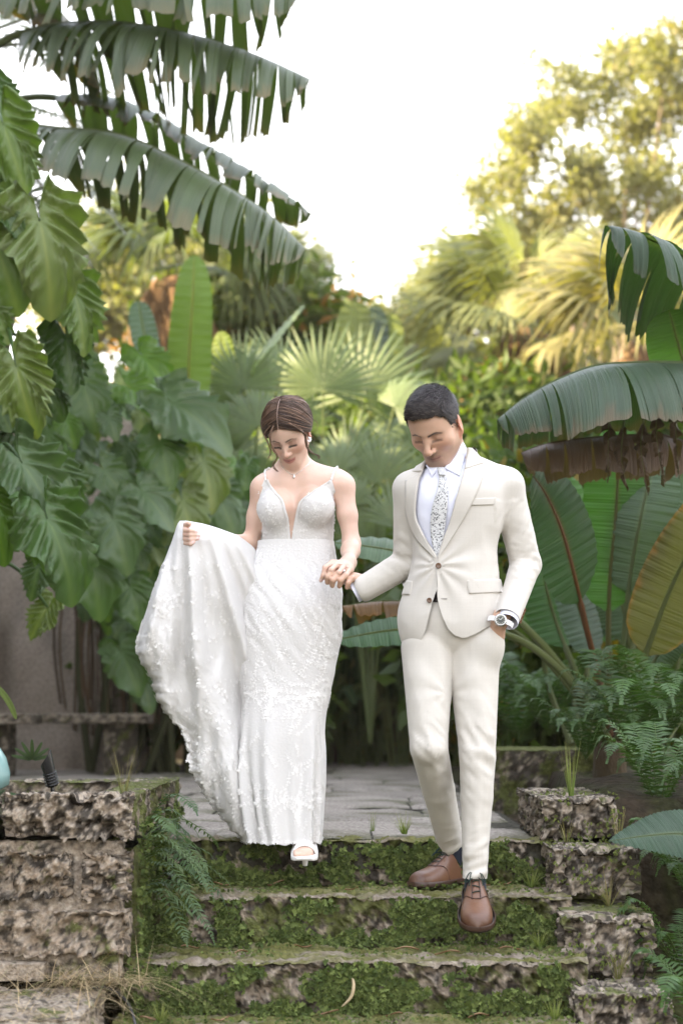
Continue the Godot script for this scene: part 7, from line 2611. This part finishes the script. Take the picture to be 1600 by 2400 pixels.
	for q: Array in [[Vector3(-7.6, -0.1, -2.6), 4.6], [Vector3(-7.4, -0.1, 1.0), 4.6], [Vector3(-7.8, -0.1, 4.2), 4.4], [Vector3(-8.6, -0.1, -6.0), 2.4]]:
		var o: Vector3 = q[0]
		var bl := []
		for k in 11:
			bl.append([o + Vector3(r2.randf_range(-2.0, 2.0), q[1] + r2.randf_range(-2.8, 2.4), r2.randf_range(-2.0, 2.0)), r2.randf_range(1.0, 1.6)])
		tree("dense unseen tree added to shade the steps and wall", o, bl, 900, 1.5, big, grn, r2, "added shade trees out of view")

func blade(mb: MB, o: Vector3, d: Vector3, l: float, w: float, sag: float, col: Color, col2: Color, n := 5) -> void:
	var side := d.cross(Vector3.UP)
	if side.length() < 0.05: side = Vector3.RIGHT
	side = side.normalized() * w
	var first := mb.v.size()
	for k in n + 1:
		var t := float(k) / n
		var p := o + d * l * t + Vector3(d.x * 0.4, -1.0, d.z * 0.4) * sag * l * t * t
		var ww := side * (1.0 - t * 0.92)
		mb.vert(p - ww, col.lerp(col2, t))
		mb.vert(p + ww, col.lerp(col2, t))
	mb.grid(first, n + 1, 2)

func tuft(label: String, o: Vector3, n: int, h: float, spread: float, cols: Array, r2: RandomNumberGenerator, w := 0.0016, lean := Vector3.ZERO) -> void:
	var t := thing("grass_tuft", label, "grass", o)
	for k in n:
		var a := r2.randf_range(0, TAU)
		var d := (Vector3(cos(a) * spread, 1.0, sin(a) * spread) * Vector3(r2.randf_range(0.2, 1), 1, r2.randf_range(0.2, 1)) + lean).normalized()
		var c: Color = cols[0].lerp(cols[1], r2.randf())
		var mb := MB.new()
		blade(mb, o + Vector3(cos(a), 0, sin(a)) * 0.008, d, h * r2.randf_range(0.45, 1.05), w * r2.randf_range(0.7, 1.3), r2.randf_range(0.02, 0.35), c, cols[2])
		part("blade", mb, M.moss, t)

func sprout(seed_: int) -> ArrayMesh:       # a little fan of lobed leaflets, about 1 across
	var mb := MB.new()
	var r2 := RandomNumberGenerator.new()
	r2.seed = seed_
	for k in 5:
		var a := -1.3 + k * 0.65 + r2.randf_range(-0.2, 0.2)
		var d := Vector3(sin(a), cos(a), 0.25 + r2.randf_range(-0.1, 0.35))
		var s := Vector3(cos(a), -sin(a), 0)
		var l := r2.randf_range(0.38, 0.62)
		var w := r2.randf_range(0.10, 0.18)
		var g := r2.randf_range(0.65, 1.0)
		var c := Color(g, g, g)
		var p0 := mb.vert(Vector3.ZERO, c)
		var p1 := mb.vert(d * l * 0.6 + s * w, c)
		var p2 := mb.vert(d * l + Vector3(0, 0, -0.10), c)
		var p3 := mb.vert(d * l * 0.6 - s * w, c)
		mb.tri(p0, p1, p2)
		mb.tri(p0, p2, p3)
	return mb.mesh()

func build_details() -> void:
	var r2 := RandomNumberGenerator.new()
	r2.seed = 123
	# ---- creeping plants over risers, treads and the planter's side
	var sp := [sprout(1), sprout(2), sprout(3)]
	for v in 3:
		var xfs := []
		var cols := []
		for k in 9000:
			var st := r2.randi() % 3
			var x := r2.randf_range(-0.64, 0.70)
			var p: Vector3
			var nrm := Vector3(0, 0, 1)
			var keep := 1.0
			var pick := r2.randf()
			var s := r2.randf_range(0.015, 0.032)
			if pick < 0.78:
				var y := r2.randf()
				p = Vector3(x, -RISE * st - RISE * y, TREAD * st + 0.004)
				keep = sstep(0.44, 0.62, fn.get_noise_3d(p.x * 6.0, p.y * 9.0, st * 4.0) * 0.5 + 0.5 + 0.16 * y - 0.04) * 0.9
				keep *= sstep(0.0, 0.22, y)
			elif pick < 0.93:
				var z := r2.randf()
				p = Vector3(x, -RISE * (st + 1) + 0.003, TREAD * (st + z * 0.98))
				nrm = Vector3(0, 1, 0.35).normalized()
				keep = sstep(0.50, 0.68, fn.get_noise_3d(p.x * 4.0, 3.0, p.z * 9.0) * 0.5 + 0.5 + 0.30 * (1.0 - z) - 0.06)
				if absf(x) > 0.52: keep += 0.35
				s *= 0.62
			else:
				p = Vector3(-0.612, r2.randf_range(-0.45, 0.10), r2.randf_range(-0.7, 0.75))
				nrm = Vector3(1, 0.1, 0.3).normalized()
				keep = sstep(0.38, 0.55, fn.get_noise_3dv(p * 4.0) * 0.5 + 0.5 - p.y * 0.7)
			if r2.randf() > keep:
				continue
			var up := (Vector3(r2.randf_range(-0.8, 0.8), r2.randf_range(-0.6, 1.0), r2.randf_range(-0.3, 0.3)) + nrm * 0.2).normalized()
			var face := (nrm + Vector3(r2.randf_range(-0.5, 0.5), r2.randf_range(0.0, 0.9), r2.randf_range(-0.2, 0.3))).normalized()
			xfs.append(Transform3D(leaf_basis(up, face, s), p + nrm * r2.randf_range(0.0, 0.014)))
			cols.append(Color(0.058, 0.085, 0.020).lerp(Color(0.19, 0.235, 0.065), pow(r2.randf(), 1.7)))
		var o := multi("creeping_plants", sp[v], M.moss, xfs, cols)
		tag(o, "small lobed green leaves creeping over the stone steps", "ground cover", "", "stuff")
	# ---- sprigs on the stepped wall and planter
	var xf2 := []
	var co2 := []
	for k in 900:
		var q: Array = [[0.0, 0.138], [0.30, -0.01], [0.58, -0.194], [0.88, -0.381]][k % 4]
		var p := Vector3(r2.randf_range(0.68, 0.96), q[1] - r2.randf_range(0.0, 0.16), q[0] + 0.004)
		var nrm := Vector3(0, 0, 1)
		if k % 3 == 0:
			p = Vector3(p.x, q[1] + 0.002, q[0] - r2.randf_range(0.0, 0.3))
			nrm = Vector3(0, 1, 0.2)
		if fn.get_noise_3dv(p * 9.0) < 0.02:
			continue
		xf2.append(Transform3D(leaf_basis(Vector3(r2.randf_range(-1, 1), r2.randf_range(-0.5, 1), 0.1), nrm + Vector3(r2.randf_range(-0.4, 0.4), 0.3, 0.2), r2.randf_range(0.010, 0.020)), p + nrm * 0.004))
		co2.append(Color(0.10, 0.13, 0.025).lerp(Color(0.20, 0.23, 0.06), r2.randf()))
	tag(multi("wall_sprigs", sp[1], M.moss, xf2, co2), "tiny yellow-green sprigs growing on the stepped wall blocks", "ground cover", "", "stuff")
	# ---- sword ferns hanging from the planter's side
	var sf := thing("fern", "long sword ferns hanging from the planter's side over the steps", "fern", Vector3(-0.62, 0.0, 0.5))
	for k in 26:
		var o := Vector3(-0.615, r2.randf_range(-0.13, 0.10), r2.randf_range(0.25, 0.78))
		var d := Vector3(r2.randf_range(0.5, 1.0), r2.randf_range(-0.4, 0.5), r2.randf_range(-0.3, 0.6)).normalized()
		var l := r2.randf_range(0.12, 0.25)
		part("frond", frond([o, o + d * l * 0.5 + Vector3(0, 0.02, 0), o + d * l + Vector3(0, -l * 0.30, 0), o + d * l * 1.15 + Vector3(0, -l * 0.55, 0)], 0.045, 22, Color(0.045, 0.095, 0.040).lerp(Color(0.08, 0.13, 0.04), r2.randf()), 0.5, 0.0034, k, 0.4, 0.0018), M.leaf, sf)
	# ---- grass
	var gr := [Color(0.10, 0.13, 0.04), Color(0.20, 0.17, 0.07), Color(0.30, 0.24, 0.11)]
	var gg := [Color(0.09, 0.15, 0.03), Color(0.17, 0.22, 0.05), Color(0.24, 0.24, 0.08)]
	tuft("thin seeding grass tuft on the planter's corner", Vector3(-0.66, 0.185, 0.70), 22, 0.20, 0.45, gr, r2, 0.0013)
	tuft("tall grass tuft growing on top of the highest wall block", Vector3(0.80, 0.135, -0.12), 22, 0.26, 0.22, gg, r2, 0.0022)
	tuft("dry grass tuft in the joint above the second wall block", Vector3(0.76, -0.008, 0.06), 16, 0.12, 0.7, gr, r2)
	tuft("dry grass tuft at the outer end of the second wall block", Vector3(0.93, -0.006, 0.10), 16, 0.15, 0.35, gr, r2)
	tuft("straggling dry grass between the second and third wall blocks", Vector3(0.86, -0.19, 0.33), 26, 0.16, 0.9, gr, r2)
	tuft("brown grass roots between the third and lowest wall blocks", Vector3(0.84, -0.378, 0.62), 26, 0.15, 0.7, gr, r2)
	tuft("short green grass on the terrace edge beside the groom's leg", Vector3(0.22, 0.004, -0.16), 40, 0.09, 0.9, gg, r2)
	tuft("single grass seedling on the terrace between the couple", Vector3(0.11, 0.004, -0.30), 9, 0.11, 0.2, gg, r2)
	tuft("green grass at the foot of the stepped wall on the first tread", Vector3(0.63, -0.15, 0.14), 46, 0.09, 0.9, gg, r2)
	tuft("green grass at the foot of the stepped wall on the second tread", Vector3(0.62, -0.305, 0.46), 46, 0.08, 0.9, gg, r2)
	tuft("green grass in the lowest corner beside the stepped wall", Vector3(0.62, -0.46, 0.86), 40, 0.10, 0.8, gg, r2)
	tuft("mossy grass at the planter's foot on the lowest tread", Vector3(-0.52, -0.46, 0.9), 50, 0.09, 0.9, gg, r2)
	# dry straw over the ledge, in one tangle
	var sm := MB.new()
	for k in 1000:
		var o := Vector3(r2.randf_range(-1.35, -0.66), -0.372, r2.randf_range(0.83, 1.75))
		if r2.randf() < 0.35: o = Vector3(r2.randf_range(-0.85, -0.55), r2.randf_range(-0.36, -0.33), r2.randf_range(0.80, 0.95))
		var a := r2.randf_range(0, TAU)
		var d := Vector3(cos(a), r2.randf_range(0.0, 0.9) * (1.0 if r2.randf() < 0.35 else 0.25), sin(a) * 0.7).normalized()
		var c := Color(0.30, 0.22, 0.12).lerp(Color(0.46, 0.36, 0.21), r2.randf()).lerp(Color(0.14, 0.16, 0.05), 0.8 if r2.randf() < 0.15 else 0.0)
		blade(sm, o, d, r2.randf_range(0.05, 0.26), r2.randf_range(0.0007, 0.0016), r2.randf_range(0.1, 0.6), c, c * 1.1)
	tag(part("dry_grass", sm, M.dry), "tangle of dry straw-coloured grass over the low ledge", "grass", "", "stuff")
	# litter on the treads
	for k in 16:
		var q: Array = [[-0.30, 2], [-0.47, 2], [-0.12, 2], [0.03, 1], [-0.22, 1], [0.32, 2], [0.20, 2], [0.45, 1], [-0.40, 1], [-0.35, 3], [-0.05, 3], [0.15, 3], [0.40, 3], [0.52, 2], [-0.55, 3], [0.55, 1]][k]
		var o := Vector3(q[0], -RISE * q[1] + 0.012, TREAD * (q[1] - 1) + r2.randf_range(0.05, 0.28))
		var a := r2.randf_range(-0.5, 0.5)
		var d := Vector3(cos(a), 0.05, sin(a))
		var mb := MB.new()
		var l := r2.randf_range(0.04, 0.10)
		var wd := r2.randf_range(0.006, 0.012)
		for j in 7:
			var t := j / 6.0
			for e in 3:
				var ww := wd * sin(clampf(t, 0.04, 0.97) * PI) * (e - 1.0)
				mb.vert(o + d * l * (t - 0.5) + Vector3(-d.z, 0, d.x) * ww + Vector3(0, 0.004 * absf(e - 1.0) + 0.006 * sin(t * 4.0 + k), 0), Color(0.20, 0.11, 0.06).lerp(Color(0.30, 0.20, 0.12), r2.randf()))
		mb.grid(0, 7, 3, false, true)
		tag(part("fallen_leaf", mb, M.dry), "curled brown fallen leaf lying on a mossy tread", "leaf", "fallen leaves on the treads")
	var st := MB.new()
	var R := catmull([at(805, 2232, 5.50), at(812, 2262, 5.44), at(806, 2290, 5.43), at(785, 2312, 5.43)], 16)
	var rr := PackedFloat32Array()
	for j in 16: rr.append(0.0045 * sin((j + 1) / 17.0 * PI) + 0.001)
	st.tube(R, rr, Color(0.42, 0.33, 0.20), 5)
	tag(part("dry_leaf_strip", st, M.dry), "pale curled dry leaf strip hanging over the lowest riser", "leaf")
	var cb := MB.new()
	R = catmull([at(180, 2275, 5.35), at(240, 2268, 5.33), at(280, 2288, 5.28), at(305, 2330, 5.20), at(322, 2420, 5.05)], 24)
	rr = PackedFloat32Array()
	for j in 24: rr.append(0.0048)
	cb.tube(R, rr, Color(0.035, 0.033, 0.032), 7)
	tag(part("cable", cb, M.silver_soft), "black power cable curving down past the low ledge", "cable")
	# ---- garden spotlight
	var o2 := at(122, 1806, 5.72)
	var lt := thing("garden_spotlight", "black finned garden spotlight tilted in the planter", "lamp", o2)
	var ax := (at(110, 1735, 5.70) - at(126, 1800, 5.72)).normalized()
	var bk := Color(0.018, 0.018, 0.019)
	var body := MB.new()
	var prof := [[0.0, 0.0], [0.016, 0.0], [0.017, 0.006], [0.0175, 0.030], [0.0195, 0.050], [0.022, 0.094], [0.019, 0.094], [0.017, 0.070], [0.0, 0.068]]
	var sd := ax.cross(Vector3.BACK).normalized()
	var up := sd.cross(ax)
	for q: Array in prof:
		for s in 20:
			var a := TAU * s / 20
			var cut: float = (0.022 * cos(a)) if q[1] > 0.09 else 0.0
			body.vert(o2 + ax * (q[1] + cut) + (sd * cos(a) + up * sin(a)) * q[0], bk)
	body.grid(0, prof.size(), 20, true, true)
	part("housing", body, M.horn, lt)
	for k in 5:
		var fm := MB.new()
		var c := o2 + ax * (0.008 + 0.009 * k)
		for q: Array in [[0.016, -0.002], [0.0225, -0.002], [0.0225, 0.002], [0.016, 0.002]]:
			for s in 20:
				var a := TAU * s / 20
				fm.vert(c + ax * q[1] + (sd * cos(a) + up * sin(a)) * q[0], bk)
		fm.grid(0, 4, 20, true, true)
		part("fin", fm, M.horn, lt)
	var sk := MB.new()
	sk.tube(PackedVector3Array([o2 + ax * 0.01, o2 + Vector3(0.004, -0.07, 0)]), PackedFloat32Array([0.007, 0.005]), bk, 8)
	part("stake", sk, M.horn, lt)
	# ---- glazed jar lying in the planter
	var jo := at(-30, 1790, 5.85)
	var jr := thing("glazed_jar", "pale teal glazed jar leaning among the planter's plants", "jar", jo)
	var jm := MB.new()
	var ja := Vector3(-0.5, 0.85, 0.0).normalized()
	sd = ja.cross(Vector3.BACK).normalized()
	up = sd.cross(ja)
	for q: Array in [[0.0, -0.05], [0.055, -0.05], [0.075, -0.02], [0.088, 0.03], [0.086, 0.075], [0.066, 0.115], [0.046, 0.135], [0.043, 0.155], [0.055, 0.165], [0.048, 0.166], [0.038, 0.15], [0.03, 0.10]]:
		for s in 28:
			var a := TAU * s / 28
			jm.vert(jo + ja * q[1] + (sd * cos(a) + up * sin(a)) * q[0], Color(0.17, 0.30, 0.29).lerp(Color(0.24, 0.36, 0.34), fn.get_noise_2d(a, q[1] * 30.0) * 0.5 + 0.5))
	jm.grid(0, 12, 28, true, true)
	part("vessel", jm, M.horn, jr)
	# ---- small plants in the planter
	for q: Array in [[Vector3(-1.02, 0.12, 0.42), 0.06, "grey-green rosette plant beside the teal jar"], [Vector3(-0.92, 0.12, 0.30), 0.055, "small broad-leaved seedling behind the garden spotlight"], [Vector3(-1.12, 0.12, 0.45), 0.07, "leafy rosette at the foot of the teal jar"]]:
		var t := thing("rosette_plant", q[2], "plant", q[0])
		for k in 9:
			var a := TAU * k / 9.0 + r2.randf()
			var d := Vector3(cos(a), r2.randf_range(0.3, 1.2), sin(a)).normalized()
			part("leaf", paddle([q[0], q[0] + d * q[1] * 0.5 + Vector3(0, 0.012, 0), q[0] + d * q[1] * 1.2], 0.1, q[1] * 0.24, {"col": Color(0.08, 0.15, 0.06).lerp(Color(0.13, 0.19, 0.09), r2.randf()), "up": Vector3(0, 1, 0.3), "seed": k, "fold": 0.2, "droop": 0.1, "rib_r": 0.0018}), M.paddle, t)
	var pt := thing("palm_seedling", "tiny palm seedling with narrow leaflets behind the teal jar", "plant", at(85, 1745, 6.4))
	for k in 7:
		var o := at(75, 1745, 6.4)
		var a := lerpf(-1.3, 1.3, k / 6.0)
		var d := Vector3(sin(a), cos(a) * 0.8, 0.2).normalized()
		part("leaf", paddle([o, o + d * 0.03, o + d * 0.075], 0.1, 0.007, {"col": Color(0.10, 0.16, 0.06), "up": Vector3(0, 0.5, 1), "seed": k, "fold": 0.1, "rib_r": 0.001}), M.paddle, pt)
	var ivy := thing("hanging_leaf", "narrow yellow-green leaf drooping beside the bench", "leaf", at(0, 1570, 6.6))
	part("blade", paddle([at(-25, 1560, 6.6), at(5, 1590, 6.6), at(25, 1620, 6.6), at(38, 1652, 6.6)], 0.1, 0.012, {"col": Color(0.18, 0.24, 0.05), "up": Vector3(0.3, 0.4, 1), "rib_r": 0.002}), M.paddle, ivy)
